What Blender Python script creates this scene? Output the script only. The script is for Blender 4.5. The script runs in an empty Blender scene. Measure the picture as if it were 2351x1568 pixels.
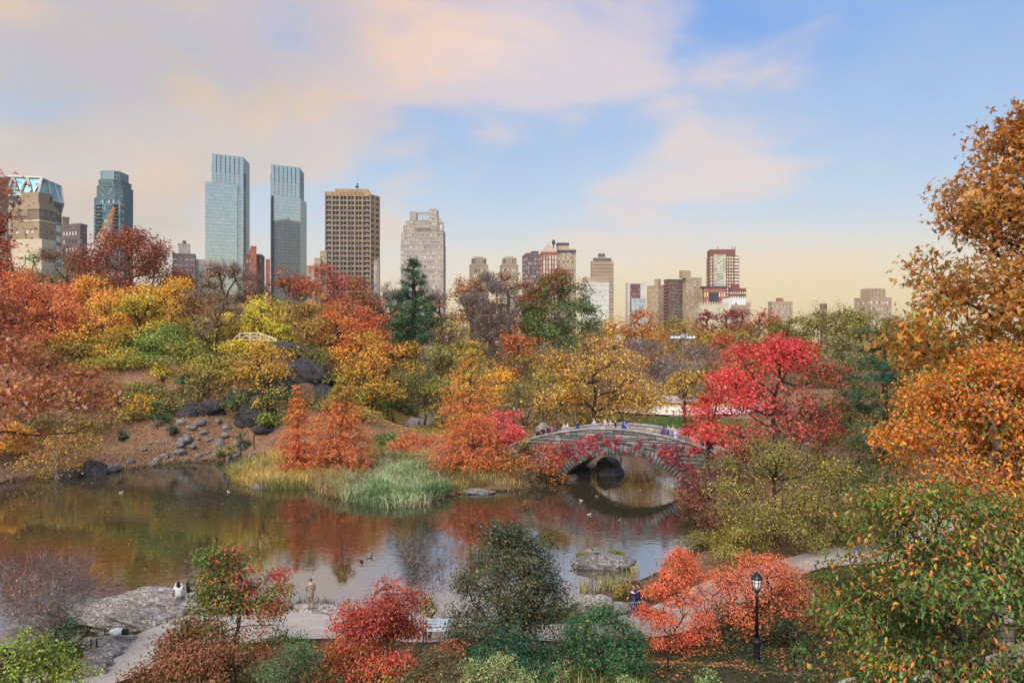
import bpy, math, random, zlib
import numpy as np
from mathutils import Vector, Matrix

sc = bpy.context.scene
COL = sc.collection
R = math.radians

# ------------------------------------------------------------------ camera
CAMZ = 15.3            # eye height above the pond
FPX, CU, CV = 1800.0, 1175.5, 784.0     # focal length and centre in picture units (2351 x 1568)
cam_d = bpy.data.cameras.new('camera')
cam = bpy.data.objects.new('camera', cam_d)
COL.objects.link(cam)
cam.location = (0, 0, CAMZ)
cam.rotation_euler = (R(90), 0, 0)
cam_d.sensor_width = 36.0
cam_d.lens = 36.0 * FPX / 2351.0
cam_d.clip_start = 0.5
cam_d.clip_end = 9000
sc.camera = cam

# ------------------------------------------------------------------ sky
FILL_EL, FILL_AZ = 44.0, 200.0     # azimuth clockwise from +Y: soft fill light added behind the camera, opposite the sunset
world = bpy.data.worlds.new('World')
sc.world = world
world.use_nodes = True
nt = world.node_tree
nt.nodes.clear()

def N(tree, typ, **kw):
    n = tree.nodes.new(typ)
    for k, v in kw.items():
        setattr(n, k, v)
    return n

def ramp(tree, fac, stops, interp='LINEAR'):
    n = N(tree, 'ShaderNodeValToRGB')
    cr = n.color_ramp
    cr.interpolation = interp
    while len(cr.elements) < len(stops):
        cr.elements.new(0.5)
    for e, (p, c) in zip(cr.elements, stops):
        e.position = p
        e.color = (c[0], c[1], c[2], 1.0) if len(c) == 3 else c
    if fac is not None:
        tree.links.new(fac, n.inputs[0])
    return n.outputs[0]

def math_node(tree, op, a, b=None, clamp=False):
    n = N(tree, 'ShaderNodeMath', operation=op, use_clamp=clamp)
    for i, v in enumerate((a, b)):
        if v is None:
            continue
        if isinstance(v, (int, float)):
            n.inputs[i].default_value = v
        else:
            tree.links.new(v, n.inputs[i])
    return n.outputs[0]

def mix_col(tree, fac, a, b, blend='MIX'):
    n = N(tree, 'ShaderNodeMix', data_type='RGBA', blend_type=blend)
    for i, v in ((0, fac), (6, a), (7, b)):
        if isinstance(v, (int, float)):
            n.inputs[i].default_value = v
        elif isinstance(v, tuple):
            n.inputs[i].default_value = (v[0], v[1], v[2], 1)
        else:
            tree.links.new(v, n.inputs[i])
    return n.outputs[2]

def build_sky():
    L = nt.links.new
    out = N(nt, 'ShaderNodeOutputWorld')
    bg = N(nt, 'ShaderNodeBackground')
    bg.inputs[1].default_value = 0.1
    L(bg.outputs[0], out.inputs[0])
    tc = N(nt, 'ShaderNodeTexCoord')
    sep = N(nt, 'ShaderNodeSeparateXYZ')
    L(tc.outputs['Generated'], sep.inputs[0])
    x, y, z = sep.outputs
    nish = N(nt, 'ShaderNodeTexSky', sky_type='NISHITA')
    nish.sun_disc = False
    nish.sun_elevation = R(FILL_EL)
    nish.sun_rotation = R(FILL_AZ)
    zc = math_node(nt, 'MAXIMUM', z, 0.0)
    # clear air: warm cream at the horizon through pale blue to clear blue
    clear = ramp(nt, zc, [(0.0, (1.0, .72, .30)), (.04, (1.0, .80, .46)), (.09, (.86, .86, .82)), (.19, (.52, .70, .92)),
                          (.36, (.19, .43, .92)), (1.0, (.15, .36, .82))])
    nsc = N(nt, 'ShaderNodeVectorMath', operation='SCALE')
    L(nish.outputs[0], nsc.inputs[0]); nsc.inputs['Scale'].default_value = 0.085
    clear = mix_col(nt, 0.12, clear, nsc.outputs[0])
    # cloud sheet: direction projected on a flat layer overhead
    zz = math_node(nt, 'ADD', zc, 0.22)
    px = math_node(nt, 'DIVIDE', x, zz)
    py = math_node(nt, 'DIVIDE', y, zz)
    comb = N(nt, 'ShaderNodeCombineXYZ')
    L(px, comb.inputs[0]); L(py, comb.inputs[1])
    comb.inputs[2].default_value = 2.3
    def noise(scale, detail, rough, off, dist=0.0):
        mp = N(nt, 'ShaderNodeMapping')
        mp.inputs['Location'].default_value = off
        L(comb.outputs[0], mp.inputs[0])
        n = N(nt, 'ShaderNodeTexNoise')
        n.inputs['Scale'].default_value = scale
        n.inputs['Detail'].default_value = detail
        n.inputs['Roughness'].default_value = rough
        n.inputs['Distortion'].default_value = dist
        L(mp.outputs[0], n.inputs['Vector'])
        return n.outputs[0]
    n1 = noise(1.2, 6, .47, (.7, 5.4, 0), .3)
    n2 = noise(2.6, 6, .52, (9.7, 1.2, 0), .4)
    n3 = noise(.8, 3, .5, (1.7, 9.2, 0))
    n = math_node(nt, 'ADD', math_node(nt, 'MULTIPLY', n1, .7), math_node(nt, 'MULTIPLY', n2, .3))
    # thicker cloud towards one side of the sky, thinning to the other
    bias = math_node(nt, 'MULTIPLY', x, -0.21)
    n = math_node(nt, 'ADD', n, bias)
    mask = ramp(nt, n, [(.44, (0, 0, 0)), (.56, (.60, .60, .60)), (.68, (.93, .93, .93))], 'EASE')
    lowfade = ramp(nt, zc, [(.0, (.0, .0, .0)), (.05, (.12, .12, .12)), (.12, (.7, .7, .7)), (.2, (1, 1, 1))])
    mask = math_node(nt, 'MULTIPLY', mask, lowfade)
    grey = math_node(nt, 'ADD', n3, math_node(nt, 'MULTIPLY', x, -0.30))
    ccol = ramp(nt, grey, [(.46, (.96, .74, .63)), (.60, (.97, .69, .50)), (.84, (.66, .55, .43))])
    # a thin high veil pales the blue here and there
    veil = ramp(nt, noise(.9, 5, .55, (4.4, 2.9, 0), .5), [(.40, (.0, .0, .0)), (.68, (.26, .26, .26))])
    clear = mix_col(nt, veil, clear, (.80, .80, .80))
    # afterglow where the sun has gone down
    dt = N(nt, 'ShaderNodeVectorMath', operation='DOT_PRODUCT'); L(tc.outputs['Generated'], dt.inputs[0]); dt.inputs[1].default_value = (.33, .944, 0)
    glow = ramp(nt, dt.outputs['Value'], [(.80, (0, 0, 0)), (.97, (.6, .6, .6)), (1.0, (.8, .8, .8))], 'EASE')
    low = ramp(nt, zc, [(0.0, (1, 1, 1)), (.06, (.75, .75, .75)), (.16, (0, 0, 0))], 'EASE')
    sky = mix_col(nt, mask, clear, ccol)
    sky = mix_col(nt, math_node(nt, 'MULTIPLY', glow, low), sky, (1.0, .77, .36))
    s10 = N(nt, 'ShaderNodeVectorMath', operation='SCALE')
    L(sky, s10.inputs[0]); s10.inputs['Scale'].default_value = 6.7
    L(s10.outputs[0], bg.inputs[0])
build_sky()

# ------------------------------------------------------------------ added fill light and exposure
fill_sun_d = bpy.data.lights.new('sun', 'SUN')
fill_sun_d.energy = 3.4
fill_sun_d.angle = R(52)
fill_sun_d.color = (1.0, .93, .84)
sun = bpy.data.objects.new('sun', fill_sun_d)
COL.objects.link(sun)
_e, _a = R(FILL_EL), R(FILL_AZ)
_to_fill = Vector((math.sin(_a) * math.cos(_e), math.cos(_a) * math.cos(_e), math.sin(_e)))
sun.rotation_euler = _to_fill.to_track_quat('Z', 'Y').to_euler()
sun.location = (-40, -60, 120)

vs = sc.view_settings
vs.view_transform = 'Standard'
vs.look = 'None'
vs.exposure = 0.55
vs.gamma = 1.0
vs.use_curve_mapping = False
cy = sc.cycles
cy.max_bounces = 6
cy.diffuse_bounces = 3
cy.glossy_bounces = 3
cy.transmission_bounces = 4
cy.transparent_max_bounces = 6
cy.caustics_reflective = False
cy.caustics_refractive = False

# ------------------------------------------------------------------ helpers
def lin(c):
    """'rrggbb' or 0-255 triple -> linear rgb"""
    if isinstance(c, str):
        c = tuple(int(c[i:i + 2], 16) for i in (0, 2, 4))
    a = np.array(c[:3], float) / 255.0
    return tuple(np.where(a <= .04045, a / 12.92, ((a + .055) / 1.055) ** 2.4))

def at(u, v, Y):
    """picture direction at distance Y"""
    return np.array(((u - CU) / FPX * Y, Y, CAMZ + (CV - v) / FPX * Y))

def onz(u, v, z=0.0):
    """picture direction met with the level z"""
    return at(u, v, FPX * (CAMZ - z) / (v - CV))

def tag(o, label=None, cat=None, group=None, kind=None):
    if label: o['label'] = label
    if cat: o['category'] = cat
    if group: o['group'] = group
    if kind: o['kind'] = kind
    return o

def empty(name, loc=(0, 0, 0), rz=0.0):
    o = bpy.data.objects.new(name, None)
    o.empty_display_size = .3
    o.location = tuple(float(a) for a in loc)
    o.rotation_euler = (0, 0, rz)
    COL.objects.link(o)
    return o

def obj(name, me, mat=None, parent=None, loc=None, rot=None, scale=None):
    o = bpy.data.objects.new(name, me)
    COL.objects.link(o)
    if mat is not None and not me.materials:
        me.materials.append(mat)
    if parent is not None:
        o.parent = parent
    if loc is not None: o.location = tuple(float(a) for a in loc)
    if rot is not None: o.rotation_euler = rot
    if scale is not None: o.scale = scale
    return o

def np_mesh(name, co, faces, smooth=False, colors=None, mats=None):
    """faces: an (n,k) array or a list of them. colors: per-face rgb in the same order."""
    if not isinstance(faces, (list, tuple)):
        faces = [faces]
    faces = [np.asarray(f, np.int32) for f in faces if len(f)]
    co = np.asarray(co, np.float32)
    me = bpy.data.meshes.new(name)
    me.vertices.add(len(co))
    me.vertices.foreach_set('co', co.ravel())
    tot = np.concatenate([np.full(len(f), f.shape[1], np.int32) for f in faces])
    idx = np.concatenate([f.ravel() for f in faces])
    start = np.concatenate([[0], np.cumsum(tot)[:-1]]).astype(np.int32)
    me.loops.add(len(idx))
    me.loops.foreach_set('vertex_index', idx)
    me.polygons.add(len(tot))
    me.polygons.foreach_set('loop_start', start)
    me.polygons.foreach_set('loop_total', tot)
    if smooth:
        me.polygons.foreach_set('use_smooth', np.ones(len(tot), bool))
    if mats is not None:
        me.polygons.foreach_set('material_index', np.asarray(mats, np.int32))
    me.update(calc_edges=True)
    if colors is not None:
        at_ = me.attributes.new('tint', 'FLOAT_COLOR', 'FACE')
        c = np.ones((len(tot), 4), np.float32)
        c[:, :3] = colors
        at_.data.foreach_set('color', c.ravel())
    return me

class MB:
    """mesh collector: boxes, tubes, lathes and raw faces of mixed size"""
    def __init__(s):
        s.v, s.f, s.m = [], [], []
    def add(s, verts, faces, mi=0):
        b = len(s.v)
        s.v += [tuple(float(q) for q in p) for p in verts]
        s.f += [tuple(b + i for i in f) for f in faces]
        s.m += [mi] * len(faces)
    def box(s, c, d, rz=0.0, mi=0, taper=1.0):
        hx, hy, hz = d[0] / 2, d[1] / 2, d[2] / 2
        cs, sn = math.cos(rz), math.sin(rz)
        pts = []
        for k in (-1, 1):
            t = taper if k > 0 else 1.0
            for i, j in ((-1, -1), (1, -1), (1, 1), (-1, 1)):
                x, y = i * hx * t, j * hy * t
                pts.append((c[0] + x * cs - y * sn, c[1] + x * sn + y * cs, c[2] + k * hz))
        s.add(pts, [(3, 2, 1, 0), (4, 5, 6, 7), (0, 1, 5, 4), (1, 2, 6, 5), (2, 3, 7, 6), (3, 0, 4, 7)], mi)
    def tube(s, pts, rad, k=6, mi=0, caps=True):
        pts = [Vector(p) for p in pts]
        n = len(pts)
        rad = [rad] * n if isinstance(rad, (int, float)) else rad
        vs_, fs = [], []
        for i, p in enumerate(pts):
            d = (pts[min(i + 1, n - 1)] - pts[max(i - 1, 0)]).normalized()
            a = Vector((0, 0, 1)) if abs(d.z) < .9 else Vector((1, 0, 0))
            e1 = d.cross(a).normalized(); e2 = d.cross(e1)
            for j in range(k):
                t = 2 * math.pi * j / k
                vs_.append(p + (e1 * math.cos(t) + e2 * math.sin(t)) * rad[i])
        for i in range(n - 1):
            for j in range(k):
                a0, a1 = i * k + j, i * k + (j + 1) % k
                fs.append((a0, a1, a1 + k, a0 + k))
        if caps:
            fs.append(tuple(range(k))[::-1]); fs.append(tuple(range((n - 1) * k, n * k)))
        s.add(vs_, fs, mi)
    def lathe(s, prof, c=(0, 0, 0), k=12, mi=0, rz=0.0):
        vs_, fs = [], []
        for r, z in prof:
            for j in range(k):
                t = 2 * math.pi * j / k + rz
                vs_.append((c[0] + r * math.cos(t), c[1] + r * math.sin(t), c[2] + z))
        for i in range(len(prof) - 1):
            for j in range(k):
                a0, a1 = i * k + j, i * k + (j + 1) % k
                fs.append((a0, a1, a1 + k, a0 + k))
        fs.append(tuple(range(k))[::-1]); fs.append(tuple(range((len(prof) - 1) * k, len(prof) * k)))
        s.add(vs_, fs, mi)
    def mesh(s, name, mats=(), smooth=False):
        me = bpy.data.meshes.new(name)
        me.from_pydata(s.v, [], s.f)
        for m in mats:
            me.materials.append(m)
        if len(mats) > 1:
            me.polygons.foreach_set('material_index', s.m)
        if smooth:
            me.polygons.foreach_set('use_smooth', [True] * len(s.f))
        me.update()
        return me
    def build(s, name, mat, parent=None, smooth=False, **kw):
        ms = mat if isinstance(mat, (list, tuple)) else [mat]
        return obj(name, s.mesh(name, ms, smooth), None, parent, **kw)

# ------------------------------------------------------------------ materials
def new_mat(name):
    m = bpy.data.materials.new(name)
    m.use_nodes = True
    m.node_tree.nodes.clear()
    return m, m.node_tree

def surf(name, c1, c2=None, scale=2.0, rough=.8, bump=0.0, bscale=None, detail=5, spec=.3, metal=0.0, stretch=(1, 1, 1), c3=None):
    """procedural surface: two or three colours broken up by noise, fine relief"""
    m, t = new_mat(name)
    L = t.links.new
    o = N(t, 'ShaderNodeOutputMaterial')
    p = N(t, 'ShaderNodeBsdfPrincipled')
    L(p.outputs[0], o.inputs[0])
    p.inputs['Roughness'].default_value = rough
    p.inputs['Specular IOR Level'].default_value = spec
    p.inputs['Metallic'].default_value = metal
    c1 = lin(c1) if isinstance(c1, str) else c1
    c2 = c1 if c2 is None else (lin(c2) if isinstance(c2, str) else c2)
    tc = N(t, 'ShaderNodeTexCoord')
    mp = N(t, 'ShaderNodeMapping'); mp.inputs['Scale'].default_value = stretch
    geo = N(t, 'ShaderNodeNewGeometry')
    L(geo.outputs['Position'], mp.inputs[0])
    n = N(t, 'ShaderNodeTexNoise')
    n.inputs['Scale'].default_value = scale; n.inputs['Detail'].default_value = detail; n.inputs['Roughness'].default_value = .6
    L(mp.outputs[0], n.inputs['Vector'])
    stops = [(.36, c1), (.64, c2)]
    if c3 is not None:
        stops = [(.33, c1), (.5, c2), (.68, lin(c3) if isinstance(c3, str) else c3)]
    L(ramp(t, n.outputs[0], stops), p.inputs['Base Color'])
    if bump:
        n2 = N(t, 'ShaderNodeTexNoise')
        n2.inputs['Scale'].default_value = bscale or scale * 4; n2.inputs['Detail'].default_value = 6
        L(mp.outputs[0], n2.inputs['Vector'])
        b = N(t, 'ShaderNodeBump'); b.inputs['Strength'].default_value = .8; b.inputs['Distance'].default_value = bump
        L(n2.outputs[0], b.inputs['Height']); L(b.outputs[0], p.inputs['Normal'])
    return m

def tint_mat(name, rough=.8, spec=.2, gain=1.0, vary=.25, scale=.6, translucent=0.0):
    """colour per piece comes from the mesh, grain from noise"""
    m, t = new_mat(name)
    L = t.links.new
    o = N(t, 'ShaderNodeOutputMaterial')
    a = N(t, 'ShaderNodeAttribute'); a.attribute_name = 'tint'
    geo = N(t, 'ShaderNodeNewGeometry')
    n = N(t, 'ShaderNodeTexNoise'); n.inputs['Scale'].default_value = scale; n.inputs['Detail'].default_value = 3
    L(geo.outputs['Position'], n.inputs['Vector'])
    g = math_node(t, 'ADD', math_node(t, 'MULTIPLY', n.outputs[0], 2 * vary), gain - vary)
    sc_ = N(t, 'ShaderNodeVectorMath', operation='SCALE')
    L(a.outputs['Color'], sc_.inputs[0]); L(g, sc_.inputs['Scale'])
    if translucent:
        d = N(t, 'ShaderNodeBsdfDiffuse'); tr = N(t, 'ShaderNodeBsdfTranslucent'); gl = N(t, 'ShaderNodeBsdfGlossy')
        gl.inputs['Roughness'].default_value = .45; gl.inputs['Color'].default_value = (.9, .9, .9, 1)
        L(sc_.outputs[0], d.inputs[0]); L(sc_.outputs[0], tr.inputs[0])
        mx = N(t, 'ShaderNodeMixShader'); mx.inputs[0].default_value = translucent
        L(d.outputs[0], mx.inputs[1]); L(tr.outputs[0], mx.inputs[2])
        mx2 = N(t, 'ShaderNodeMixShader'); mx2.inputs[0].default_value = spec
        L(mx.outputs[0], mx2.inputs[1]); L(gl.outputs[0], mx2.inputs[2])
        L(mx2.outputs[0], o.inputs[0])
    else:
        p = N(t, 'ShaderNodeBsdfPrincipled')
        p.inputs['Roughness'].default_value = rough; p.inputs['Specular IOR Level'].default_value = spec
        L(sc_.outputs[0], p.inputs['Base Color']); L(p.outputs[0], o.inputs[0])
    return m

def rock_mat(name, c1, c2, crack, stretch=(1, 1, 2.0)):
    """layered rock: tone varies along the bedding, dark cracks, strong relief"""
    m, t = new_mat(name)
    L = t.links.new
    o = N(t, 'ShaderNodeOutputMaterial'); p = N(t, 'ShaderNodeBsdfPrincipled'); L(p.outputs[0], o.inputs[0])
    p.inputs['Roughness'].default_value = .9; p.inputs['Specular IOR Level'].default_value = .2
    geo = N(t, 'ShaderNodeNewGeometry'); mp = N(t, 'ShaderNodeMapping'); mp.inputs['Scale'].default_value = stretch; mp.inputs['Rotation'].default_value = (.3, .2, .4)
    L(geo.outputs['Position'], mp.inputs[0])
    n1 = N(t, 'ShaderNodeTexNoise'); n1.inputs['Scale'].default_value = 1.3; n1.inputs['Detail'].default_value = 8; n1.inputs['Roughness'].default_value = .65; n1.inputs['Distortion'].default_value = 1.2
    n2 = N(t, 'ShaderNodeTexNoise'); n2.inputs['Scale'].default_value = 2.2; n2.inputs['Detail'].default_value = 5; n2.inputs['Distortion'].default_value = 2.0
    n3 = N(t, 'ShaderNodeTexNoise'); n3.inputs['Scale'].default_value = .9; n3.inputs['Detail'].default_value = 3
    for n in (n1, n2, n3): L(mp.outputs[0], n.inputs['Vector'])
    col = ramp(t, n1.outputs[0], [(.34, lin(c1)), (.66, lin(c2))])
    ck = ramp(t, n2.outputs[0], [(.455, (0, 0, 0)), (.49, (1, 1, 1)), (.51, (1, 1, 1)), (.545, (0, 0, 0))])
    moss = ramp(t, n3.outputs[0], [(.56, (0, 0, 0)), (.68, (.55, .55, .55))])
    col = mix_col(t, moss, col, tuple(np.array(lin('6a6448'))))
    col = mix_col(t, math_node(t, 'MULTIPLY', ck, .75), col, lin(crack))
    L(col, p.inputs['Base Color'])
    h = math_node(t, 'SUBTRACT', n1.outputs[0], math_node(t, 'MULTIPLY', ck, .35))
    b = N(t, 'ShaderNodeBump'); b.inputs['Strength'].default_value = 1.0; b.inputs['Distance'].default_value = .12
    L(h, b.inputs['Height']); L(b.outputs[0], p.inputs['Normal'])
    return m

def glass_mat(name, col, rough=.06, metal=.75, scale=.02, c2=None):
    return surf(name, col, c2 or col, scale, rough, spec=.6, metal=metal)

M = dict(
    leaf=tint_mat('leaf', gain=1.0, vary=.18, scale=.35, translucent=.34, spec=.035),
    needle=tint_mat('needle', gain=1.0, vary=.3, scale=.8, translucent=.15, spec=.02),
    blade=tint_mat('grass_blade', gain=1.0, vary=.25, scale=1.2, translucent=.3, spec=.03),
    bark=surf('bark', '4a3b30', '6b5a4b', 6, .9, .02, 14, stretch=(1, 1, .25)),
    darkbark=surf('dark_bark', '2e2620', '4b4038', 6, .9, .02, 14, stretch=(1, 1, .25)),
    greybark=surf('grey_bark', '6d6560', '938a84', 6, .9, .02, 14, stretch=(1, 1, .25)),
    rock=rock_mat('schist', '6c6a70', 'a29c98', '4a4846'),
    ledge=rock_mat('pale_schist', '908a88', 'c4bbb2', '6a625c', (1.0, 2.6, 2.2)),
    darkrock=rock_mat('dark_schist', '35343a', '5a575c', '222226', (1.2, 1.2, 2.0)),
    path=surf('asphalt_path', '948c86', 'a8a099', .5, .85, .006, 30),
    kerb=surf('kerb_stone', '9a948e', 'b6b0aa', 3, .8, .01, 20),
    black=surf('black_iron', '14141a', '1e1e26', 8, .45, .002, 40, spec=.5),
    steel=surf('galvanised_steel', '8d949a', 'a7adb2', 8, .4, spec=.5, metal=.6),
    lampglass=surf('lamp_glass', 'c9d2d8', 'dfe6ea', 5, .25, spec=.5),
    wood=surf('peeled_wood', 'c9b48c', 'e2d2ae', 6, .8, .01, 20, stretch=(1, 1, .3)),
    ice=surf('rink_ice', 'e6ebf0', 'f4f6f8', .2, .35, spec=.4),
    white=surf('white_paint', 'd8dadc', 'eceded', 1, .6),
    skin=surf('skin', 'c08a6c', 'd09c7e', 12, .6),
)
# ------------------------------------------------------------------ the ground
POND = np.array([onz(*p)[:2] for p in [(-260, 1465), (0, 1492), (120, 1490), (185, 1465), (212, 1432), (226, 1402), (330, 1372), (452, 1338), (520, 1352),
                                       (600, 1392), (660, 1392), (700, 1376), (770, 1385), (800, 1408), (1000, 1418), (1200, 1410), (1320, 1392), (1345, 1368), (1405, 1350),
                                       (1470, 1330), (1545, 1292), (1608, 1262), (1612, 1228), (1568, 1180), (1596, 1128)]]
                + [(18.4, 80.0), (22, 86), (27, 94), (32, 104), (34, 114), (28, 120), (20, 119), (15.5, 112), (13, 103), (12, 96), (8.5, 91), (5.3, 86.2)]
                + [onz(*p)[:2] for p in [(1240, 1116), (1180, 1128), (1085, 1132), (1030, 1142), (985, 1160), (915, 1166), (800, 1152), (735, 1140), (700, 1118),
                                         (610, 1122), (545, 1108), (522, 1092), (560, 1072), (600, 1066), (545, 1056), (450, 1060), (350, 1071), (240, 1086), (150, 1092), (60, 1100), (0, 1112)]]
                + [(-62, 82), (-76, 74), (-80, 60), (-62, 48), (-44, 43)], float)

def pond_sd(x, y):
    """signed distance to the shore, positive on land"""
    x = np.asarray(x, float); y = np.asarray(y, float)
    d2 = np.full(x.shape, 1e18); ins = np.zeros(x.shape, bool)
    n = len(POND)
    for i in range(n):
        x0, y0 = POND[i]; x1, y1 = POND[(i + 1) % n]
        ex, ey = x1 - x0, y1 - y0
        t = np.clip(((x - x0) * ex + (y - y0) * ey) / (ex * ex + ey * ey + 1e-12), 0, 1)
        d2 = np.minimum(d2, (x - x0 - t * ex) ** 2 + (y - y0 - t * ey) ** 2)
        c = ((y0 > y) != (y1 > y)) & (x < (x1 - x0) * (y - y0) / (y1 - y0 + 1e-12) + x0)
        ins ^= c
    d = np.sqrt(d2)
    return np.where(ins, -d, d)

CTRL = []
def ctl(u, v, Y):
    CTRL.append(tuple(at(u, v, Y)))
for a in [(300, 962, 108), (450, 955, 108), (180, 925, 109), (500, 862, 116), (590, 788, 124), (350, 822, 120), (660, 806, 123), (700, 866, 118),
          (640, 958, 108), (770, 946, 114), (100, 815, 124), (780, 832, 127), (60, 930, 106), (250, 1030, 101), (500, 1020, 102.5), (560, 985, 105), (420, 800, 122)]:
    ctl(*a)
CTRL += [(-45, 136, 17), (-70, 132, 16), (-28, 138, 14.5), (-40, 165, 17.5), (-75, 170, 17), (-100, 115, 13), (-92, 95, 6), (-24, 148, 6), (-25, 170, 10), (-22, 135, 3.5), (-19, 131, 1.7), (-15, 138, 1.6), (-13, 147, 1.9), (-10, 157, 2.6), (-6, 163, 3.2), (-22, 127, 2.2),
         (-15, 128, 1.3), (-19, 122, 1.6), (-12, 150, 2), (-9, 118, 1.2), (-5, 108, 1.6), (-14, 96, .8), (-22, 88, .55), (-12, 80, .5), (-27, 84, .5), (-4, 90, 1.6), (1, 90, 2.6), (-1, 94, 3.4), (0, 100, 3.4),
         (2, 110, 3.0), (-12, 172, 5), (-2, 186, 9), (-15, 200, 9), (8, 125, 3.0), (15, 112, 3.0), (18, 118, 3.0), (25, 122, 2.9), (14, 130, 2.8), (22, 140, 2.0), (30, 150, 2.0), (45, 150, 2.0), (30, 175, 2.0), (50, 180, 2.0),
         (40, 135, 2.2), (8, 150, 4), (12, 190, 7), (35, 112, 3.5), (24, 82, 3.6), (21, 77, 3.2), (30, 70, 3.6), (45, 95, 4.5), (22, 64, 2.3), (40, 60, 5), (60, 80, 7), (70, 130, 7), (60, 170, 5),
         (14.3, 49, 1.2), (9, 43.5, .8), (20, 46, 2.2), (30, 48, 4.5), (10.1, 32.5, 2.1), (16.6, 30.7, 2.3), (12, 36, 1.5), (22, 36, 3.2), (5, 36, 1.2), (7.5, 39.5, .8), (3, 40, .7), (-5, 40, .65), (-10, 41, .6), (-16, 40, .6), (-18, 36, .6),
         (-24, 34, .9), (-30, 34, 1.5), (-14, 33, 1.0), (-7, 33, 1.8), (0, 32, 2.2), (-20, 30, .75), (-23, 26.5, 1.0), (-28, 25, 2.5), (-16, 27, 2.4), (-8, 27, 3.0), (0, 26, 3.8), (8, 27, 3.4), (16, 25, 4.4), (24, 26, 5),
         (-14, 20, 5), (0, 19, 6.2), (14, 18, 6.4), (-24, 18, 5), (26, 18, 6.5), (0, 10, 9.6), (-12, 10, 9.0), (14, 10, 9.6), (0, 2, 12.5), (-15, 2, 12), (15, 2, 12), (0, -15, 13), (-40, 10, 8), (40, 10, 9), (-60, 30, 4), (50, 40, 7),
         (-45, 200, 17), (0, 230, 9), (60, 220, 7), (120, 220, 8), (-110, 200, 15), (-60, 260, 12), (30, 280, 8), (100, 300, 8), (-120, 300, 10), (0, 380, 8), (200, 300, 8), (-250, 300, 8), (150, 120, 9), (-160, 120, 10)]
CTRL = np.array(CTRL)

def sstep(a, b, x):
    t = np.clip((x - a) / (b - a), 0, 1)
    return t * t * (3 - 2 * t)

def vnoise(x, y, s, seed=0):
    """smooth value noise on the plane"""
    x = np.asarray(x, float) / s; y = np.asarray(y, float) / s
    xi, yi = np.floor(x), np.floor(y)
    fx, fy = x - xi, y - yi
    fx = fx * fx * (3 - 2 * fx); fy = fy * fy * (3 - 2 * fy)
    def h(a, b):
        q = np.sin(a * 127.1 + b * 311.7 + seed * 74.7) * 43758.5453
        return q - np.floor(q)
    return (h(xi, yi) * (1 - fx) + h(xi + 1, yi) * fx) * (1 - fy) + (h(xi, yi + 1) * (1 - fx) + h(xi + 1, yi + 1) * fx) * fy

def height_raw(x, y):
    x = np.asarray(x, float); y = np.asarray(y, float)
    num = np.zeros(x.shape); den = np.zeros(x.shape)
    for cx, cy_, cz in CTRL:
        s2 = 6.0 + (max(cy_ - 140, 0) * .25) ** 2
        w = 1.0 / ((x - cx) ** 2 + (y - cy_) ** 2 + s2) ** 2.0 * s2
        num += w * cz; den += w
    z = num / den
    far = sstep(330, 480, np.hypot(x, y - 60))
    z = z * (1 - far) + 8.0 * far
    sd = pond_sd(x, y)
    lip = .16 * sstep(0, .5, sd)
    land = lip + (z - lip) * sstep(0, 7.0, sd)
    rough = (vnoise(x, y, 2.1) - .5) * .34 + (vnoise(x, y, 1.5, 3) - .5) * .28
    land = land + rough * sstep(.5, 4, sd) * (1 - sstep(250, 320, y)) * (1 - .85 * path_near(x, y))
    bed = -np.minimum(-sd * .5, 1.6) - .05
    return np.where(sd > 0, land, bed)

def seg_dist(x, y, pts):
    d = np.full(np.shape(x), 1e9)
    for (x0, y0), (x1, y1) in zip(pts[:-1], pts[1:]):
        ex, ey = x1 - x0, y1 - y0
        t = np.clip(((x - x0) * ex + (y - y0) * ey) / (ex * ex + ey * ey), 0, 1)
        d = np.minimum(d, np.hypot(x - x0 - t * ex, y - y0 - t * ey))
    return d

# centre lines of the paths (metres) and their half widths
PATHS = {
    'shore': ([(-27, 22), (-23.5, 26), (-20.5, 30), (-18.2, 34), (-15.5, 38), (-12, 40), (-8, 40.2), (-3, 39.2), (2, 39), (6, 39.6), (9.5, 42), (12.3, 44.8), (16, 47), (21, 48.2), (28, 49), (38, 50)], 2.1),
    'hill': ([(-24, 120), (-20, 122.5), (-17, 126), (-15.5, 131), (-14.8, 138), (-13.5, 147), (-11, 156), (-7, 163)], 1.9),
    'corner': ([(9, 24.0), (12, 26.2), (15, 28.4), (18.5, 30.0), (24, 31), (32, 33)], 1.0),
}
WIDER = {'shore': {3: .3, 4: 2.2, 5: 2.6, 6: 2.6, 7: .6}}      # the shore path opens into a landing here
def path_near(x, y):
    w = np.zeros(np.shape(x))
    for pts, hw in PATHS.values():
        w = np.maximum(w, 1 - sstep(hw, hw + 1.5, seg_dist(x, y, pts)))
    return w

def axis(lo, hi, a, b, step, growth=1.13):
    mid = np.arange(a, b + step / 2, step)
    up, s, p = [], step, b
    while p < hi:
        s *= growth; p += s; up.append(min(p, hi))
    dn, s, p = [], step, a
    while p > lo:
        s *= growth; p -= s; dn.append(max(p, lo))
    return np.array(dn[::-1] + list(mid) + up)
GX = axis(-5000, 5000, -72, 62, .85)
GY = axis(-60, 6000, 14, 136, .85)
_gx, _gy = np.meshgrid(GX, GY)
GZ = height_raw(_gx, _gy)

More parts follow.
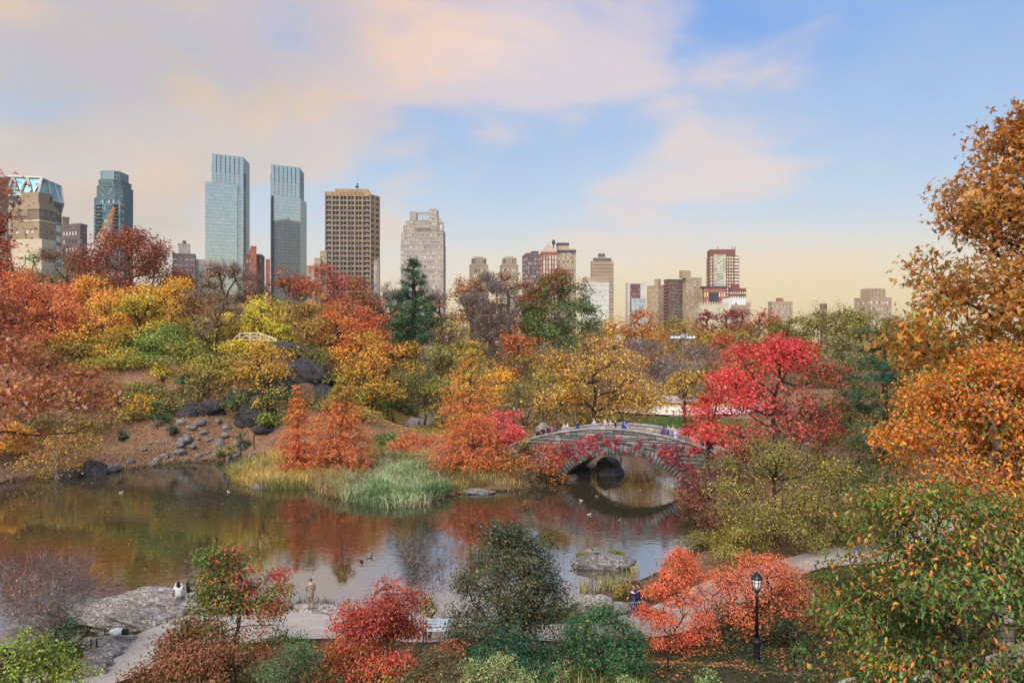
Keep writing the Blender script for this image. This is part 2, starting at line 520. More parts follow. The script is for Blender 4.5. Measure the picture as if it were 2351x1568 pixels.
def H(x, y):
    """terrain height read back from the built grid"""
    x = np.asarray(x, float); y = np.asarray(y, float)
    i = np.clip(np.searchsorted(GX, x) - 1, 0, len(GX) - 2); j = np.clip(np.searchsorted(GY, y) - 1, 0, len(GY) - 2)
    fx = np.clip((x - GX[i]) / (GX[i + 1] - GX[i]), 0, 1); fy = np.clip((y - GY[j]) / (GY[j + 1] - GY[j]), 0, 1)
    return (GZ[j, i] * (1 - fx) + GZ[j, i + 1] * fx) * (1 - fy) + (GZ[j + 1, i] * (1 - fx) + GZ[j + 1, i + 1] * fx) * fy

def ground_at(x, y):
    return np.array((x, y, float(H(np.array(x), np.array(y)))))

def meet(u, v, lo=60.0, hi=160.0):
    """distance at which a picture direction meets dry ground"""
    Y = np.linspace(lo, hi, 1200)
    x = (u - CU) / FPX * Y; z = CAMZ + (CV - v) / FPX * Y
    hit = (H(x, Y) >= z) & (pond_sd(x, Y) > .15)
    return float(Y[hit.argmax()]) if hit.any() else None

def build_ground():
    nx, ny = len(GX), len(GY)
    co = np.stack([_gx, _gy, GZ], -1).reshape(-1, 3)
    i = np.arange(ny - 1)[:, None] * nx + np.arange(nx - 1)[None, :]
    f = np.stack([i, i + 1, i + nx + 1, i + nx], -1).reshape(-1, 4)
    cx, cy_ = co[f].mean(1)[:, 0], co[f].mean(1)[:, 1]
    litter = np.array(lin('b0886c')); litter2 = np.array(lin('90705a')); soil = np.array(lin('6a5848')); grass = np.array(lin('587638')); ivy = np.array(lin('3f4a2c')); mud = np.array(lin('3b3024')); gold = np.array(lin('c79a4c'))
    n1 = vnoise(cx, cy_, 3.3, 5)[:, None]; n2 = vnoise(cx, cy_, 1.1, 8)[:, None]
    c = litter * n1 + litter2 * (1 - n1)
    c = c * (.65 + .35 * n2) + soil * (.35 * (1 - n2))
    def w(mask): return mask[:, None]
    lawn = sstep(6, 12, cx) * (1 - sstep(34, 40, cx)) * sstep(100, 104, cy_) * (1 - sstep(131, 138, cy_))
    g = grass * (.75 + .5 * n2)
    c = c * (1 - w(lawn)) + g * w(lawn)
    mid = (1 - sstep(-8, -4, cx)) * sstep(-30, -24, cx) * sstep(112, 120, cy_) * (1 - sstep(150, 160, cy_))
    c = c * (1 - .8 * w(mid)) + (g * .6 + gold * .4) * .8 * w(mid)
    near = 1 - sstep(44, 54, cy_)
    c = c * (1 - w(near)) + (ivy * (.5 + .9 * n2) * .7 + litter2 * .3 * n1) * w(near)
    far = sstep(150, 220, cy_)
    c = c * (1 - w(far)) + (soil * .6 + grass * .3) * w(far)
    sd = pond_sd(cx, cy_)
    wet = 1 - sstep(.1, .9, sd)
    c = c * (1 - w(wet)) + mud * w(wet)
    me = np_mesh('ground', co, f, smooth=True, colors=c)
    m, t = new_mat('ground_litter')
    L = t.links.new
    o = N(t, 'ShaderNodeOutputMaterial'); p = N(t, 'ShaderNodeBsdfPrincipled'); L(p.outputs[0], o.inputs[0])
    p.inputs['Roughness'].default_value = .95; p.inputs['Specular IOR Level'].default_value = .1
    a = N(t, 'ShaderNodeAttribute'); a.attribute_name = 'tint'
    geo = N(t, 'ShaderNodeNewGeometry')
    ns = []
    for sc_, det in ((1.3, 4), (7.0, 5), (24.0, 3)):
        n = N(t, 'ShaderNodeTexNoise'); n.inputs['Scale'].default_value = sc_; n.inputs['Detail'].default_value = det; n.inputs['Roughness'].default_value = .7
        L(geo.outputs['Position'], n.inputs['Vector']); ns.append(n.outputs[0])
    g = math_node(t, 'MULTIPLY', math_node(t, 'ADD', math_node(t, 'MULTIPLY', ns[0], 1.1), .35), math_node(t, 'ADD', math_node(t, 'MULTIPLY', ns[1], 2.0), -.12))
    s_ = N(t, 'ShaderNodeVectorMath', operation='SCALE'); L(a.outputs['Color'], s_.inputs[0]); L(g, s_.inputs['Scale'])
    spots = ramp(t, ns[2], [(.52, (0, 0, 0)), (.60, (.7, .7, .7))])
    L(mix_col(t, spots, s_.outputs[0], lin('5a4436')), p.inputs['Base Color'])
    b = N(t, 'ShaderNodeBump'); b.inputs['Distance'].default_value = .12; L(math_node(t, 'ADD', ns[1], math_node(t, 'MULTIPLY', ns[2], .4)), b.inputs['Height']); L(b.outputs[0], p.inputs['Normal'])
    tag(obj('ground', me, m), kind='structure')
    # the pond
    m, t = new_mat('pond_water')
    L = t.links.new
    o = N(t, 'ShaderNodeOutputMaterial')
    geo = N(t, 'ShaderNodeNewGeometry')
    mp = N(t, 'ShaderNodeMapping'); mp.inputs['Scale'].default_value = (1.0, 1.9, 1.0)
    L(geo.outputs['Position'], mp.inputs[0])
    n1 = N(t, 'ShaderNodeTexNoise'); n1.inputs['Scale'].default_value = 1.1; n1.inputs['Detail'].default_value = 3; n1.inputs['Distortion'].default_value = .6
    n2 = N(t, 'ShaderNodeTexNoise'); n2.inputs['Scale'].default_value = .09; n2.inputs['Detail'].default_value = 2
    L(mp.outputs[0], n1.inputs['Vector']); L(geo.outputs['Position'], n2.inputs['Vector'])
    amp = ramp(t, n2.outputs[0], [(.38, (.12, .12, .12)), (.62, (1, 1, 1))])
    b = N(t, 'ShaderNodeBump'); b.inputs['Distance'].default_value = .013
    L(amp, b.inputs['Strength']); L(n1.outputs[0], b.inputs['Height'])
    d = N(t, 'ShaderNodeBsdfDiffuse'); d.inputs[0].default_value = (.040, .034, .020, 1)
    gl = N(t, 'ShaderNodeBsdfGlossy'); gl.inputs['Roughness'].default_value = .035; gl.inputs[0].default_value = (.93, .95, 1, 1)
    lw = N(t, 'ShaderNodeFresnel'); lw.inputs['IOR'].default_value = 9.0
    L(b.outputs[0], gl.inputs['Normal']); L(b.outputs[0], lw.inputs['Normal']); 
    mx = N(t, 'ShaderNodeMixShader'); L(lw.outputs[0], mx.inputs[0]); L(d.outputs[0], mx.inputs[1]); L(gl.outputs[0], mx.inputs[2])
    L(mx.outputs[0], o.inputs[0])
    mb = MB()
    x0, x1, y0, y1 = -95, 40, 26, 124
    mb.add([(x0, y0, 0), (x1, y0, 0), (x1, y1, 0), (x0, y1, 0)], [(0, 1, 2, 3)])
    tag(mb.build('water', m), kind='structure')
build_ground()

def smooth_line(pts, n=8):
    """Catmull-Rom through the points"""
    p = np.array(pts, float)
    p = np.vstack([2 * p[0] - p[1], p, 2 * p[-1] - p[-2]])
    out = []
    for i in range(1, len(p) - 2):
        for k in range(n):
            t = k / n
            out.append(.5 * ((2 * p[i]) + (-p[i - 1] + p[i + 1]) * t + (2 * p[i - 1] - 5 * p[i] + 4 * p[i + 1] - p[i + 2]) * t * t + (-p[i - 1] + 3 * p[i] - 3 * p[i + 1] + p[i + 2]) * t ** 3))
    out.append(p[-2])
    return np.array(out)

def build_path(name, key, kerb=True, side_gap=()):
    pts, hw = PATHS[key]
    ext = [WIDER.get(key, {}).get(i, 0) for i in range(len(pts))]
    p4 = smooth_line([(a[0], a[1], e) for a, e in zip(pts, ext)], 8)
    p, ext = p4[:, :2], np.maximum(p4[:, 2], 0)
    d = np.gradient(p, axis=0); d /= np.linalg.norm(d, axis=1)[:, None]
    nrm = np.stack([-d[:, 1], d[:, 0]], -1)
    K = 13
    offs = -hw + np.linspace(0, 1, K)[None, :] * (2 * hw + ext)[:, None]
    xy = p[:, None, :] + nrm[:, None, :] * offs[:, :, None]
    zc = H(p[:, 0], p[:, 1])
    z = np.maximum(H(xy[..., 0], xy[..., 1]), 0.05) + .07
    co = np.concatenate([xy, z[..., None]], -1).reshape(-1, 3)
    i = np.arange(len(p) - 1)[:, None] * K + np.arange(K - 1)[None, :]
    f = np.stack([i, i + K, i + K + 1, i + 1], -1).reshape(-1, 4)
    tag(obj(name, np_mesh(name, co, f, smooth=True), M['path']), kind='structure')
    if kerb:
        mb = MB()
        for s in (-1, 1):
            e = p + nrm * s * (hw + .1)
            ez = np.maximum(H(e[:, 0], e[:, 1]), .05)
            vv, ff = [], []
            for q in range(len(p)):
                a = e[q] - nrm[q] * .1; b = e[q] + nrm[q] * .1
                vv += [(a[0], a[1], ez[q] - .2), (a[0], a[1], ez[q] + .16), (b[0], b[1], ez[q] + .16), (b[0], b[1], ez[q] - .2)]
            for q in range(len(p) - 1):
                for k in range(4):
                    ff.append((q * 4 + k, q * 4 + (k + 1) % 4, q * 4 + 4 + (k + 1) % 4, q * 4 + 4 + k))
            mb.add(vv, ff)
        tag(mb.build(name + '_kerb', M['kerb']), kind='structure')
build_path('shore_path', 'shore', kerb=False)
build_path('winding_path', 'hill')
build_path('corner_path', 'corner')
# ------------------------------------------------------------------ trees and shrubs
def prof_round(t): return np.sqrt(np.clip(1 - (2 * t - 1) ** 2, 0, 1)) * (1.08 - .16 * t)
def prof_vase(t): return np.clip(.35 + .75 * t, 0, 1) * np.sqrt(np.clip(1 - np.clip(t - .62, 0, 1) ** 2 / .148, 0, 1))
def prof_dome(t): return np.sqrt(np.clip(1 - t ** 1.9, 0, 1)) * np.clip(.72 + t * 1.2, 0, 1)
def prof_cone(t): return np.clip(1 - t, 0, 1) ** .85 * np.clip(.45 + t * 4, 0, 1) + .02
def prof_egg(t): return np.sqrt(np.clip(1 - (1.15 * t - .3) ** 2 / .75, 0, 1)) * (1 - .35 * t)
def prof_skirt(t): return np.clip(1 - t, 0, 1) ** 2.6 * np.clip(.6 + t * 6, 0, 1) + .16 * np.clip(1 - t, 0, 1)
PROF = dict(skirt=prof_skirt, round=prof_round, vase=prof_vase, dome=prof_dome, cone=prof_cone, egg=prof_egg)

def unit(a):
    return a / np.maximum(np.linalg.norm(a, axis=-1, keepdims=True), 1e-9)

def lobed_points(rng, Rx, zb, zt, n, prof, lobes, lsize, flat=.62, Ry=None):
    """points gathered in clumps through the crown's volume: uneven outline, gaps between the clumps"""
    Ry = Ry or Rx
    P = PROF[prof]
    c = []
    while len(c) < lobes:
        t = rng.random(64); a = rng.random(64) * 2 * math.pi; q = np.sqrt(rng.random(64)) * .5 + .5
        r = P(t)
        ok = rng.random(64) < r + .08
        for t_, a_, q_, r_ in zip(t[ok], a[ok], q[ok], r[ok]):
            k = max(r_ * q_ - lsize * .45, 0)
            c.append((math.cos(a_) * k * Rx, math.sin(a_) * k * Ry, zb + (zt - zb) * (t_ * .93 + .02)))
    c = np.array(c[:lobes])
    c = c[np.argsort(rng.random(lobes))]
    rad = lsize * Rx * (.4 + 1.0 * rng.random(lobes) ** 1.4)
    c[:, :2] += rng.normal(size=(lobes, 2)) * .10 * Rx
    wgt = rad ** 2
    li = rng.choice(lobes, n, p=wgt / wgt.sum())
    d = unit(rng.normal(size=(n, 3)))
    d[:, 2] = np.where(d[:, 2] < -.35, -d[:, 2], d[:, 2])
    q = .45 + .55 * rng.random(n) ** .6
    p = c[li] + d * (rad[li] * q)[:, None] * np.array((1, 1, flat))
    hi = zt - p[:, 2]
    p[:, 2] = np.where(hi < 0, zt - np.abs(hi) * .25, p[:, 2])
    p[:, 2] = np.maximum(p[:, 2], zb - .04 * (zt - zb))
    return p, li

def grow(pts, trunk, bf=.35):
    """balanced spanning tree from the trunk's nodes out to every point: the limbs and twigs"""
    nt_, n = len(trunk), len(pts)
    pos = np.vstack([trunk, pts])
    par = np.full(nt_ + n, -1); par[1:nt_] = np.arange(nt_ - 1)
    pl = np.zeros(nt_ + n)
    pl[1:nt_] = np.cumsum(np.linalg.norm(np.diff(trunk, axis=0), axis=1))
    pl[:nt_] *= .55
    D = np.linalg.norm(pts[:, None] - trunk[None], axis=2) + bf * pl[None, :nt_]
    D[:, :max(1, int(nt_ * .3))] += 50
    best = D.argmin(1); cost = D[np.arange(n), best]
    alive = np.ones(n, bool)
    for _ in range(n):
        k = int(np.where(alive, cost, 1e9).argmin())
        alive[k] = False
        g = nt_ + k
        par[g] = best[k]
        pl[g] = pl[best[k]] + np.linalg.norm(pos[g] - pos[best[k]])
        dd = np.linalg.norm(pts - pts[k], axis=1) + bf * pl[g]
        up = alive & (dd < cost)
        cost[up] = dd[up]; best[up] = g
    return pos, par

def limb_mesh(name, pos, par, r_base, r_tip, rng, sides=5, minr=0.0, bend=.10, keep=1.0):
    n = len(pos)
    order = np.argsort([0] * n, kind='stable')
    cnt = np.zeros(n)
    # children come after their parents in path length order only for grown nodes: count by walking up
    nchild = np.bincount(par[par >= 0], minlength=n)
    tips = np.where(nchild == 0)[0]
    for t in tips:
        g = t
        while g >= 0:
            cnt[g] += 1; g = par[g]
    r = r_tip + (r_base - r_tip) * (np.maximum(cnt - 1, 0) / max(cnt.max() - 1, 1)) ** .52
    e = np.where(par >= 0)[0]
    if keep < 1:                               # far crowns: drop part of the twigs the leaves hide
        e = e[(nchild[e] > 0) | (rng.random(len(e)) < keep * .4)]
    a, b = pos[par[e]], pos[e]
    ra, rb = np.minimum(r[par[e]], r[e] * 1.35 + .004), r[e]
    ln = np.linalg.norm(b - a, axis=1)
    m = (a + b) / 2 + rng.normal(size=a.shape) * (ln * bend)[:, None]
    k2 = cnt[e] > 2                            # only the limbs are bent, twigs stay straight
    A = np.vstack([a[k2], m[k2], a[~k2]]); B = np.vstack([m[k2], b[k2], b[~k2]])
    RA = np.concatenate([ra[k2], ((ra + rb) / 2)[k2], ra[~k2]]); RB = np.concatenate([((ra + rb) / 2)[k2], rb[k2], rb[~k2]])
    d = unit(B - A)
    ref = np.where(np.abs(d[:, 2:3]) < .9, np.array([[0, 0, 1.0]]), np.array([[1.0, 0, 0]]))
    e1 = unit(np.cross(d, ref)); e2 = np.cross(d, e1)
    k = sides
    th = np.arange(k) * 2 * math.pi / k
    ring = e1[:, None, :] * np.cos(th)[None, :, None] + e2[:, None, :] * np.sin(th)[None, :, None]
    co = np.concatenate([A[:, None] + ring * RA[:, None, None], B[:, None] + ring * RB[:, None, None]], 1).reshape(-1, 3)
    base = np.arange(len(A))[:, None] * (2 * k)
    j = np.arange(k)[None, :]; j1 = (j + 1) % k
    f = np.stack([base + j, base + j1, base + k + j1, base + k + j], -1).reshape(-1, 4)
    return np_mesh(name, co, f, smooth=True)

def leaf_mesh(name, p, nrm, axis_, L, W, col, rng, form='rhomb'):
    """one small folded face (or a few) per leaf"""
    n = len(p)
    b = unit(np.cross(nrm, axis_)); a = unit(np.cross(b, nrm))
    L = np.asarray(L)[:, None]; W = np.asarray(W)[:, None]
    if form == 'rhomb':
        up = nrm * W * .22
        co = np.stack([p - a * L * .5, p + b * W * .5 + up - a * L * .06, p + a * L * .5, p - b * W * .5 + up - a * L * .06], 1)
        f = np.arange(n * 4).reshape(-1, 4)
        return np_mesh(name, co.reshape(-1, 3), f, colors=col)
    if form == 'leaf':
        up = nrm * W * .25
        co = np.stack([p - a * L * .5, p - a * L * .2 + b * W * .46 + up, p + a * L * .18 + b * W * .38 + up, p + a * L * .5 - nrm * L * .12,
                       p - a * L * .2 - b * W * .46 + up, p + a * L * .18 - b * W * .38 + up], 1)
        i = np.arange(n)[:, None] * 6
        f = np.concatenate([i + np.array([[0, 1, 2, 3]]), i + np.array([[0, 3, 5, 4]])], 1).reshape(-1, 4)
        return np_mesh(name, co.reshape(-1, 3), f, colors=np.repeat(col, 2, 0))
    # star: three pointed lobes from one stalk
    cos_, fs, cl = [], [], []
    for k, (ang, s) in enumerate(((0, 1.0), (1.05, .8), (-1.05, .8))):
        a2 = a * math.cos(ang) + b * math.sin(ang); b2 = b * math.cos(ang) - a * math.sin(ang)
        o = p - a * L * .35
        cos_.append(np.stack([o, o + a2 * L * .45 * s + b2 * W * .24, o + a2 * L * .95 * s + nrm * L * (.08 - .1 * k), o + a2 * L * .45 * s - b2 * W * .24], 1))
    co = np.stack(cos_, 1).reshape(-1, 3)
    f = np.arange(n * 12).reshape(-1, 4)
    return np_mesh(name, co, f, colors=np.repeat(col, 3, 0))

ALB = 1.18
DENS = 1.08
def leaf_colors(rng, pal, clump, x, pal2=None, w2=None):
    """each leaf its own hue from the tree's palette, neighbours alike"""
    P = np.array([lin(c) for c in pal]) * ALB
    n = len(clump)
    nc = clump.max() + 1
    ct = rng.random(nc)[clump]
    t = np.clip(ct * .62 + rng.random(n) * .62 - .12, 0, .999) * (len(P) - 1)
    i = np.floor(t).astype(int); f = (t - i)[:, None]
    c = P[i] * (1 - f) + P[np.minimum(i + 1, len(P) - 1)] * f
    if pal2 is not None:
        P2 = np.array([lin(q) for q in pal2]) * ALB
        k = np.clip(rng.random(n) * len(P2), 0, len(P2) - 1).astype(int)
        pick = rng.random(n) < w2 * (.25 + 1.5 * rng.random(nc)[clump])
        c = np.where(pick[:, None], P2[k], c)
    odd = rng.random(n) < .10                  # stray leaves still green or already gold
    c = np.where(odd[:, None], np.array([lin('8a8a40'), lin('d0a040'), lin('6c7a3c'), lin('a8703c')])[rng.integers(0, 4, n)] * .6 + c * .4, c)
    c *= (.78 + .44 * rng.random(n))[:, None]
    return np.clip(c, 0, .92)

def weight2(spec, q):
    """q: normalised crown coordinates, -1..1 across and 0..1 up"""
    if spec is None: return 0.0
    if callable(spec): return np.clip(spec(q), 0, 1)
    return spec

NPLANT = [0]
def plant(name, label, cat, u, Y, vtop, vbot, wpx, pal, prof='round', n=None, lobes=18, lsize=.31, dens=1.0, leaf=None, aspect=.62, form='rhomb', pal2=None, w2=None,
          du=0, trunk=None, bark='bark', group=None, bf=.35, droop=0.0, flat=.62, bare=0.0, stems=1, tips=.012, lpx=2.25, seed=None, zfix=None, outward=.5, spread=1.0, trunk_frac=.55, xy=None, mat='leaf', depth=None, fill=.16):
    NPLANT[0] += 1
    rng = np.random.default_rng(zlib.crc32(label.encode()) if seed is None else seed)
    x, y = ((u + du - CU) / FPX * Y, Y) if xy is None else xy
    z0 = float(H(np.array(x), np.array(y))) if zfix is None else zfix
    if zfix is None and z0 < -.3: z0 = -.3
    zt = CAMZ + (CV - vtop) / FPX * Y - z0
    zb = CAMZ + (CV - vbot) / FPX * Y - z0
    zb = max(zb, .05 * zt, .05)
    Rx = wpx / 2 / FPX * Y
    cx = -du / FPX * Y
    px = .4355 * FPX / Y                       # pixels per metre in the final picture
    area = (wpx * .4355) * ((vbot - vtop) * .4355) * .75
    L = leaf if leaf else lpx / px
    nleaf = int(dens * DENS * 3.4 * area / (L * px) ** 2 / aspect)
    nleaf = min(max(nleaf, 250), 60000) if dens > 0 else 0
    if n is None:
        n = int(np.clip(area / 12, 90, 480))
    p, li = lobed_points(rng, Rx, zb, zt, n, prof, lobes, lsize, flat, depth)
    m = int(n * fill)
    if m:                                     # some of the points fill the crown between the clumps
        t = rng.random(m) ** .9; a = rng.random(m) * 6.283; q = np.sqrt(rng.random(m)) * .92 * PROF[prof](t) * Rx
        p[:m] = np.stack([np.cos(a) * q, np.sin(a) * q * ((depth or Rx) / Rx), zb + t * (zt - zb) * .95], -1)
    p[:, 0] += cx
    # trunk(s)
    htop = zb + (zt - zb) * trunk_frac
    m = max(5, int(htop / .8))
    tt = np.linspace(0, 1, m)[:, None]
    tr = np.zeros((m, 3)); tr[:, 2:] = tt * htop
    tr[:, 0] = cx * tt[:, 0] ** 1.4
    wob = np.cumsum(rng.normal(size=(m, 2)) * .035 * htop / m ** .5, axis=0)
    tr[:, :2] += (wob - wob[0]) * sstep(0, .4, tt)
    tr[0, 2] = -.25
    pos, par = grow(p, tr, bf)
    if stems > 1:       # several stems from one root: the trunk is only a stool, points attach low
        tr = tr[:3].copy(); tr[:, 2] = (-.2, .05, .2)
        ang = np.arange(stems) * 2 * math.pi / stems + rng.random() * 6
        st = []
        pos, par = grow(np.vstack([np.stack([np.cos(ang) * Rx * f * .45 + cx * f, np.sin(ang) * Rx * f * .45, np.full(stems, .2 + f * zb * 1.1 + f * .25 * (zt - zb))], -1) for f in (.25, .6, 1.0)] + [p]), tr, .12)
    root = empty(name, (x, y, z0))
    tag(root, label, cat, group)
    rb = trunk if trunk else .022 * zt + .05
    obj('trunk', limb_mesh('trunk', pos, par, rb, max(tips, .3 / px), rng, 5 if px > 26 else (4 if px > 14 else 3), bend=.09, keep=.5 if (px < 20 and not bare) else 1.0), M[bark], root)
    if bare:
        # fine twigs fanning out from the branch ends
        k = int(n * 12 * bare)
        s = rng.integers(0, n, k)
        out = unit(p[s] - np.array((cx, 0, zb + .2 * (zt - zb))) + rng.normal(size=(k, 3)) * .35 * Rx)
        Lt = np.clip(Rx * .26, .3, 1.3) * (.5 + rng.random(k))
        tc_ = np.array(lin('8a7a74')) * .8 * (.7 + .6 * rng.random(k))[:, None]
        pp = p[s] + rng.normal(size=(k, 3)) * Rx * .05 + out * Lt[:, None] * .5
        tw = leaf_mesh('twigs', pp, unit(rng.normal(size=(k, 3))), out, Lt, np.full(k, max(.34 / px, .008)), tc_, rng)
        tag(obj('twigs', tw, M['leaf'], root), kind='stuff')
    if nleaf:
        s = rng.integers(0, n, nleaf)
        sp = spread * .72 * Rx / n ** (1 / 3)
        pp = p[s] + np.clip(rng.normal(size=(nleaf, 3)), -1.7, 1.7) * sp * np.array((1, 1, .7))
        cen = np.array((cx, 0, zb + .42 * (zt - zb)))
        out = unit((pp - cen) * np.array((1 / Rx, 1 / Rx, 1.4 / max(zt - zb, .1))))
        nr = unit(out * outward + np.array((0, 0, .45)) + rng.normal(size=(nleaf, 3)) * .62)
        ax = unit(rng.normal(size=(nleaf, 3)) + out * .5 + np.array((0, 0, -droop)))
        Ls = L * (.5 + .85 * rng.random(nleaf))
        q = np.stack([(pp[:, 0] - cx) / Rx, pp[:, 1] / Rx, (pp[:, 2] - zb) / max(zt - zb, .1)], -1)
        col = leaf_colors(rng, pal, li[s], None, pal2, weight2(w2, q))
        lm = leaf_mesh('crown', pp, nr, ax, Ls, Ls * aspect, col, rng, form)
        tag(obj('crown', lm, M[mat], root), kind='stuff')
    return root

def conifer(name, label, cat, u, Y, vtop, vbot, wpx, pal, tiers=18, per=7, droop=.15, upturn=.0, pal2=None, w2=None, group=None, lpx=2.2, aspect=.3, dens=1.0, bark='bark', zfix=None, prof=None, mat='needle', shaggy=.14, seed=None, gap=0.0, thick=.10):
    NPLANT[0] += 1
    rng = np.random.default_rng(zlib.crc32(label.encode()) if seed is None else seed)
    x, y = (u - CU) / FPX * Y, Y
    z0 = max(float(H(np.array(x), np.array(y))), -.3) if zfix is None else zfix
    zt = CAMZ + (CV - vtop) / FPX * Y - z0
    zb = max(CAMZ + (CV - vbot) / FPX * Y - z0, .3)
    Rx = wpx / 2 / FPX * Y
    px = .4355 * FPX / Y
    P = prof or prof_cone
    m = 14
    tr = np.zeros((m, 3)); tr[:, 2] = np.linspace(-.3, zt * .985, m); tr[:, :2] = np.cumsum(rng.normal(size=(m, 2)) * .012 * Rx, 0) * np.linspace(0, 1, m)[:, None]
    pos, par = [*tr], [-1] + list(range(m - 1))
    pts, dirs, cl, tv = [], [], [], []
    ci = 0
    for i in range(tiers):
        t = (i + .5) / tiers + rng.normal() * .012
        z = zb + (zt - zb) * np.clip(t, 0, .985)
        r = Rx * float(P(np.array(np.clip(t, 0, 1))))
        k = max(3, int(per * (.55 + .6 * r / Rx)))
        a0 = rng.random() * 6.28
        j = int(np.clip(round((z + .3) / (zt * .985 + .3) * (m - 1)), 1, m - 1))
        for b in range(k):
            if rng.random() < gap: continue
            a = a0 + b * 6.283 / k + rng.normal() * .22
            ln = max(r * (.72 + .42 * rng.random()), .25)
            dz = -droop * ln * (1 - t) + rng.normal() * .06 * ln
            prev = j
            q0 = np.array((tr[j][0], tr[j][1], z))
            steps = 4
            for s in range(1, steps + 1):
                f = s / steps
                q = q0 + np.array((math.cos(a) * ln * f, math.sin(a) * ln * f, dz * f + upturn * ln * f * f + (.35 * (1 - f) * ln * t)))
                q[:2] += rng.normal(size=2) * .03 * ln
                pos.append(q); par.append(prev); prev = len(pos) - 1
                nq = max(2, int(4 * ln * f / max(Rx * .5, .1)) + 1)
                for _ in range(nq):
                    pts.append(q + rng.normal(size=3) * np.array((shaggy, shaggy, thick * .8)) * (ln * .8 + .25))
                    dirs.append((math.cos(a), math.sin(a), .25)); cl.append(ci); tv.append(f)
            ci += 1
    pos = np.array(pos); par = np.array(par); pts = np.array(pts); dirs = np.array(dirs); cl = np.array(cl)
    root = empty(name, (x, y, z0)); tag(root, label, cat, group)
    obj('trunk', limb_mesh('trunk', pos, par, .02 * zt + .04, max(.01, .2 / px), rng, 5, bend=.03), M[bark], root)
    area = (wpx * .4355) * ((vbot - vtop) * .4355) * .6
    L = lpx / px
    nl = int(np.clip(dens * DENS * 3.6 * area / lpx ** 2 / aspect, 400, 45000))
    s = rng.integers(0, len(pts), nl)
    pp = pts[s] + rng.normal(size=(nl, 3)) * L * .55
    dd = unit(dirs[s] + rng.normal(size=(nl, 3)) * .55 + np.array((0, 0, upturn - droop * .6)))
    nr = unit(np.array((0, 0, .8)) + dirs[s] * .35 + rng.normal(size=(nl, 3)) * .45)
    Ls = L * (.7 + .7 * rng.random(nl))
    q = np.stack([pp[:, 0] / Rx, pp[:, 1] / Rx, (pp[:, 2] - zb) / (zt - zb)], -1)
    col = leaf_colors(rng, pal, cl[s], None, pal2, weight2(w2, q))
    tag(obj('crown', leaf_mesh('crown', pp, nr, dd, Ls, Ls * aspect, col, rng), M[mat], root), kind='stuff')
    return root

def blades(name, label, cat, poly, n, hgt, pal, wid=.02, lean=.35, seed=1, tops=None, parent=None, zmin=-.1, zfun=None, group=None):
    """a bed of reeds or long grass: every blade a bent tapering strip"""
    rng = np.random.default_rng(seed)
    poly = np.array(poly, float)
    lo, hi = poly.min(0), poly.max(0)
    pts = []
    while len(pts) < n:
        q = lo + rng.random((n * 2, 2)) * (hi - lo)
        ins = np.zeros(len(q), bool)
        for i in range(len(poly)):
            x0, y0 = poly[i]; x1, y1 = poly[(i + 1) % len(poly)]
            ins ^= ((y0 > q[:, 1]) != (y1 > q[:, 1])) & (q[:, 0] < (x1 - x0) * (q[:, 1] - y0) / (y1 - y0 + 1e-12) + x0)
        keep = ins & (rng.random(len(q)) < .25 + .95 * vnoise(q[:, 0], q[:, 1], 1.4, seed))
        pts += list(q[keep])
    q = np.array(pts[:n])
    z = np.maximum(H(q[:, 0], q[:, 1]), zmin)
    base = np.column_stack([q, z])
    h = hgt * (.5 + .7 * rng.random(n)) * (.65 + .6 * vnoise(q[:, 0], q[:, 1], 2.3, seed + 4))
    a = rng.random(n) * 6.283
    wind = vnoise(q[:, 0], q[:, 1], 3.1, seed + 2) * 6.283
    d = unit(np.stack([np.cos(a) + .8 * np.cos(wind), np.sin(a) + .8 * np.sin(wind), 0 * a], -1))
    ln = (lean * (.3 + 1.3 * rng.random(n)) * h)[:, None]
    side = np.stack([-d[:, 1], d[:, 0], 0 * a], -1)
    side = unit(side + rng.normal(size=side.shape) * np.array((.5, .5, .0)))
    w = (wid * (.6 + .8 * rng.random(n)))[:, None]
    hz = np.stack([0 * h, 0 * h, h], -1)
    m1 = base + d * ln * .22 + hz * .55
    tp = base + d * ln + hz * (.98 - .25 * ln / np.maximum(h, .01)[:, None])
    co = np.stack([base - side * w * .5, base + side * w * .5, m1 + side * w * .42, m1 - side * w * .42, tp], 1).reshape(-1, 3)
    i = np.arange(n)[:, None] * 5
    f4 = i + np.array([[0, 1, 2, 3]]); f3 = i + np.array([[3, 2, 4]])
    zone = np.clip((vnoise(q[:, 0], q[:, 1], 2.6, seed + 9) * 1.8 + rng.random(n) * 1.2) * len(pal) / 3.0, 0, len(pal) - 1.001)
    P = np.array([lin(c) for c in pal]) * ALB
    k = zone.astype(int); fr = (zone - k)[:, None]
    c = (P[k] * (1 - fr) + P[np.minimum(k + 1, len(pal) - 1)] * fr) * (.75 + .5 * rng.random(n))[:, None]
    me = np_mesh(name, co, [f4, f3], colors=np.vstack([c, c]))
    o = obj(name, me, M['blade'], parent)
    return tag(o, label, cat, group, 'stuff')
# ------------------------------------------------------------------ the stone arch bridge
BO = np.array((5.3, 86.2)); BA = np.array((math.cos(R(25)), -math.sin(R(25)))); BB = np.array((math.sin(R(25)), math.cos(R(25))))
ARC_S, ARC_R, ARC_Z = 7.0, 8.9, 3.42 - 8.9
BW = 6.4
def bp(s, w, z):
    q = BO + BA * s + BB * w
    return (q[0], q[1], z)
def b_top(s): return 6.05 - .0163 * (s - 6.1) ** 2
def b_arc(s, r=ARC_R):
    d = r * r - (s - ARC_S) ** 2
    return ARC_Z + math.sqrt(d) if d > 0 else -9
S0, S1 = -7.5, 19.5
DK = .92            # parapet height above the deck

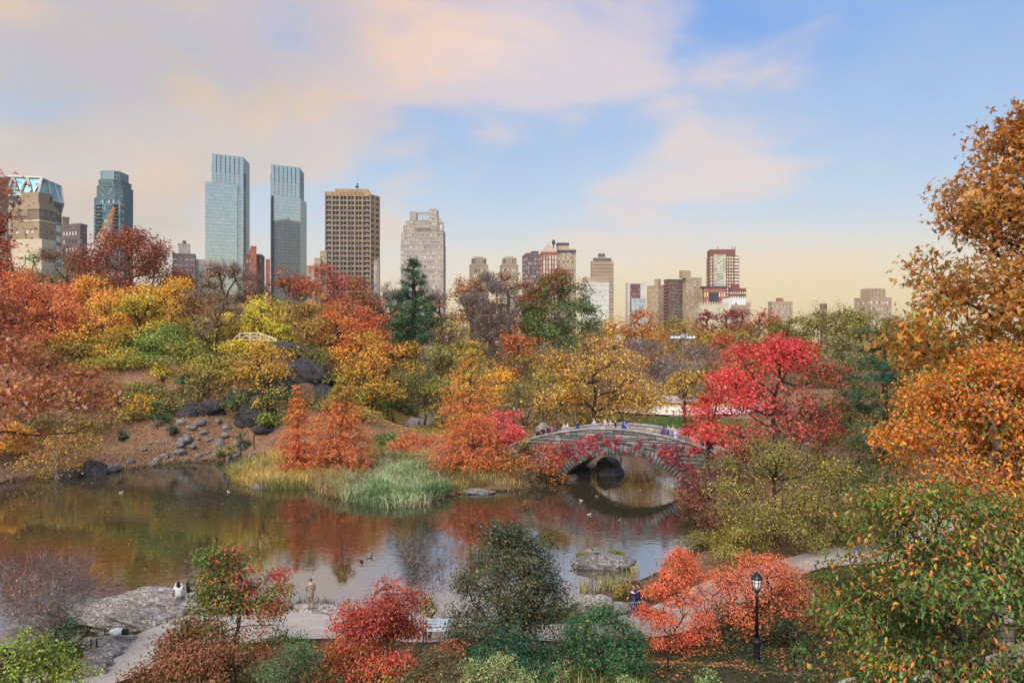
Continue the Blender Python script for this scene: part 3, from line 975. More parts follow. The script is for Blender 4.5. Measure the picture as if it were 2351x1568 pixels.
def stone_pal(rng):
    c = np.array(lin(rng.choice(['6f6e72', '787678', '807e7e', '6a696c', '868280', '747070', '646468', '8a888a'])))
    return c * (.82 + .24 * rng.random())

def build_bridge():
    rng = np.random.default_rng(5)
    root = empty('stone_bridge', (BO[0], BO[1], 0))
    tag(root, 'grey stone arch footbridge with ivy-hung face spanning the pond', 'bridge')
    inv = Matrix.Translation(-Vector(root.location))
    def W(p): return (p[0] - BO[0], p[1] - BO[1], p[2])
    # core with the barrel of the arch cut through it
    ss = np.concatenate([np.linspace(S0, 0, 14), np.linspace(0, 14, 57)[1:], np.linspace(14, S1, 12)[1:]])
    mb = MB()
    prof = [(s, max(b_arc(s), -.9) if 0 < s < 14 else -.9, b_top(s) - DK) for s in ss]
    w0, w1 = .14, BW - .14
    for (s, zb, zt), (s2, zb2, zt2) in zip(prof[:-1], prof[1:]):
        q = [bp(s, w0, zb), bp(s2, w0, zb2), bp(s2, w0, zt2), bp(s, w0, zt), bp(s, w1, zb), bp(s2, w1, zb2), bp(s2, w1, zt2), bp(s, w1, zt)]
        mb.add([W(p) for p in q], [(0, 1, 2, 3), (7, 6, 5, 4), (3, 2, 6, 7), (4, 5, 1, 0)])
    mb.build('arch_body', surf('bridge_mortar', '4b4846', '6a655f', 2, .95, .05, 8), root)
    # walls of the parapets
    pw = surf('parapet_core', '5d5955', '76706a', 2, .95, .03, 10)
    for wa, wb in ((.14, .56), (BW - .56, BW - .14)):
        mb = MB()
        for s, s2 in zip(ss[:-1], ss[1:]):
            q = [bp(a, w, z) for w in (wa, wb) for a, z in ((s, b_top(s) - 1.2), (s2, b_top(s2) - 1.2), (s2, b_top(s2) - .22), (s, b_top(s) - .22))]
            mb.add([W(p) for p in q], [(0, 1, 2, 3), (7, 6, 5, 4), (3, 2, 6, 7)])
        mb.build('parapet_wall', pw, root)
    # deck
    mb = MB()
    for s, s2 in zip(ss[:-1], ss[1:]):
        mb.add([W(bp(a, w, b_top(a) - DK + .005)) for a, w in ((s, .5), (s2, .5), (s2, BW - .5), (s, BW - .5))], [(0, 1, 2, 3)])
    mb.build('deck', M['path'], root)
    sm = tint_mat('bridge_stone', rough=.9, gain=1.0, vary=.4, scale=3.5)
    cm = tint_mat('coping_stone', rough=.85, gain=1.0, vary=.25, scale=3)
    def stone(name, quad, wf, wb, mat, col, bev=.03):
        """quad: four (s,z) corners; front face at depth wf, shrunk by a worn edge"""
        c = np.mean(quad, 0)
        inner = [c + (np.array(p) - c) * max(.5, 1 - bev / max(np.linalg.norm(np.array(p) - c), .05)) for p in quad]
        j = rng.normal(size=4) * .018
        v = [W(bp(p[0], wb, p[1])) for p in quad] + [W(bp(p[0], wf + .045, p[1])) for p in quad] + [W(bp(p[0], wf + jj, p[1])) for p, jj in zip(inner, j)]
        f = [(8, 9, 10, 11)] + [(4 + i, 4 + (i + 1) % 4, 8 + (i + 1) % 4, 8 + i) for i in range(4)] + [(i, (i + 1) % 4, 4 + (i + 1) % 4, 4 + i) for i in range(4)]
        me = np_mesh(name, v, np.array(f), colors=np.tile(col, (len(f), 1)))
        return obj(name, me, mat, root)
    # wedge stones of the arch ring
    n = 41
    th0 = math.asin(7.0 / ARC_R)
    edges = np.linspace(-th0 - .02, th0 + .02, n + 1) + np.concatenate([[0], rng.normal(size=n - 1) * .008, [0]])
    for a, b in zip(edges[:-1], edges[1:]):
        r1 = ARC_R + .75 + rng.random() * .4
        a2, b2 = a + .004, b - .004
        quad = [(ARC_S + r * math.sin(t), ARC_Z + r * math.cos(t)) for r, t in ((ARC_R - .02, a2), (ARC_R - .02, b2), (r1, b2), (r1, a2))]
        stone('voussoir', quad, -.10 - rng.random() * .05, .16, sm, stone_pal(rng))
    # coursed rubble of the face
    z = -.4
    RE = ARC_R + 1.0
    while z < 5.9:
        h = .24 + rng.random() * .2
        s = S0 + rng.random() * .5
        while s < S1:
            ln = .55 + rng.random() * .95
            q = []
            bad = 0
            for a, zz in ((s + .015, z + .012), (s + ln - .015, z + .012), (s + ln - .015, z + h - .012), (s + .015, z + h - .012)):
                zz = min(zz, b_top(a) - .25)
                d = np.array((a - ARC_S, zz - ARC_Z)); r = np.linalg.norm(d)
                if r < RE:
                    bad += 1
                    d = d * ((RE + .01) / r); a, zz = ARC_S + d[0], ARC_Z + d[1]
                    zz = min(zz, b_top(a) - .25)
                q.append((a, zz))
            q = np.array(q)
            ar = .5 * abs(np.dot(q[:, 0], np.roll(q[:, 1], 1)) - np.dot(q[:, 1], np.roll(q[:, 0], 1)))
            low = max(q[:, 1]) < float(H(*[np.array(t) for t in bp(s, -.3, 0)[:2]])) - .1
            if bad < 4 and ar > .05 and not low and q[:, 1].max() - q[:, 1].min() > .1:
                stone('stone', q, rng.random() * .07 - .04, .16, sm, stone_pal(rng))
            s += ln
        z += h
    # blocks on the inside of the far parapet, and the coping of both
    s = S0
    while s < S1:
        ln = .8 + rng.random() * .8
        q = [(s + .01, b_top(s) - DK + .02), (s + ln - .01, b_top(s + ln) - DK + .02), (s + ln - .01, b_top(s + ln) - .26), (s + .01, b_top(s) - .26)]
        stone('parapet_block', q, BW - .62, BW - .5, sm, np.array(lin(rng.choice(['8f8a84', '9c958d', '857f7c', 'a19b95']))))
        s += ln
    for wa, wb in ((-.06, .66), (BW - .66, BW + .06)):
        s = S0
        while s < S1:
            ln = .85 + rng.random() * .35
            mb_v = []
            s2 = s + ln - .015
            for w in (wa, wb):
                for a, dz in ((s, -.24), (s2, -.24), (s2, 0), (s, 0)):
                    mb_v.append(W(bp(a, w, b_top(a) + dz + rng.normal() * .006)))
            f = np.array([(0, 1, 2, 3), (7, 6, 5, 4), (3, 2, 6, 7), (0, 4, 5, 1), (1, 5, 6, 2), (0, 3, 7, 4)])
            c = np.array(lin(rng.choice(['8f8f92', '9c9a98', '858486', '929088']))) * (.85 + .2 * rng.random())
            obj('coping_stone', np_mesh('coping_stone', mb_v, f, colors=np.tile(c, (6, 1))), cm, root)
            s += ln
    # the creeper on the face
    cl = [(-2.5, 3.6, .7), (-1, 3.2, .8), (.6, 3.9, .9), (1.2, 3.1, .9), (2.2, 4.3, .8), (2.6, 3.4, .8), (3.6, 4.6, .9), (4.0, 3.9, .7), (4.5, 5.2, .5), (5.4, 4.5, .7), (6.2, 4.0, .35), (6.5, 4.9, .45), (8.6, 4.2, .4), (9.0, 3.4, .35), (9.0, 4.8, .35),
          (11.6, 4.3, .6), (12.2, 3.7, .9), (12.8, 3.2, 1.0), (13.0, 4.4, .7), (13.4, 2.5, .7), (12.0, 3.0, .7), (11.2, 3.7, .5), (14.2, 2.6, .6), (14.6, 1.9, .5), (.2, 3.0, .6), (-.6, 2.6, .6), (5.0, 3.2, .4), (7.6, 3.6, .3), (10.2, 3.1, .3), (3.3, 2.9, .4), (1.9, 2.6, .4), (10.6, 4.4, .3), (-4, 3.0, .6)]
    pp, cc, ci = [], [], []
    for k, (s, zz, r) in enumerate(cl):
        m = int(110 * r)
        g = rng.normal(size=(m, 2)) * r * np.array((.42, .34))
        for ds, dz in g:
            a, z_ = s + ds, zz + dz
            if np.hypot(a - ARC_S, z_ - ARC_Z) < ARC_R + .05 or z_ > b_top(a) - .2: continue
            pp.append(bp(a, -.14 - rng.random() * .16, z_)); ci.append(k)
    pp = np.array(pp); m = len(pp)
    nr = unit(np.array((-BB[0], -BB[1], .35)) + rng.normal(size=(m, 3)) * .4)
    ax = unit(np.array((0, 0, -1.0)) + rng.normal(size=(m, 3)) * .5)
    col = leaf_colors(rng, ['5c1c2e', '7a2436', '9c2e40', 'b83c48'], np.array(ci), None)
    Ls = .2 * (.6 + .7 * rng.random(m))
    mb = MB()
    for k in range(26):
        i = rng.integers(0, len(cl)); j = rng.integers(0, len(cl))
        if abs(cl[i][0] - cl[j][0]) > 3: continue
        a, b = cl[i], cl[j]
        pts = []
        for t in np.linspace(0, 1, 6):
            s_ = a[0] + (b[0] - a[0]) * t + rng.normal() * .08; z_ = a[1] + (b[1] - a[1]) * t + rng.normal() * .08
            pts.append(bp(s_, -.12, z_))
        mb.tube(pts, .014, 4)
    vine = empty('creeper', bp(5, -.2, 3)); tag(vine, 'crimson creeper hanging over the stone face of the bridge', 'creeper')
    for o in (mb.build('stems', M['darkbark'], None), obj('leaves', leaf_mesh('leaves', pp, nr, ax, Ls, Ls * .9, col, rng), M['leaf'])):
        o.data.transform(Matrix.Translation(-vine.location)); o.parent = vine; o['kind'] = 'stuff'
build_bridge()

# ------------------------------------------------------------------ rocks
import bmesh
from mathutils import noise as mnoise
_ico = {}
def ico(sub):
    if sub not in _ico:
        bm = bmesh.new(); bmesh.ops.create_icosphere(bm, subdivisions=sub, radius=1)
        _ico[sub] = (np.array([v.co[:] for v in bm.verts]), np.array([[v.index for v in f.verts] for f in bm.faces]))
        bm.free()
    return _ico[sub]

def rock_mesh(rng, d, sub=3, facets=11, grain=.05, strata=0.0):
    v, f = ico(sub)
    n = unit(rng.normal(size=(facets, 3))); off = .72 + .3 * rng.random(facets)
    dot = v @ n.T
    r = np.min(np.where(dot > .05, off / np.maximum(dot, .05), 9), axis=1)
    r = np.minimum(r, 1.12)
    p = v * r[:, None]
    off3 = Vector(rng.random(3) * 40)
    fr = np.array([mnoise.ridged_multi_fractal(Vector(a) * 1.6 + off3, 1.0, 2.1, 4, 1.0, 2.0) for a in v])
    p = p * (1 + grain * 1.1 * (fr - fr.mean()))[:, None]
    q = p * 2.3 + rng.random(3) * 9
    p = p * (1 + grain * (vnoise(q[:, 0] + q[:, 2], q[:, 1] - q[:, 2], .5, 2) - .5)[:, None] * 2)
    if strata:
        k = p[:, 2] * .8 + p[:, 0] * .25
        p = p * (1 + strata * np.sin(k * 17 + 3 * vnoise(q[:, 0], q[:, 1], .8, 5))[:, None] * np.array((1, 1, .2)))
    return np_mesh('rock', p * np.array(d), f, smooth=False)

def rock(name, label, x, y, d, mat='rock', rz=0.0, seed=0, sink=.3, sub=3, group=None, z=None, tilt=(0, 0), strata=0.0, facets=11, grain=.05):
    rng = np.random.default_rng(seed)
    z = max(float(H(np.array(x), np.array(y))), -.2) if z is None else z
    o = obj(name, rock_mesh(rng, d, sub, facets, grain, strata), M[mat], None, (x, y, z + d[2] * (1 - 2 * sink) * .6), (tilt[0], tilt[1], rz))
    return tag(o, label, 'rock', group)

def build_rocks():
    rg = np.random.default_rng(21)
    # scattered on the leafy bank
    k = 0
    spots = [(425, 1012, 1.5), (505, 1022, 1.6), (515, 1002, 1.2), (545, 1020, 1.2), (412, 1022, 1.3), (412, 1040, 1.3), (440, 1028, .9), (378, 1048, .9), (360, 1058, 1.0), (455, 1048, .9), (478, 1040, .7), (500, 1046, 1.5), (540, 1046, 1.5),
             (560, 1028, 1.2), (350, 1068, .8), (300, 1062, .9), (470, 995, 1.0), (440, 985, .9), (400, 990, .8), (380, 985, .7), (520, 985, 1.1), (480, 1010, .8), (395, 1058, .6), (430, 1054, .6), (590, 1040, 1.0), (330, 1035, .7), (460, 972, 1.4), (500, 968, 1.0), (415, 972, 1.0),
             (370, 1018, .6), (345, 1020, .5), (525, 1054, .7), (455, 1008, .6), (575, 1048, .8)]
    for u, v, s in spots:
        Y = meet(u, v)
        if Y is None: continue
        x = (u - CU) / FPX * Y
        s *= .62
        rock('rock', 'tiny grey stone half sunk in the leaf litter of the bank' if s < .46 else ('head-sized grey rock lying loose on the leafy bank' if s < .7 else 'large angular grey rock lying loose on the leafy bank'), x, Y, (s * (.7 + .5 * rg.random()), s * .7, s * (.5 + .3 * rg.random())), 'rock', rg.random() * 6, 100 + k, .42, 3, 'loose rocks on the leafy bank', facets=7, grain=.12)
        k += 1
    # dark outcrop up the hill
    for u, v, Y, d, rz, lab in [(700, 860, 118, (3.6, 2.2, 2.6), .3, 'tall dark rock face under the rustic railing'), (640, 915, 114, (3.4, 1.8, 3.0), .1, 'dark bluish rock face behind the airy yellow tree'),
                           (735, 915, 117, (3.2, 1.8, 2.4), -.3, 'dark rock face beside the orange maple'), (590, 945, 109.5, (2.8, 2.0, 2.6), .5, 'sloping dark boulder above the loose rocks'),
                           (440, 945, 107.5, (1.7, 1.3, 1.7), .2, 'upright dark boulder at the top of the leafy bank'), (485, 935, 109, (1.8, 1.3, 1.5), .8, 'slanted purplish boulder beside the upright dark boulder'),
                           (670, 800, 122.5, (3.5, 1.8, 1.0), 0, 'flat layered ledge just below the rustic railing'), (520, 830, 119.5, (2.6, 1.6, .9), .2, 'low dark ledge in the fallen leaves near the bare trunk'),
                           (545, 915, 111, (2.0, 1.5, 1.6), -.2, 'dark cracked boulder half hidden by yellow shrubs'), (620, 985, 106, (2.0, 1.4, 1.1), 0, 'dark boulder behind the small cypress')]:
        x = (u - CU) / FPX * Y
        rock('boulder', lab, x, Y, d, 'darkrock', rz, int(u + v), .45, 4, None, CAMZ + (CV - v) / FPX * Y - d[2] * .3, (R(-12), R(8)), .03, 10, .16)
    # shore
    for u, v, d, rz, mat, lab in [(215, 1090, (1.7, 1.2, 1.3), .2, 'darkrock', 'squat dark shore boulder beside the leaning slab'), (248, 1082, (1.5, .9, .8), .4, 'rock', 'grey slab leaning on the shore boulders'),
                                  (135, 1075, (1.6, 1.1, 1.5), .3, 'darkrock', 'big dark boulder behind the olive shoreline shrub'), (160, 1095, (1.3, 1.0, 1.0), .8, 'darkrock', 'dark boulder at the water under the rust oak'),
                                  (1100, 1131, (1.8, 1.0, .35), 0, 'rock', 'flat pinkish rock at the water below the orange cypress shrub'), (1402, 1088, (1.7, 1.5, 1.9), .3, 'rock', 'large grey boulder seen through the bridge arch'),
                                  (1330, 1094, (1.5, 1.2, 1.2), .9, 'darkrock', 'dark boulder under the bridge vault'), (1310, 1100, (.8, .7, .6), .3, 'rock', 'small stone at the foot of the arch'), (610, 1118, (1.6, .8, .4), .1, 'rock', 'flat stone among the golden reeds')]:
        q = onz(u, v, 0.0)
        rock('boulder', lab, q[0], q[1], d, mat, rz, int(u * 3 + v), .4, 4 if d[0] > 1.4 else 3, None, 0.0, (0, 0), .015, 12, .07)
    # foreground ledges
    for u, v, z, d, rz, lab, tl in [(300, 1402, .35, (2.6, 1.5, .62), .25, 'long pale ledge of rock reaching into the pond', (0, R(4))), (375, 1385, .5, (2.8, 1.6, .8), .1, 'broad pale ledge the people in white sit on', (R(5), 0)), (345, 1425, .5, (2.4, 1.2, .7), .2, 'worn lower step of pale rock beside the path', (R(-8), R(5))),
                                ]:
        q = onz(u, v, z)
        rock('ledge', lab, q[0], q[1], d, 'ledge', rz, int(u + 7), .35, 5, None, .1, tl, .04, 9, .2)
    for u, v, z, d, rz, lab in [(247, 1468, .5, (1.15, .6, .42), .15, 'flat grey stone with a white bag lying on it'), (255, 1484, .5, (1.0, .6, .5), .1, 'dark-edged boulder below the stone with the bag'), (232, 1512, .5, (.9, .7, .45), .8, 'smooth grey boulder along the path edge'),
                                (215, 1540, .6, (.75, .5, .35), .7, 'low stone edging the path beside the lime bush'), (175, 1560, .7, (1.1, .6, .5), .5, 'rounded stone half under the lime bush'), (278, 1462, .5, (.7, .5, .3), .4, 'pale slab at the water beside the path'),
                                (712, 1398, .35, (1.5, .55, .3), .05, 'low ledge the man in the suit stands on'), (790, 1412, .3, (1.0, .5, .32), -.3, 'broken stone at the edge of the landing'), (755, 1403, .3, (1.0, .5, .26), .2, 'thin pale ledge next to the standing man'),
                                (1000, 1405, .3, (1.2, .6, .35), .2, 'grey stone behind the red dogwood'), (1365, 1385, .4, (1.1, .7, .5), .4, 'pale boulder beside the dark green bush and path'), (1385, 1402, .5, (1.4, .7, .4), .2, 'long pale stone edging the path near the walkers'), (1345, 1375, .35, (.8, .5, .4), .1, 'small pale boulder at the near shore')]:
        q = onz(u, v, z)
        rock('boulder', lab, q[0], q[1], d, 'ledge', rz, int(u + v * 2), .4, 4, None, None, (0, 0), .03, 10, .1)
    q = onz(1388, 1302)
    rock('islet_rock', 'long grey rock rising from the pond with tufts of grass', q[0], q[1] + .3, (2.15, .95, .75), 'rock', -.08, 77, .4, 4, None, -.05, (0, 0), .04, 12, .1)
    q = onz(1375, 1285)
    rock('islet_rock', 'back part of the islet where the mallard stands', q[0], q[1] + .4, (1.3, .7, .75), 'rock', .1, 78, .4, 4, None, -.05, (0, 0), .04, 12, .1)
    # the big round boulder beyond the bridge end
    rock('boulder', 'rounded grey boulder beyond the bridge end where people gather', *at(1250, 985, 95)[:2], (1.1, .9, 1.35), 'rock', .2, 91, .3, 4, None, float(at(1250, 1000, 95)[2]), (0, 0), 0, 16, .05)
build_rocks()
# ------------------------------------------------------------------ the planting, far to near
RUST = ['7c3a26', '9a4a2e', 'b45c36', 'c06a3c']; ORANGE = ['b8622a', 'cf762c', 'dc8a34', 'e29a44']; GOLD = ['c98a2a', 'dba033', 'e8b23c', 'e0a848']
YELLOW = ['c6b02e', 'dcc236', 'e8cf40']; LIME = ['8c9c34', 'a8b038', 'c2c440']; OLIVE = ['6f6c36', '857f3e', '9a9048', '78783c']; GREEN = ['4c662e', '5c7834', '6f8a3e', '456030']
DKGREEN = ['1e3a2a', '2a4a34', '34583c', '24442e']; RED = ['b42c36', 'd03c44', 'e24e50', 'e66460']; PINKRED = ['c44c44', 'd85c50', 'e27462']; DKRED = ['6e2630', '822e34', '94383a', 'a84840']
CORAL = ['d65c40', 'e46e4a', 'ee8058', 'f2905e']; BROWN = ['7c5c3e', '8e6c46', '9c7c50']; CYP = ['a85434', 'b8603a', 'c8703e', 'd0824a']; PURPLE = ['8a7468', '9a8070', 'a88a6c']

def T(label, u, Y, vt, vb, w, pal, name='tree', cat='tree', **k):
    return plant(name, label, cat, u, Y, vt, vb, w, pal, **k)
def S(label, u, Y, vt, vb, w, pal, name='shrub', **k):
    k.setdefault('stems', 4); k.setdefault('lobes', 10); k.setdefault('prof', 'dome')
    return plant(name, label, 'shrub', u, Y, vt, vb, w, pal, **k)

# the far belt beyond the rink
FB = 'trees of the belt beyond the rink'
for a in [('golden tree behind the floodlight mast', 1410, 230, 718, 830, 140, GOLD), ('thin orange-brown tree half bare beside the golden tree', 1480, 228, 708, 830, 110, ORANGE, dict(bare=.5, dens=.6)),
          ('ochre round tree below the balconied brick tower', 1570, 240, 736, 850, 150, ['a8842e', 'b8923a', 'c09a3c']), ('ochre and olive tree below the cream ornate building', 1650, 240, 740, 850, 130, ['a07c34', 'b08a3a', '8e7c3a']),
          ('russet tree with dark trunk behind the rink end', 1655, 200, 766, 880, 95, ['a84a30', 'b8583a', 'c46a40']), ('small wine-red tree before the cream ornate building', 1665, 300, 702, 770, 75, DKRED), ('second wine-red tree before the cream ornate building', 1625, 300, 716, 770, 60, DKRED),
          ('red-orange tree between the olive willows', 1745, 270, 702, 800, 100, ['a8483a', 'b8583e', '9a4038']), ('olive willow left of the red-orange tree', 1715, 222, 738, 880, 130, OLIVE), ('olive willow above the bright red maple', 1790, 214, 722, 890, 150, OLIVE),
          ('tall airy olive willow with forked dark limbs', 1880, 212, 690, 880, 150, OLIVE, dict(dens=.75, lobes=20, lsize=.28)), ('spindly olive tree standing above its neighbours', 1925, 222, 686, 820, 90, OLIVE, dict(dens=.55, lobes=12, lsize=.25)),
          ('broad olive willow behind the dark pine', 2000, 208, 712, 900, 190, OLIVE), ('olive willow beside the bronze plane tree', 2090, 205, 735, 900, 160, ['6a6838', '7c763e', '8a8244']),
          ('grey-green willow low behind the red maple', 1930, 180, 780, 930, 190, ['6e6e42', '7e7a48', '8a8650']), ('maroon tree at the belt edge below the white cube roof', 1705, 290, 708, 780, 60, ['8a3c3c', '9a4844', '7c3438']),
          ('dull brown tree beside the rink bank', 1590, 195, 800, 900, 120, ['8a6a3a', '9a7838', 'a88440']), ('olive tree on the rink bank', 1700, 185, 800, 930, 140, ['6e6c38', '807a40', '8e7c40']), ('amber tree behind the bare elm', 1330, 215, 760, 880, 150, ORANGE), ('orange tree glowing behind the bare limbs', 1180, 215, 740, 860, 130, ORANGE),
          ('amber tree between the two floodlight masts', 1500, 205, 770, 880, 130, ['c07a2c', 'cf8a32', 'b8762e']), ('low ochre tree behind the pine on the far rise', 1030, 225, 720, 850, 130, GOLD, dict(bare=.3, dens=.6))]:
    k = a[7] if len(a) > 7 else {}
    T(*a[:7], group=FB, **k)
S('bare grey-violet thicket behind the golden spreading tree', 1570, 170, 800, 910, 190, PURPLE, bare=1.1, dens=.5, bark='greybark', name='thicket', prof='round')
S('bare grey thicket beyond the bridge tree', 1470, 160, 795, 930, 200, PURPLE, bare=1.1, dens=.5, bark='greybark', name='thicket', prof='round')

# the wooded hill, upper rows
HB = 'trees crowding the wooded hill'
for a in [('scarlet-orange maple below the arched hotel', 22, 168, 545, 720, 110, ['c04a30', 'd45a38', 'e06a44']), ('pale green tree between scarlet maple and bare elm', 80, 176, 566, 720, 120, ['6f8446', '84964e', '98a458']), ('half bare brown elm below the dark brick block', 155, 172, 555, 730, 130, BROWN, dict(bare=.8, dens=.5)),
          ('big oxblood oak with sunset showing through its top', 300, 158, 521, 710, 225, ['6e3428', '84402e', '984c34', 'a85c3c'], dict(lobes=34, lsize=.24, dens=2.4, fill=.4, pal2=['8a6a3c', '9a5c3c'], w2=lambda q: .5 * (1 - q[:, 2]))),
          ('wide red-orange maple at the left of the hill', 65, 150, 618, 800, 210, ['c8623e', 'd87844', 'e08c4c']), ('thin umber tree beside the glass tower foot', 450, 168, 612, 760, 110, BROWN, dict(bare=.5, dens=.5)),
          ('half bare tawny tree with forked dark trunk', 515, 156, 598, 770, 125, ['8a6238', '9c703c', 'b07c40'], dict(bare=.9, dens=.35, bark='darkbark')), ('bare brownish tree between the tall glass towers', 578, 162, 628, 770, 95, BROWN, dict(bare=.8, dens=.4)),
          ('dark red tree with green skirt below the second glass tower', 660, 160, 604, 770, 120, ['a04a38', 'b0543c', '8a5c3c'], dict(pal2=GREEN, w2=lambda q: 1.1 - 1.6 * q[:, 2])), ('lime-yellow tree with dark crooked limbs', 605, 146, 672, 800, 120, YELLOW + LIME, dict(dens=.75, bark='darkbark')),
          ('crimson tree below the striped tower', 755, 170, 612, 770, 150, ['9c3c38', 'b44a3c', 'c05c40']), ('bright gold narrow tree in front of the crimson one', 730, 148, 652, 800, 80, GOLD, dict(prof='egg')),
          ('russet tree at the right shoulder of the hill', 825, 165, 640, 800, 130, ['a05032', 'b06038', '94583a'], dict(bare=.3)), ('bare mauve-brown tree beside the dark pine', 885, 172, 645, 810, 110, PURPLE, dict(bare=1.2, dens=.3)),
          ('thin bare tree with sunlit yellow twigs behind the pine', 1010, 168, 672, 830, 120, GOLD, dict(bare=1.0, dens=.2)), ('orange-gold spreading tree under the oxblood oak', 225, 142, 636, 800, 175, ['d88c34', 'e49e40', 'ecae4c']),
          ('yellow tree right of the oxblood oak', 405, 152, 640, 770, 120, GOLD), ('golden tree in the middle of the hill', 345, 143, 660, 810, 140, ['ccA034', 'dcb03c', 'e8bc44']), ('reddish orange maple low on the left of the hill', 115, 132, 690, 860, 160, ['cc6e42', 'd88048', 'c8743f']),
          ('salmon-red maple with dark limbs', 195, 129, 722, 870, 130, PINKRED + ['d88058'], dict(bark='darkbark')), ('butter-yellow maple above the forked trunk', 290, 127, 745, 875, 120, ['d8b038', 'e4be44', 'ccb040']), ('olive-brown tree behind the rustic railing', 700, 142, 690, 810, 120, ['8a6e3a', '9a7c3c', '7a6a38'], dict(bare=.4)),
          ('brownish tree left of the rustic railing', 470, 140, 680, 800, 120, ['94683a', 'a4763c', '8a6a3a'], dict(bare=.4, dens=.6)), ('yellow tree right above the rustic railing', 565, 134, 706, 800, 100, YELLOW), ('amber tree behind the orange maple', 775, 140, 712, 840, 100, ORANGE), ('vermilion tree rising over the orange maple', 832, 131, 700, 830, 110, ['b84a32', 'c85a38', 'd46c40']),
          ('olive tree below the crimson tree', 735, 136, 740, 850, 90, OLIVE), ('brown tree filling the hill between yellow and salmon maples', 260, 150, 700, 830, 120, ['a8742e', 'b8843a', '9a6c36']), ('ochre tree at the hill foot behind the dark pine', 1000, 142, 775, 930, 120, OLIVE + ['a8923e']), ('brick-orange tree beside the pine trunk', 890, 152, 700, 850, 110, ['a8623a', 'b8703e', 'a07040'], dict(bare=.4)),
          ('olive-gold tree in front of the bare grey limbs', 1060, 150, 760, 880, 110, ['8e863e', 'a08e40', '7e7a3a'])]:
    k = a[7] if len(a) > 7 else {}
    a = list(a[:7]); a[4] += 28; a[5] *= 1.18
    k.setdefault('dens', .85)
    T(*a, group=HB, **k)
# fill behind the hill's crest
for i, u in enumerate(range(-60, 1020, 72)):
    T(['dim russet tree behind the crest of the hill', 'dim ochre tree behind the crest of the hill', 'dim brown tree behind the crest of the hill'][i % 3], u, 192 + 9 * (i % 3), 664 + 14 * (i % 4), 800, 120, [['9a4c36', 'ac5c3c', '8c4a38'], ['a8843a', 'b8923e', '968040'], ['7c5c40', '8c6c46', '9a7048']][i % 3], group='dim trees along the crest', n=120, lobes=10, dens=.8)
for i, u in enumerate(range(1040, 2300, 84)):
    T(['dim olive tree in the mass behind the belt', 'dim bronze tree in the mass behind the belt'][i % 2], u, 330 + 12 * (i % 3), 735 + 10 * (i % 3), 810, 110, [OLIVE, ['8a7440', '9a7e40', '7c6c40']][i % 2], group='dim trees behind the belt', n=110, lobes=9, dens=.8)
conifer('pine_tree', 'tall dark green pine standing in front of the stone tower', 'tree', 948, 148, 590, 805, 140, ['1c4030', '265238', '326440', '3e7046'], tiers=14, per=8, droop=.12, upturn=.38, aspect=.26, lpx=2.6, bark='darkbark', shaggy=.13, dens=2.0, gap=.08, prof=lambda t: np.clip(1.05 - t, .04, 1) ** .8 * np.clip(.7 + t * 2, 0, 1))
T('tall leafless grey elm with broad fan of twigs', 1135, 172, 636, 850, 185, PURPLE, name='elm_tree', bare=2.6, dens=.14, bark='greybark', prof='vase', lobes=20, lsize=.3, n=420, pal2=GOLD, w2=lambda q: 1.2 - 2 * q[:, 2], trunk=.55)
T('brown leafy crown behind the leafless elm', 1085, 188, 620, 740, 120, ['8a5a36', '9a6438', 'a8703c'], dens=.9)
T('brown-topped tree between elm and great oak', 1170, 190, 622, 760, 120, ['8c5034', '9c5c38', '84603a'])
T('great oak with red tips over a dark green crown', 1285, 178, 614, 840, 205, ['3e5a2e', '4c6832', '5a7236', '687a3a'], name='oak_tree', lobes=34, lsize=.24, n=560, dens=2.4, fill=.4, pal2=['8a3c30', 'a04a36', '8a5a36'], w2=lambda q: (q[:, 2] - .55) * 1.5 - .2 * q[:, 0], bark='greybark', prof='round', trunk=.5)
T('dark green tree under the great oak', 1330, 168, 760, 880, 130, ['3a5a34', '466638', '527040'])
T('orange undergrowth tree behind the elm trunk', 1190, 160, 770, 880, 130, ['b8622e', 'c87434', 'a85a30'])

# the hill's face
S('rounded sage green thicket on the hill face', 395, 123, 742, 905, 150, ['5c7838', '708a42', '8a9a4a'], group=None, name='thicket', lobes=16)
S('glowing lemon-lime bush left of the rustic railing', 468, 125, 730, 830, 105, LIME + YELLOW)
S('lemon bush under the rustic railing', 545, 121.5, 785, 850, 90, YELLOW)
S('small lemon bush at the right end of the rustic railing', 655, 124.5, 745, 805, 62, YELLOW + LIME)
S('bright green bush below the dim brown trees', 700, 127, 785, 830, 70, ['7ca03a', '94b044', '6a9038'])
T('slim bare tree with a straight dark trunk on the slope', 497, 121, 680, 800, 110, ['8a7a3c', '9c8840'], bare=.7, dens=.3, bark='darkbark', trunk=.24)
S('mustard bush below the forked trunk', 270, 119, 838, 930, 110, ['a89a34', 'bca83a', '8c8c36'])
S('deep olive bush under the salmon maple', 200, 121, 850, 930, 130, ['5f6a30', '74783a', '8a863c'])
S('yellow sprig bush on the steep bank', 372, 114.5, 838, 900, 75, YELLOW + ['8a9c38'])
S('dark green laurel on the hill face', 425, 114, 862, 915, 70, ['2e5a30', '3a6a38', '48783e'])
S('rust and green brush below the thicket', 470, 113, 870, 935, 95, ['7a7438', '8c6a38', '6c7a3c'])
S('dull olive brush at the hill foot', 390, 111, 895, 955, 100, ['6f7238', '848040', '7a5f38'])
T('small orange-topped tree with a leaning pale trunk', 322, 107, 905, 985, 92, ['c8a032', 'd89a36', 'b8a03a'], name='small_tree', du=-22, trunk=.12, bark='greybark', trunk_frac=.3, pal2=['5a7a34'], w2=.2)
S('blue-green holly beside the leaning trunk', 362, meet(362, 985) or 104, 925, 985, 48, ['1f5a3a', '2a6a44', '347850'])
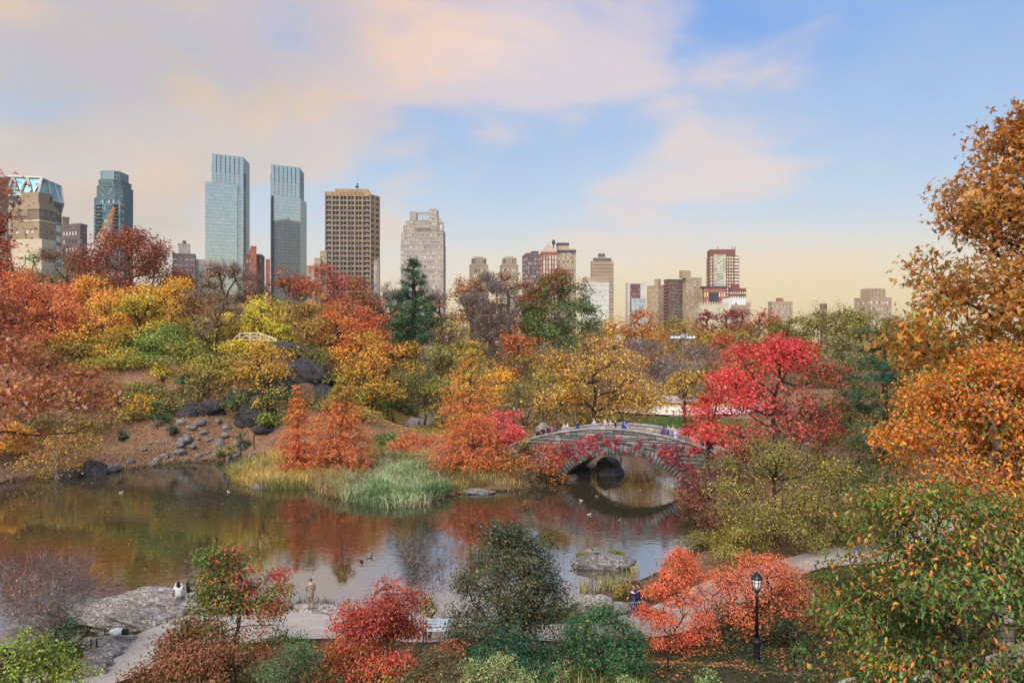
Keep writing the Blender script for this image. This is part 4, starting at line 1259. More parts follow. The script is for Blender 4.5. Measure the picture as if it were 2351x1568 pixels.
S('dark green seedling on the leafy bank', 280, meet(280, 1012) or 104, 985, 1012, 24, ['1f5a34', '2e6a3c'])
S('dark green clump among the loose rocks', 395, meet(395, 998) or 104, 962, 998, 26, ['1f4a34', '2c5a3c'])
S('green clump at the right end of the leafy bank', 556, meet(556, 1030) or 104, 990, 1030, 36, ['2c5a3a', '3c6a44', '507a4a'])
S('yellow-green weeds by the fence post on the bank', 520, meet(520, 1052) or 104, 1020, 1052, 44, ['7c8a3a', '94983e'])
T('airy yellow tree climbing in front of the dark rock face', 608, 108.5, 786, 1000, 190, ['c89a32', 'd8aa3c', 'c0a038'], dens=.42, lobes=22, lsize=.26, n=420, bark='darkbark', pal2=['4c7034', '5e803c', '3e6030'], w2=lambda q: .9 - 1.6 * q[:, 2])
S('dark green bush hanging on the rock face', 555, 108, 900, 960, 80, ['4a6a38', '5e7a40', '3c5c34'])
S('yellow-green brush behind the small cypress', 640, 105, 940, 1040, 90, ['7a8a3a', '6a7a36', 'a8963c'])
S('brown-green brush on the hill right of the rock', 760, 117, 860, 950, 80, ['6c7438', '80803c', '8a6c3a'])
T('broad orange-gold maple beside the winding path', 852, 121, 768, 935, 240, ['b8922e', 'd09a32', 'e0a038', 'e08c3c'], name='maple_tree', lobes=26, lsize=.26, n=480, bark='darkbark', pal2=['88902e', '76862e'], w2=lambda q: .55 - .8 * q[:, 2], trunk=.3)
T('dark olive tree leaning over the winding path', 975, 128, 850, 945, 90, ['4e5a34', '5e6638', '6c6c3c'])
S('green hedge brush along the path railing', 920, 138, 915, 965, 90, ['4c7438', '5e843e', '42683a'])
S('green brush behind the path lamp', 850, 132, 920, 975, 80, ['527836', '66883c', '7a8a3c'])


# brush that fills the hill face between the larger plants
HF = 'brush covering the face of the wooded hill'
for u, Y, vt, vb, w, pal, lab in [
    (30, 138, 740, 900, 170, ['a8603c', 'b87042', 'a07a40'], 'tawny brush tree behind the rust oak'), (150, 122, 800, 930, 160, ['8a8038', '9c8c3c', 'a8743a'], 'mustard brush tree right behind the rust oak'),
    (245, 124, 780, 900, 120, ['a89038', 'b89a3c', '8c8a3a'], 'ochre brush under the butter-yellow maple'), (330, 122, 800, 905, 110, ['5a7438', '6c8240', '8a8a3e'], 'green brush left of the sage thicket'),
    (455, 119, 815, 900, 110, ['6a7a3a', '808a40', '9a8a3e'], 'olive brush right of the sage thicket'), (440, 133, 740, 820, 110, ['b89a34', 'c8aa3c', 'a08e38'], 'yellowish brush tree above the sage thicket'), (525, 131, 745, 815, 90, ['a8983a', 'c0ac3c'], 'yellow brush left of the railing end'),
    (300, 113, 895, 965, 110, ['7c7a38', '6a6c36', '98803c'], 'dull brush above the leaning small tree'), (225, 113, 890, 970, 120, ['8a7238', '9c803c', '74703a'], 'brown-gold brush on the left slope'), (405, 108, 925, 965, 70, ['6c743c', '7c6e3c'], 'low brush beside the upright dark boulder'),
    (640, 131, 762, 815, 90, ['8a6c3c', '9c7c40', '7a6c3a'], 'brown brush behind the rustic railing'), (690, 122, 810, 860, 90, ['a87c3c', '8c7c3c', '7a703a'], 'tan brush on the layered ledge'), (735, 122, 820, 880, 80, ['5c6e38', '76783c'], 'dark olive brush at the shoulder of the rock'),
    (800, 117, 900, 960, 90, ['6c7a38', '8a843c'], 'green-gold brush under the broad maple'), (575, 114, 850, 905, 90, ['a88a3a', 'b8963e', '8a803a'], 'yellow-brown brush on the rock shelf'), (530, 112, 880, 925, 80, ['8a6c40', '98743c', '6c703a'], 'brown brush between rock boulders'),
    (640, 142, 700, 800, 110, ['9a7a3c', 'a8843c', '8a7038'], 'tawny tree between lime tree and railing'), (180, 150, 680, 800, 130, ['b0703c', 'c07c40', 'a06a3c'], 'burnt orange tree left of the golden tree'), (800, 146, 690, 800, 110, ['a86038', 'b46c3c'], 'russet tree between gold and vermilion trees'), (20, 128, 690, 820, 150, ['b06040', 'c07048', 'a85a3c'], 'brick-coloured tree behind the rust oak'),
    (930, 135, 830, 930, 100, ['8a8a3e', '7a7c3a', 'a8943e'], 'olive-gold tree below the dark pine'), (1010, 122, 880, 960, 90, ['8a903e', 'a09a40'], 'lime-olive bush left of the tall orange cypress'), (870, 146, 780, 860, 90, ['a8823c', '94803c'], 'ochre tree behind the broad maple'),
    (1110, 140, 830, 930, 130, ['b88a34', 'a8843a', 'c89a3c'], 'gold tree behind the lime crown cypress'), (1290, 135, 850, 940, 140, ['a88a38', 'b89a3c', '8a843c'], 'golden-olive tree behind the bridge cherry'), (1250, 150, 800, 880, 140, ['7c7a3a', '8e843c', 'a8863a'], 'olive tree under the great oak limbs'), (1610, 150, 850, 915, 90, ['4e6038', '5c6c3c'], 'dark green bush at the rink corner')]:
    S(lab, u, Y, vt - 8, vb + 8, w * 1.25, pal, group=HF, lobes=22, lsize=.26, prof='round', flat=.7)

for u, Y, vt, vb, w, pal, lab in [
    (280, 121, 815, 900, 110, ['b8a03a', 'c8ae40', '98983c'], 'straw-yellow brush right of the mustard brush tree'), (375, 117, 850, 930, 100, ['6c8040', '84904a', 'a89c44'], 'soft green brush below the sage thicket'), (420, 120, 800, 880, 110, ['7c8c44', '94984a', 'b0a044'], 'pale olive brush on the steep slope'),
    (480, 117, 835, 905, 110, ['a89a40', 'b8a444', '8c8c40'], 'straw brush by the low dark ledge'), (335, 112, 890, 950, 90, ['5e7a3c', '74883f', '98903e'], 'green brush above the blue-green holly'), (255, 110, 910, 985, 110, ['a8783c', 'b88840', '90803c'], 'tan brush left of the leaning small tree'),
    (180, 108, 930, 1000, 120, ['8c7a3c', '9c863e', '786e38'], 'umber brush behind the shore boulders'), (110, 108, 900, 1000, 130, ['9c8a3e', 'ac943f', '847a3a'], 'dusty gold brush left of the umber brush'), (450, 112, 885, 940, 80, ['7a6a40', '8a7844', '6a743c'], 'brown brush left of the slanted boulder'), (550, 118, 820, 870, 90, ['c0a444', 'b0983f', '9a903e'], 'yellow brush below the lemon bush'),
    (595, 116, 835, 885, 80, ['a8743e', 'b8823f', '98783c'], 'orange-tan brush above the dark rock face'), (720, 112, 930, 985, 90, ['7c803c', '8c8840', 'a8843c'], 'olive brush behind the full cypress'), (830, 108, 950, 1010, 90, ['a89a40', '8c8c3e', 'b8a244'], 'yellow-green brush right of the full cypress'),
    (1960, 66, 1010, 1120, 170, ['76703a', '887e40', '968444'], 'olive brush between red maple and pine'), (1900, 60, 1090, 1200, 170, ['7c7a3c', '8e8842', 'a08c44'], 'mustard brush right of the crab apple'), (2000, 50, 1130, 1230, 200, ['6a6a3a', '7c7840', '8c7c40'], 'dull olive brush behind the weeping cherry'), (1880, 50, 1180, 1280, 160, ['8a8a40', '9c9244', '7a7a3c'], 'yellow-olive brush beside the shore path'),
    (2080, 56, 1060, 1180, 160, ['5c6238', '6c6c3c', '7a703c'], 'shaded brush at the foot of the ivy trunk'), (1990, 100, 960, 1060, 180, ['86743e', '94803f', '767040'], 'tan brush on the far right lawn edge'), (1880, 95, 1000, 1080, 150, ['8a5c40', '94683f', '7c6040'], 'brown brush behind the red maple trunk')]:
    S(lab, u, Y, vt - 8, vb + 8, w * 1.25, pal, group=HF if u < 1000 else 'brush on the right bank', lobes=22, lsize=.26, prof='round', flat=.7)

for u, Y, vt, vb, w, pal, lab in [
    (300, 117, 850, 930, 110, ['a8963c', '8c8c3c', 'b8a042'], 'gold-green brush behind the small leaning tree'), (210, 117, 840, 930, 120, ['b07a40', 'a88a3e', '8a8038'], 'amber brush beside the deep olive bush'), (350, 119, 830, 900, 100, ['5c7c3a', '728c42', '94983f'], 'leafy green brush at the edge of the sage thicket'),
    (440, 115.5, 850, 910, 90, ['8c8a40', '9c7a40', 'b09844'], 'tawny brush over the dark green laurel'), (505, 114.5, 860, 915, 90, ['98803e', '84843c', 'b0903e'], 'dry yellow brush above the slanted boulder'), (390, 109.5, 915, 965, 90, ['64743a', '80803e', '8a6c3c'], 'mixed brush just above the loose rocks'), (455, 110, 915, 955, 80, ['a0783e', '7c763c'], 'brown tuft brush between upright and slanted boulders'),
    (270, 106, 945, 1000, 90, ['8a743c', '9c8440', '747238'], 'scrubby brush left of the leaning pale trunk'), (215, 104, 960, 1020, 100, ['7c7238', '94803e', 'a88a42'], 'scrub at the top of the shore boulders'), (150, 113, 880, 960, 130, ['94783c', 'a8883f', '7c7a3a'], 'tan brush under the mustard brush tree'), (60, 118, 830, 930, 140, ['a86e40', '98803e', 'b8803f'], 'orange-brown brush behind the oak skirt'),
    (560, 121, 800, 850, 110, ['c8b040', 'b8a83e', 'd8bc48'], 'lemon brush in front of the rustic railing'), (605, 119.5, 810, 855, 90, ['a8903e', 'b89a42', '8c843c'], 'gold brush under the rustic railing'), (665, 117, 850, 900, 70, ['8a6c44', '7c7040', '9c7c44'], 'dry brush clinging to the dark rock face'), (430, 127, 770, 840, 110, ['c0b03c', 'a8a83e', 'd0bc44'], 'yellow-green brush beside the lemon-lime bush')]:
    S(lab, u, Y, vt - 6, vb + 6, w * 1.2, pal, group=HF, lobes=22, lsize=.26, prof='round', flat=.7)

# taller trees rooted on the hill face
for a in [('tall peach-orange maple rising from the left slope', 120, 123, 668, 880, 165, ['d07a48', 'dc8c50', 'c86a44']), ('tall orange-yellow tree beside the peach one', 232, 122, 690, 885, 150, ['dc9c3c', 'e4ae48', 'c89038']), ('tall yellow-green tree on the slope above the thicket', 322, 124, 676, 870, 140, ['c8b040', 'b0a83e', 'd8bc48']),
          ('slender gold tree with forked dark trunk on the slope', 395, 127, 655, 850, 130, ['d8a83c', 'c8983a', 'e0b448']), ('half bare copper tree left of the lemon-lime bush', 448, 125, 682, 850, 120, ['b07a40', 'a0703c', 'c08a44'], dict(bare=.4, dens=.5)), ('lemon tree standing behind the rustic railing', 600, 128, 690, 810, 110, ['d8c840', 'c8bc3c', 'e4d04c']),
          ('coral-orange tree towards the left end of the hill', 40, 122, 640, 880, 170, ['cc6a46', 'd87c4c', 'c06040']), ('amber and olive tree right of the rustic railing', 705, 127, 700, 840, 120, ['b08a40', 'a88040', '8c843e']), ('copper tree between railing and broad maple', 770, 128, 715, 850, 110, ['c0703c', 'cc8040', 'b06a3c'])]:
    k = dict(a[7]) if len(a) > 7 else {}
    k.setdefault('dens', .8)
    T(*a[:7], group='tall trees on the hill face', bark='darkbark', **k)

# rust oak reaching in from the near left bank
T('big rust-red oak leaning in over the pond from the left bank', -45, 44, 398, 1020, 680, ['8a4630', 'a4563a', 'b86844', 'c88a68'], name='oak_tree', prof='skirt', form='star', leaf=.20, aspect=.8, lobes=44, lsize=.16, flat=.5, n=700, dens=.95, fill=.3, bark='darkbark', pal2=['a8863a', 'c08a4a', 'b89080'], w2=lambda q: .45 - .6 * q[:, 2], trunk=.35, seed=11)
S('golden bush at the foot of the rust oak shore', 10, 89, 975, 1098, 140, GOLD, dens=1.3)
T('olive and amber sapling trailing over the water edge', 130, 88, 990, 1105, 190, ['9a8a3a', 'b0903c', 'c88a3e', '7c8038'], dens=1.1, lobes=18, bark='greybark', name='sapling')
S('dark brush under the rust oak', 70, 96, 900, 1010, 140, ['6a6a34', '80763a', '5a5a30'])

# cypresses and the reed spit
conifer('cypress_tree', 'slender rust cypress at the tip of the reed spit', 'tree', 684, 87.5, 884, 1098, 108, ['d07c42', 'd88c4a', 'cc6e40'], tiers=15, per=6, droop=.2, aspect=.42, lpx=2.0, pal2=['b45238', 'c25c3e', 'cc6442'], w2=lambda q: 1.05 - 1.5 * q[:, 2], gap=.1, mat='leaf', shaggy=.26, dens=1.5)
conifer('cypress_tree', 'full rust cypress with yellow-green tip on the reed spit', 'tree', 782, 86.5, 868, 1098, 172, ['c46840', 'd07a44', 'da8a4c'], tiers=17, per=8, droop=.12, aspect=.42, lpx=2.0, pal2=['a8a044', '98984a'], w2=lambda q: (q[:, 2] - .66) * 3, mat='leaf', shaggy=.26, dens=1.9, prof=lambda t: np.clip(1.0 - t, 0, 1) ** .62 * np.clip(.62 + t * 2.2, 0, 1))
conifer('cypress_tree', 'tall orange cypress with lime crown left of the bridge', 'tree', 1078, 97, 783, 1030, 165, ['d88044', 'e09244', 'd07440'], tiers=18, per=7, droop=.1, upturn=.1, aspect=.42, lpx=2.0, pal2=['b4b044', 'c0b044', 'c8a844'], w2=lambda q: (q[:, 2] - .42) * 2.6, mat='leaf', shaggy=.22, prof=lambda t: np.clip(1.0 - t, 0, 1) ** .6 * np.clip(.7 + t * 1.5, 0, 1))
conifer('cypress_shrub', 'wide orange cypress mass drooping to the water by the bridge', 'tree', 1085, 86.2, 965, 1140, 205, ['cc6440', 'd87444', 'e0864c'], tiers=14, per=9, droop=.15, aspect=.42, lpx=2.0, mat='leaf', shaggy=.24, dens=1.2, pal2=['8c7a3a'], w2=.1, prof=lambda t: np.clip(1.02 - t, 0, 1) ** .5 * np.clip(.8 + t, 0, 1))
T('scarlet dome maple tucked behind the orange cypress', 1140, 91, 944, 1045, 165, RED + ['e07058'], name='maple_tree', prof='dome', flat=.4)
S('coral shrub trailing between reeds and path', 950, 97, 1000, 1068, 130, ['c8623e', 'd6744a', 'c88a44'])
S('green bush between rust cypress and coral shrub', 885, 99, 995, 1050, 90, ['4c7a3c', '5e8a44', '80903e'])
S('orange fringe bush at the water under the cypress mass', 1035, 85.6, 1075, 1142, 100, ['c86a3e', 'd87a44', 'c0803f'])
S('gold and orange bush hanging over the flat pink rock', 1125, 84.6, 1085, 1142, 120, ['d08a40', 'c8743e', 'b8923e'])
S('twiggy dark bush at the water left of the arch', 1228, 84.6, 1075, 1130, 90, ['6a5c3c', '7c6a40', '5a6238'], bare=.6, bark='darkbark')
S('low olive brush on the right shore below the maroon dogwood', 1620, 57, 1230, 1290, 120, ['7c7a3c', '8e8440', '6a6c38'], leaf=.13)
S('yellow-green brush along the shore path bend', 1690, 50, 1250, 1310, 130, ['8c8c40', 'a09a46', '74783c'], leaf=.12)
S('tan-orange bush at the bridge foot', 1195, 86, 1052, 1125, 100, ['b8763e', 'c88648', 'a86a3c'])
S('dark green bush at the bridge foot', 1165, 87.5, 1040, 1110, 70, ['4a6a38', '5c7a3e'])
S('rust fern-like bush against the bridge face', 1258, 84.6, 1022, 1082, 110, ['a85034', 'b85e3a', 'c46c40'], flat=.35)
S('golden sprays at the springing of the arch', 1278, 84.4, 1068, 1112, 62, ['d08a34', 'dc9a3e', 'c07a34'])
S('yellow and green bush beside the bridge parapet', 1213, 88, 1000, 1045, 70, ['a8983a', '6a8038', 'c06048'])
S('pink-red bush at the end of the parapet', 1188, 91, 985, 1030, 70, PINKRED)
S('layered olive yew behind the left end of the bridge', 1205, 112, 875, 985, 170, ['6c7034', '7e7c3c', '8c7440'], flat=.3, lobes=18, name='yew')
S('brown-green spreading juniper behind the gathered people', 1275, 106, 938, 985, 120, ['7c5e34', '8a6c3a', '6e6c36'], flat=.3)
S('mustard bush under the tall orange cypress', 1150, 118, 850, 930, 110, GOLD + ['9a923a'])
T('spreading golden cherry with twisting dark trunk behind the bridge', 1365, 113, 765, 992, 330, ['d89c38', 'e4ac40', 'ecb84a', 'd8943e'], name='cherry_tree', lobes=40, lsize=.22, n=560, dens=1.0, bark='darkbark', prof='dome', bare=.7, trunk=.36, w2=lambda q: (q[:, 2] - .55) * 1.2, pal2=['9a7a58', 'a88468'], bf=.5, flat=.5)
T('second golden cherry leaning towards the rink', 1568, 122, 845, 945, 140, ['d0982e', 'dea838', 'e8b840'], name='cherry_tree', lobes=18, dens=.55, bark='darkbark', bf=.5, prof='dome')
blades('willow_grass', 'tall green grass clump at the right end of the bridge', 'grass', [at(u, 950, Y)[:2] for u, Y in ((1530, 104), (1600, 104), (1590, 110), (1535, 110))], 1500, 2.0, ['6c8a44', '7e9a50', '94a45c'], wid=.08, lean=.6, seed=31)

# right bank
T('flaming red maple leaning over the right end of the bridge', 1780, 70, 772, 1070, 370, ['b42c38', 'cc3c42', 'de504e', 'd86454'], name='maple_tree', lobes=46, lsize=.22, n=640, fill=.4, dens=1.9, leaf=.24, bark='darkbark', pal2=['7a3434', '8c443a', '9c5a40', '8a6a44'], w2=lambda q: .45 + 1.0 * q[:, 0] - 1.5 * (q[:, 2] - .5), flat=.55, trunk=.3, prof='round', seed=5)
T('low red branches of a second maple beside the parapet', 1625, 74, 905, 1060, 120, RED, name='maple_tree', lobes=14, leaf=.24, bark='darkbark', dens=.7, flat=.4)
T('maroon dogwood spreading over the water', 1645, 63, 1070, 1280, 205, ['6c3030', '7e3a36', '8c4a3c', '7a5a40'], lobes=24, lsize=.26, leaf=.2, dens=.85, name='dogwood', bark='darkbark', flat=.45)
T('olive crab apple with gnarled bare limbs', 1785, 54, 1005, 1300, 320, ['8e863e', 'a49a44', 'b8a648', 'c8a844'], lobes=40, lsize=.22, n=600, leaf=.14, dens=.9, name='crab_apple', bark='darkbark', pal2=['6a7238'], w2=.3, bare=.25, prof='round', trunk=.24)
S('maroon and green brush between bridge foot and dogwood', 1600, 70, 1120, 1200, 110, ['6c4038', '7c5040', '6a6a3c'], leaf=.18)
S('mustard shrub below the crab apple', 1700, 51, 1195, 1305, 170, ['8c8838', 'a0943e', '7a7a36'], leaf=.13)
conifer('pine_tree', 'dark green pine with ivy-wrapped trunk on the right bank', 'tree', 2035, 60, 760, 1040, 240, ['1c4434', '28543f', '346648', '2e5c3a'], tiers=8, per=6, droop=.05, upturn=.18, aspect=.18, lpx=4.0, bark='darkbark', shaggy=.2, gap=.2, dens=1.4, prof=lambda t: np.clip(1.1 - .75 * t, 0, 1) * np.clip(.55 + 2.5 * t, 0, 1))
T('muted olive tree behind the dark pine', 1985, 82, 880, 1110, 190, ['6a6636', '7a723c', '86703c'], leaf=.22)
T('dull brown-green tree at the right of the dark pine', 2150, 78, 820, 1060, 200, ['5e5c34', '6c6638', '7c6c3a'], leaf=.22)
S('shadowy green bushes below the pine', 2010, 58, 1050, 1180, 170, ['3e5234', '4c5e38', '5a683c'], leaf=.15)
S('deep green yew behind the orange beech', 2230, 52, 1060, 1180, 260, ['1e3426', '2a4230', '34503a'], leaf=.14, name='yew')
T('orange beech with pale grey twigs at the right edge', 2310, 24, 790, 1225, 540, ['a8602a', 'c4742c', 'd88a32', 'dc9c3a'], name='beech_tree', lobes=40, lsize=.2, n=520, form='leaf', leaf=.105, aspect=.66, dens=2.0, fill=.6, bark='greybark', pal2=['8a9a34', 'a0a43a', 'c05a34'], w2=lambda q: .3 + .2 * q[:, 0], flat=.4, trunk=.2)
T('tall bronze plane tree rising out of the frame at the right', 2395, 27, 215, 1010, 720, ['86582c', 'a26c30', 'ba8036', 'cc943e'], name='plane_tree', lobes=60, lsize=.19, n=680, form='star', leaf=.18, aspect=.85, dens=2.1, fill=.6, bark='darkbark', pal2=['8a8a34', 'c08a34', 'a05a34'], w2=lambda q: .85 - 1.1 * q[:, 2], flat=.5, prof='egg', trunk=.3, seed=3)

# near right: weeping cherry, coral shrubs
T('weeping green cherry turning orange beside the lamp post', 2175, 13.5, 1100, 1660, 690, ['46662e', '567634', '66863a', '80963f'], name='cherry_tree', lobes=60, lsize=.19, n=640, form='leaf', leaf=.092, aspect=.46, dens=1.45, fill=.35, droop=1.6, bark='darkbark', pal2=['d08a34', 'c8703a', '9a6a58', 'b8a03a'], w2=lambda q: .24 + .1 * q[:, 2], prof='dome', flat=.45, bf=.5, trunk=.1, tips=.006, bare=.08)
S('feathery coral shrub with several thin stems by the path', 1562, 35.3, 1250, 1480, 195, CORAL, leaf=.085, aspect=.6, lobes=40, lsize=.2, n=600, dens=1.25, fill=.5, flat=.9, prof='egg', bark='darkbark', stems=6, trunk=.05)
S('wider coral shrub behind the lamp post', 1745, 37.8, 1285, 1450, 320, CORAL + ['e06048'], leaf=.09, aspect=.6, lobes=34, lsize=.2, n=600, dens=1.35, fill=.45, prof='dome', bark='darkbark', stems=6)
S('dark green underbrush below the coral shrubs', 1715, 36.6, 1395, 1475, 260, ['2c3a26', '38482c', '44543a'], leaf=.1)
S('dark leafy bush under the weeping cherry', 1900, 34, 1400, 1500, 200, ['28381f', '344628', '42542f'], leaf=.1)

# near shore and foreground
T('tall green dogwood turning red at its right side', 540, 30, 1254, 1600, 310, ['566a30', '687c3a', '7c8840', 'a07a40'], name='dogwood', form='leaf', leaf=.12, aspect=.5, lobes=28, lsize=.28, flat=.18, n=560, droop=.9, fill=.2, pal2=['c8503f', 'd6604a', 'b84a3c'], w2=lambda q: .25 + .75 * q[:, 0] * np.clip(q[:, 2] * 1.6, 0, 1), bark='darkbark', dens=1.3, prof='egg', trunk=.08)
T('russet and green dogwood in front of the tall one', 470, 26.5, 1415, 1670, 320, ['5c6a34', '8a5a3c', '9c5a42', '6c5a3c'], name='dogwood', form='leaf', leaf=.11, aspect=.5, lobes=20, lsize=.3, flat=.2, n=500, droop=.9, bark='darkbark', dens=1.3, trunk=.07, prof='dome', stems=4)
T('red dogwood with layered branches at the shore path', 875, 26.5, 1325, 1610, 390, ['a03c34', 'b84a3c', 'c25844', '8c3a36'], name='dogwood', form='leaf', leaf=.105, aspect=.5, lobes=24, lsize=.28, flat=.18, n=540, droop=.9, bark='darkbark', dens=1.4, pal2=['c88a3a', '6a7a3a', 'b8763a'], w2=lambda q: .5 - .8 * q[:, 2], prof='egg', trunk=.06, stems=4, fill=.08)
S('leafless grey shrub with fanning stems at the water', 975, 39, 1235, 1400, 150, PURPLE, bare=.5, dens=.0, n=420, lobes=40, lsize=.2, flat=1.0, fill=.5, bark='greybark', stems=8, prof='vase', name='bare_shrub', lpx=2, trunk=.03, tips=.004)
T('rounded dark green viburnum with upright tips', 1172, 32.5, 1204, 1500, 370, ['2e4428', '3a5230', '48603a', '5c5a44'], name='viburnum', leaf=.105, aspect=.55, lobes=44, lsize=.22, n=640, dens=2.3, fill=.55, pal2=['5a4644', '6c5650', '7a5a48'], w2=.22, prof='egg', flat=.8, droop=.3, bark='darkbark', stems=5)
S('dark yew with bluish green sprays below the viburnum', 1165, 27.5, 1462, 1610, 260, ['183428', '204434', '2c5640', '3c6644'], leaf=.14, aspect=.26, lobes=24, flat=.5, fill=.3, name='yew', mat='needle', dens=2.0)
S('spreading yew with lighter green tips beside the barrier', 1375, 28.5, 1400, 1590, 270, ['1c3c2a', '285034', '3a6640', '4e7a48'], leaf=.14, aspect=.26, lobes=26, flat=.5, fill=.3, name='yew', mat='needle', dens=2.2)
S('leafless violet shrub with a few orange leaves at the near shore', 105, 35.5, 1288, 1470, 280, ['e08a4a', 'e8965a'], bare=.9, dens=.08, n=560, lobes=40, lsize=.2, flat=1.0, fill=.5, bark='greybark', stems=9, prof='vase', name='bare_shrub', leaf=.11, trunk=.035, tips=.004)
S('dark evergreen clump under the leafless shrub', 150, 33.5, 1420, 1520, 120, ['24402c', '30503a', '3e5c40'], leaf=.1)
S('bright lime-green bush in the corner by the path', 75, 24.5, 1428, 1680, 270, ['6c8a30', '82a036', '9cb040', 'b0bc48'], form='leaf', leaf=.1, aspect=.6, lobes=22, n=420, dens=.85)
S('grey-green lavender-like bush between the two dogwoods', 690, 25, 1478, 1640, 230, ['52704a', '648058', '789068'], leaf=.09, aspect=.25, lobes=16, outward=.2)
S('small green bush at the wire fence', 660, 30.5, 1455, 1500, 120, ['4c7a34', '5e8c3e', '72983f'], leaf=.09)
S('brown-olive brush at the foot of the red dogwood', 985, 24, 1492, 1640, 230, ['5a5638', '6c6440', '58683c'], leaf=.08, aspect=.4, lobes=16)
S('pale variegated shrub at the front edge', 1140, 21, 1525, 1680, 190, ['7a8c54', '94a468', 'a8b47c'], leaf=.06, aspect=.6, lobes=12)
S('golden tansy sprig at the front edge', 890, 20, 1545, 1640, 60, ['c8b030', 'd8c038'], leaf=.06, lobes=6)
S('locust sprout with paired pale leaflets before the yew', 1292, 19.5, 1500, 1660, 70, ['7c9c5c', '90ac6c', '6a8c50'], leaf=.075, aspect=.35, lobes=9, flat=.15, name='locust_sprout', dens=.7)
S('locust sprout below the coral shrub', 1625, 20.5, 1520, 1660, 80, ['7c9c5c', '90ac6c', '88a45c'], leaf=.075, aspect=.35, lobes=9, flat=.15, name='locust_sprout', dens=.7)
S('pale green sprout at the corner path', 1440, 19.5, 1545, 1660, 90, ['84a064', '98b074'], leaf=.07, aspect=.4, lobes=8, flat=.2, name='locust_sprout', dens=.7)
S('fresh green tuft beside the lamp post', 1838, 29.3, 1478, 1520, 46, ['4c7c38', '5c8c42'], leaf=.08)
S('yellow-green weeds at the islet shore', 1425, 45.5, 1325, 1385, 70, ['a8983a', '8a8a3a', 'b8863a'], leaf=.1)
S('brown seed-head brush beside the walkers', 1478, 44.5, 1335, 1392, 70, ['6a5a40', '7c6846', '5e5a3a'], leaf=.09)
S('yellow leaf sprays behind the red dogwood', 985, 38.5, 1370, 1408, 50, YELLOW, leaf=.1, dens=.5)
S('low green cover along the near right shore', 1560, 49, 1285, 1330, 90, ['5c6a38', '6e7a3e'], leaf=.12)

# reeds and grasses
blades('sedge', 'rusty sedge on the low bank between reeds and bridge', 'reeds', [onz(*p)[:2] for p in ((1030, 1138), (1085, 1128), (1180, 1124), (1240, 1113), (1235, 1095), (1120, 1095), (1035, 1105))], 3200, .8, ['9a7c4a', 'b08a54', '8a7a44', '7c8448', 'c09a60'], wid=.06, lean=.8, seed=41)
blades('dry_grass', 'dry grass wisps on the leafy bank', 'grass', [onz(*p)[:2] for p in ((60, 1098), (240, 1082), (450, 1057), (540, 1052))] + [(-31, 112), (-45, 112), (-62, 106), (-66, 95)], 3200, .42, ['8a7850', 'a08a5c', '6c6a40', 'b09c70'], wid=.045, lean=.9, seed=44)
def shore_grass():
    rng = np.random.default_rng(8)
    v, f4, f3, cc = [], [], [], []
    P = np.vstack([POND, POND[:1]])
    pts = []
    for a, b in zip(P[:-1], P[1:]):
        ln = np.linalg.norm(b - a)
        if a[1] < 36 or a[0] < -62: continue
        k = int(ln * 26)
        t = rng.random(k)[:, None]
        q = a + (b - a) * t; nrm = np.array((b[1] - a[1], a[0] - b[0])) / ln
        pts.append(q + nrm * rng.normal(size=(k, 1)) * .35)
    q = np.vstack(pts)
    q = q[vnoise(q[:, 0], q[:, 1], 1.2, 3) > .38]
    n = len(q); z = np.maximum(H(q[:, 0], q[:, 1]), -.05)
    h = .18 + .4 * rng.random(n) ** 2 * (.4 + 1.2 * vnoise(q[:, 0], q[:, 1], 2.0, 7))
    a = rng.random(n) * 6.283; d = np.stack([np.cos(a), np.sin(a), 0 * a], -1); side = np.stack([-d[:, 1], d[:, 0], 0 * a], -1)
    base = np.column_stack([q, z]); w = .045
    tp = base + d * (h * (.3 + .8 * rng.random(n)))[:, None]; tp[:, 2] += h
    co = np.stack([base - side * w, base + side * w, tp], 1).reshape(-1, 3)
    pal = np.array([lin(c) for c in ('6a6040', '7c7048', '8a7c50', '5c6238', '9a8458', '4c4432')])
    me = np_mesh('shore_grass', co, np.arange(n * 3).reshape(-1, 3), colors=pal[rng.integers(0, 6, n)] * (.7 + .5 * rng.random(n))[:, None])
    tag(obj('shore_grass', me, M['blade']), 'short tufted grass fringing the pond shore', 'grass', None, 'stuff')
shore_grass()
blades('reeds', 'golden reed bed at the tip of the spit', 'reeds', [onz(*p)[:2] for p in ((520, 1098), (545, 1112), (612, 1126), (700, 1122), (735, 1108), (700, 1080), (600, 1075), (535, 1080))], 5200, 1.6, ['b89a58', 'a8944a', 'c0a464', '8c8644', '748040'], wid=.06, lean=.9, seed=3)
blades('reeds', 'silvery green reed bed below the cypresses', 'reeds', [onz(*p)[:2] for p in ((745, 1128), (790, 1152), (850, 1164), (920, 1170), (985, 1162), (1028, 1140), (1035, 1112), (960, 1082), (850, 1080), (760, 1095))], 9000, 1.45, ['566e40', '6c8454', '809868', '98a87c', 'b4ac84', '9a8a60'], wid=.07, lean=1.0, seed=4)
blades('reeds', 'straw coloured reeds between the two beds', 'reeds', [onz(*p)[:2] for p in ((705, 1116), (740, 1140), (790, 1150), (800, 1100), (740, 1085))], 1500, 1.7, ['a08454', 'b09464', '8c7a48'], wid=.05, lean=.4, seed=5)
blades('sedge', 'tan sedge behind the silvery reeds', 'reeds', [at(u, 1040, Y)[:2] for u, Y in ((830, 92), (980, 90), (1000, 96), (850, 98))], 2600, 1.6, ['9a9050', 'b0985c', '8a8a48'], wid=.05, lean=.4, seed=6)
q1 = onz(1388, 1300)
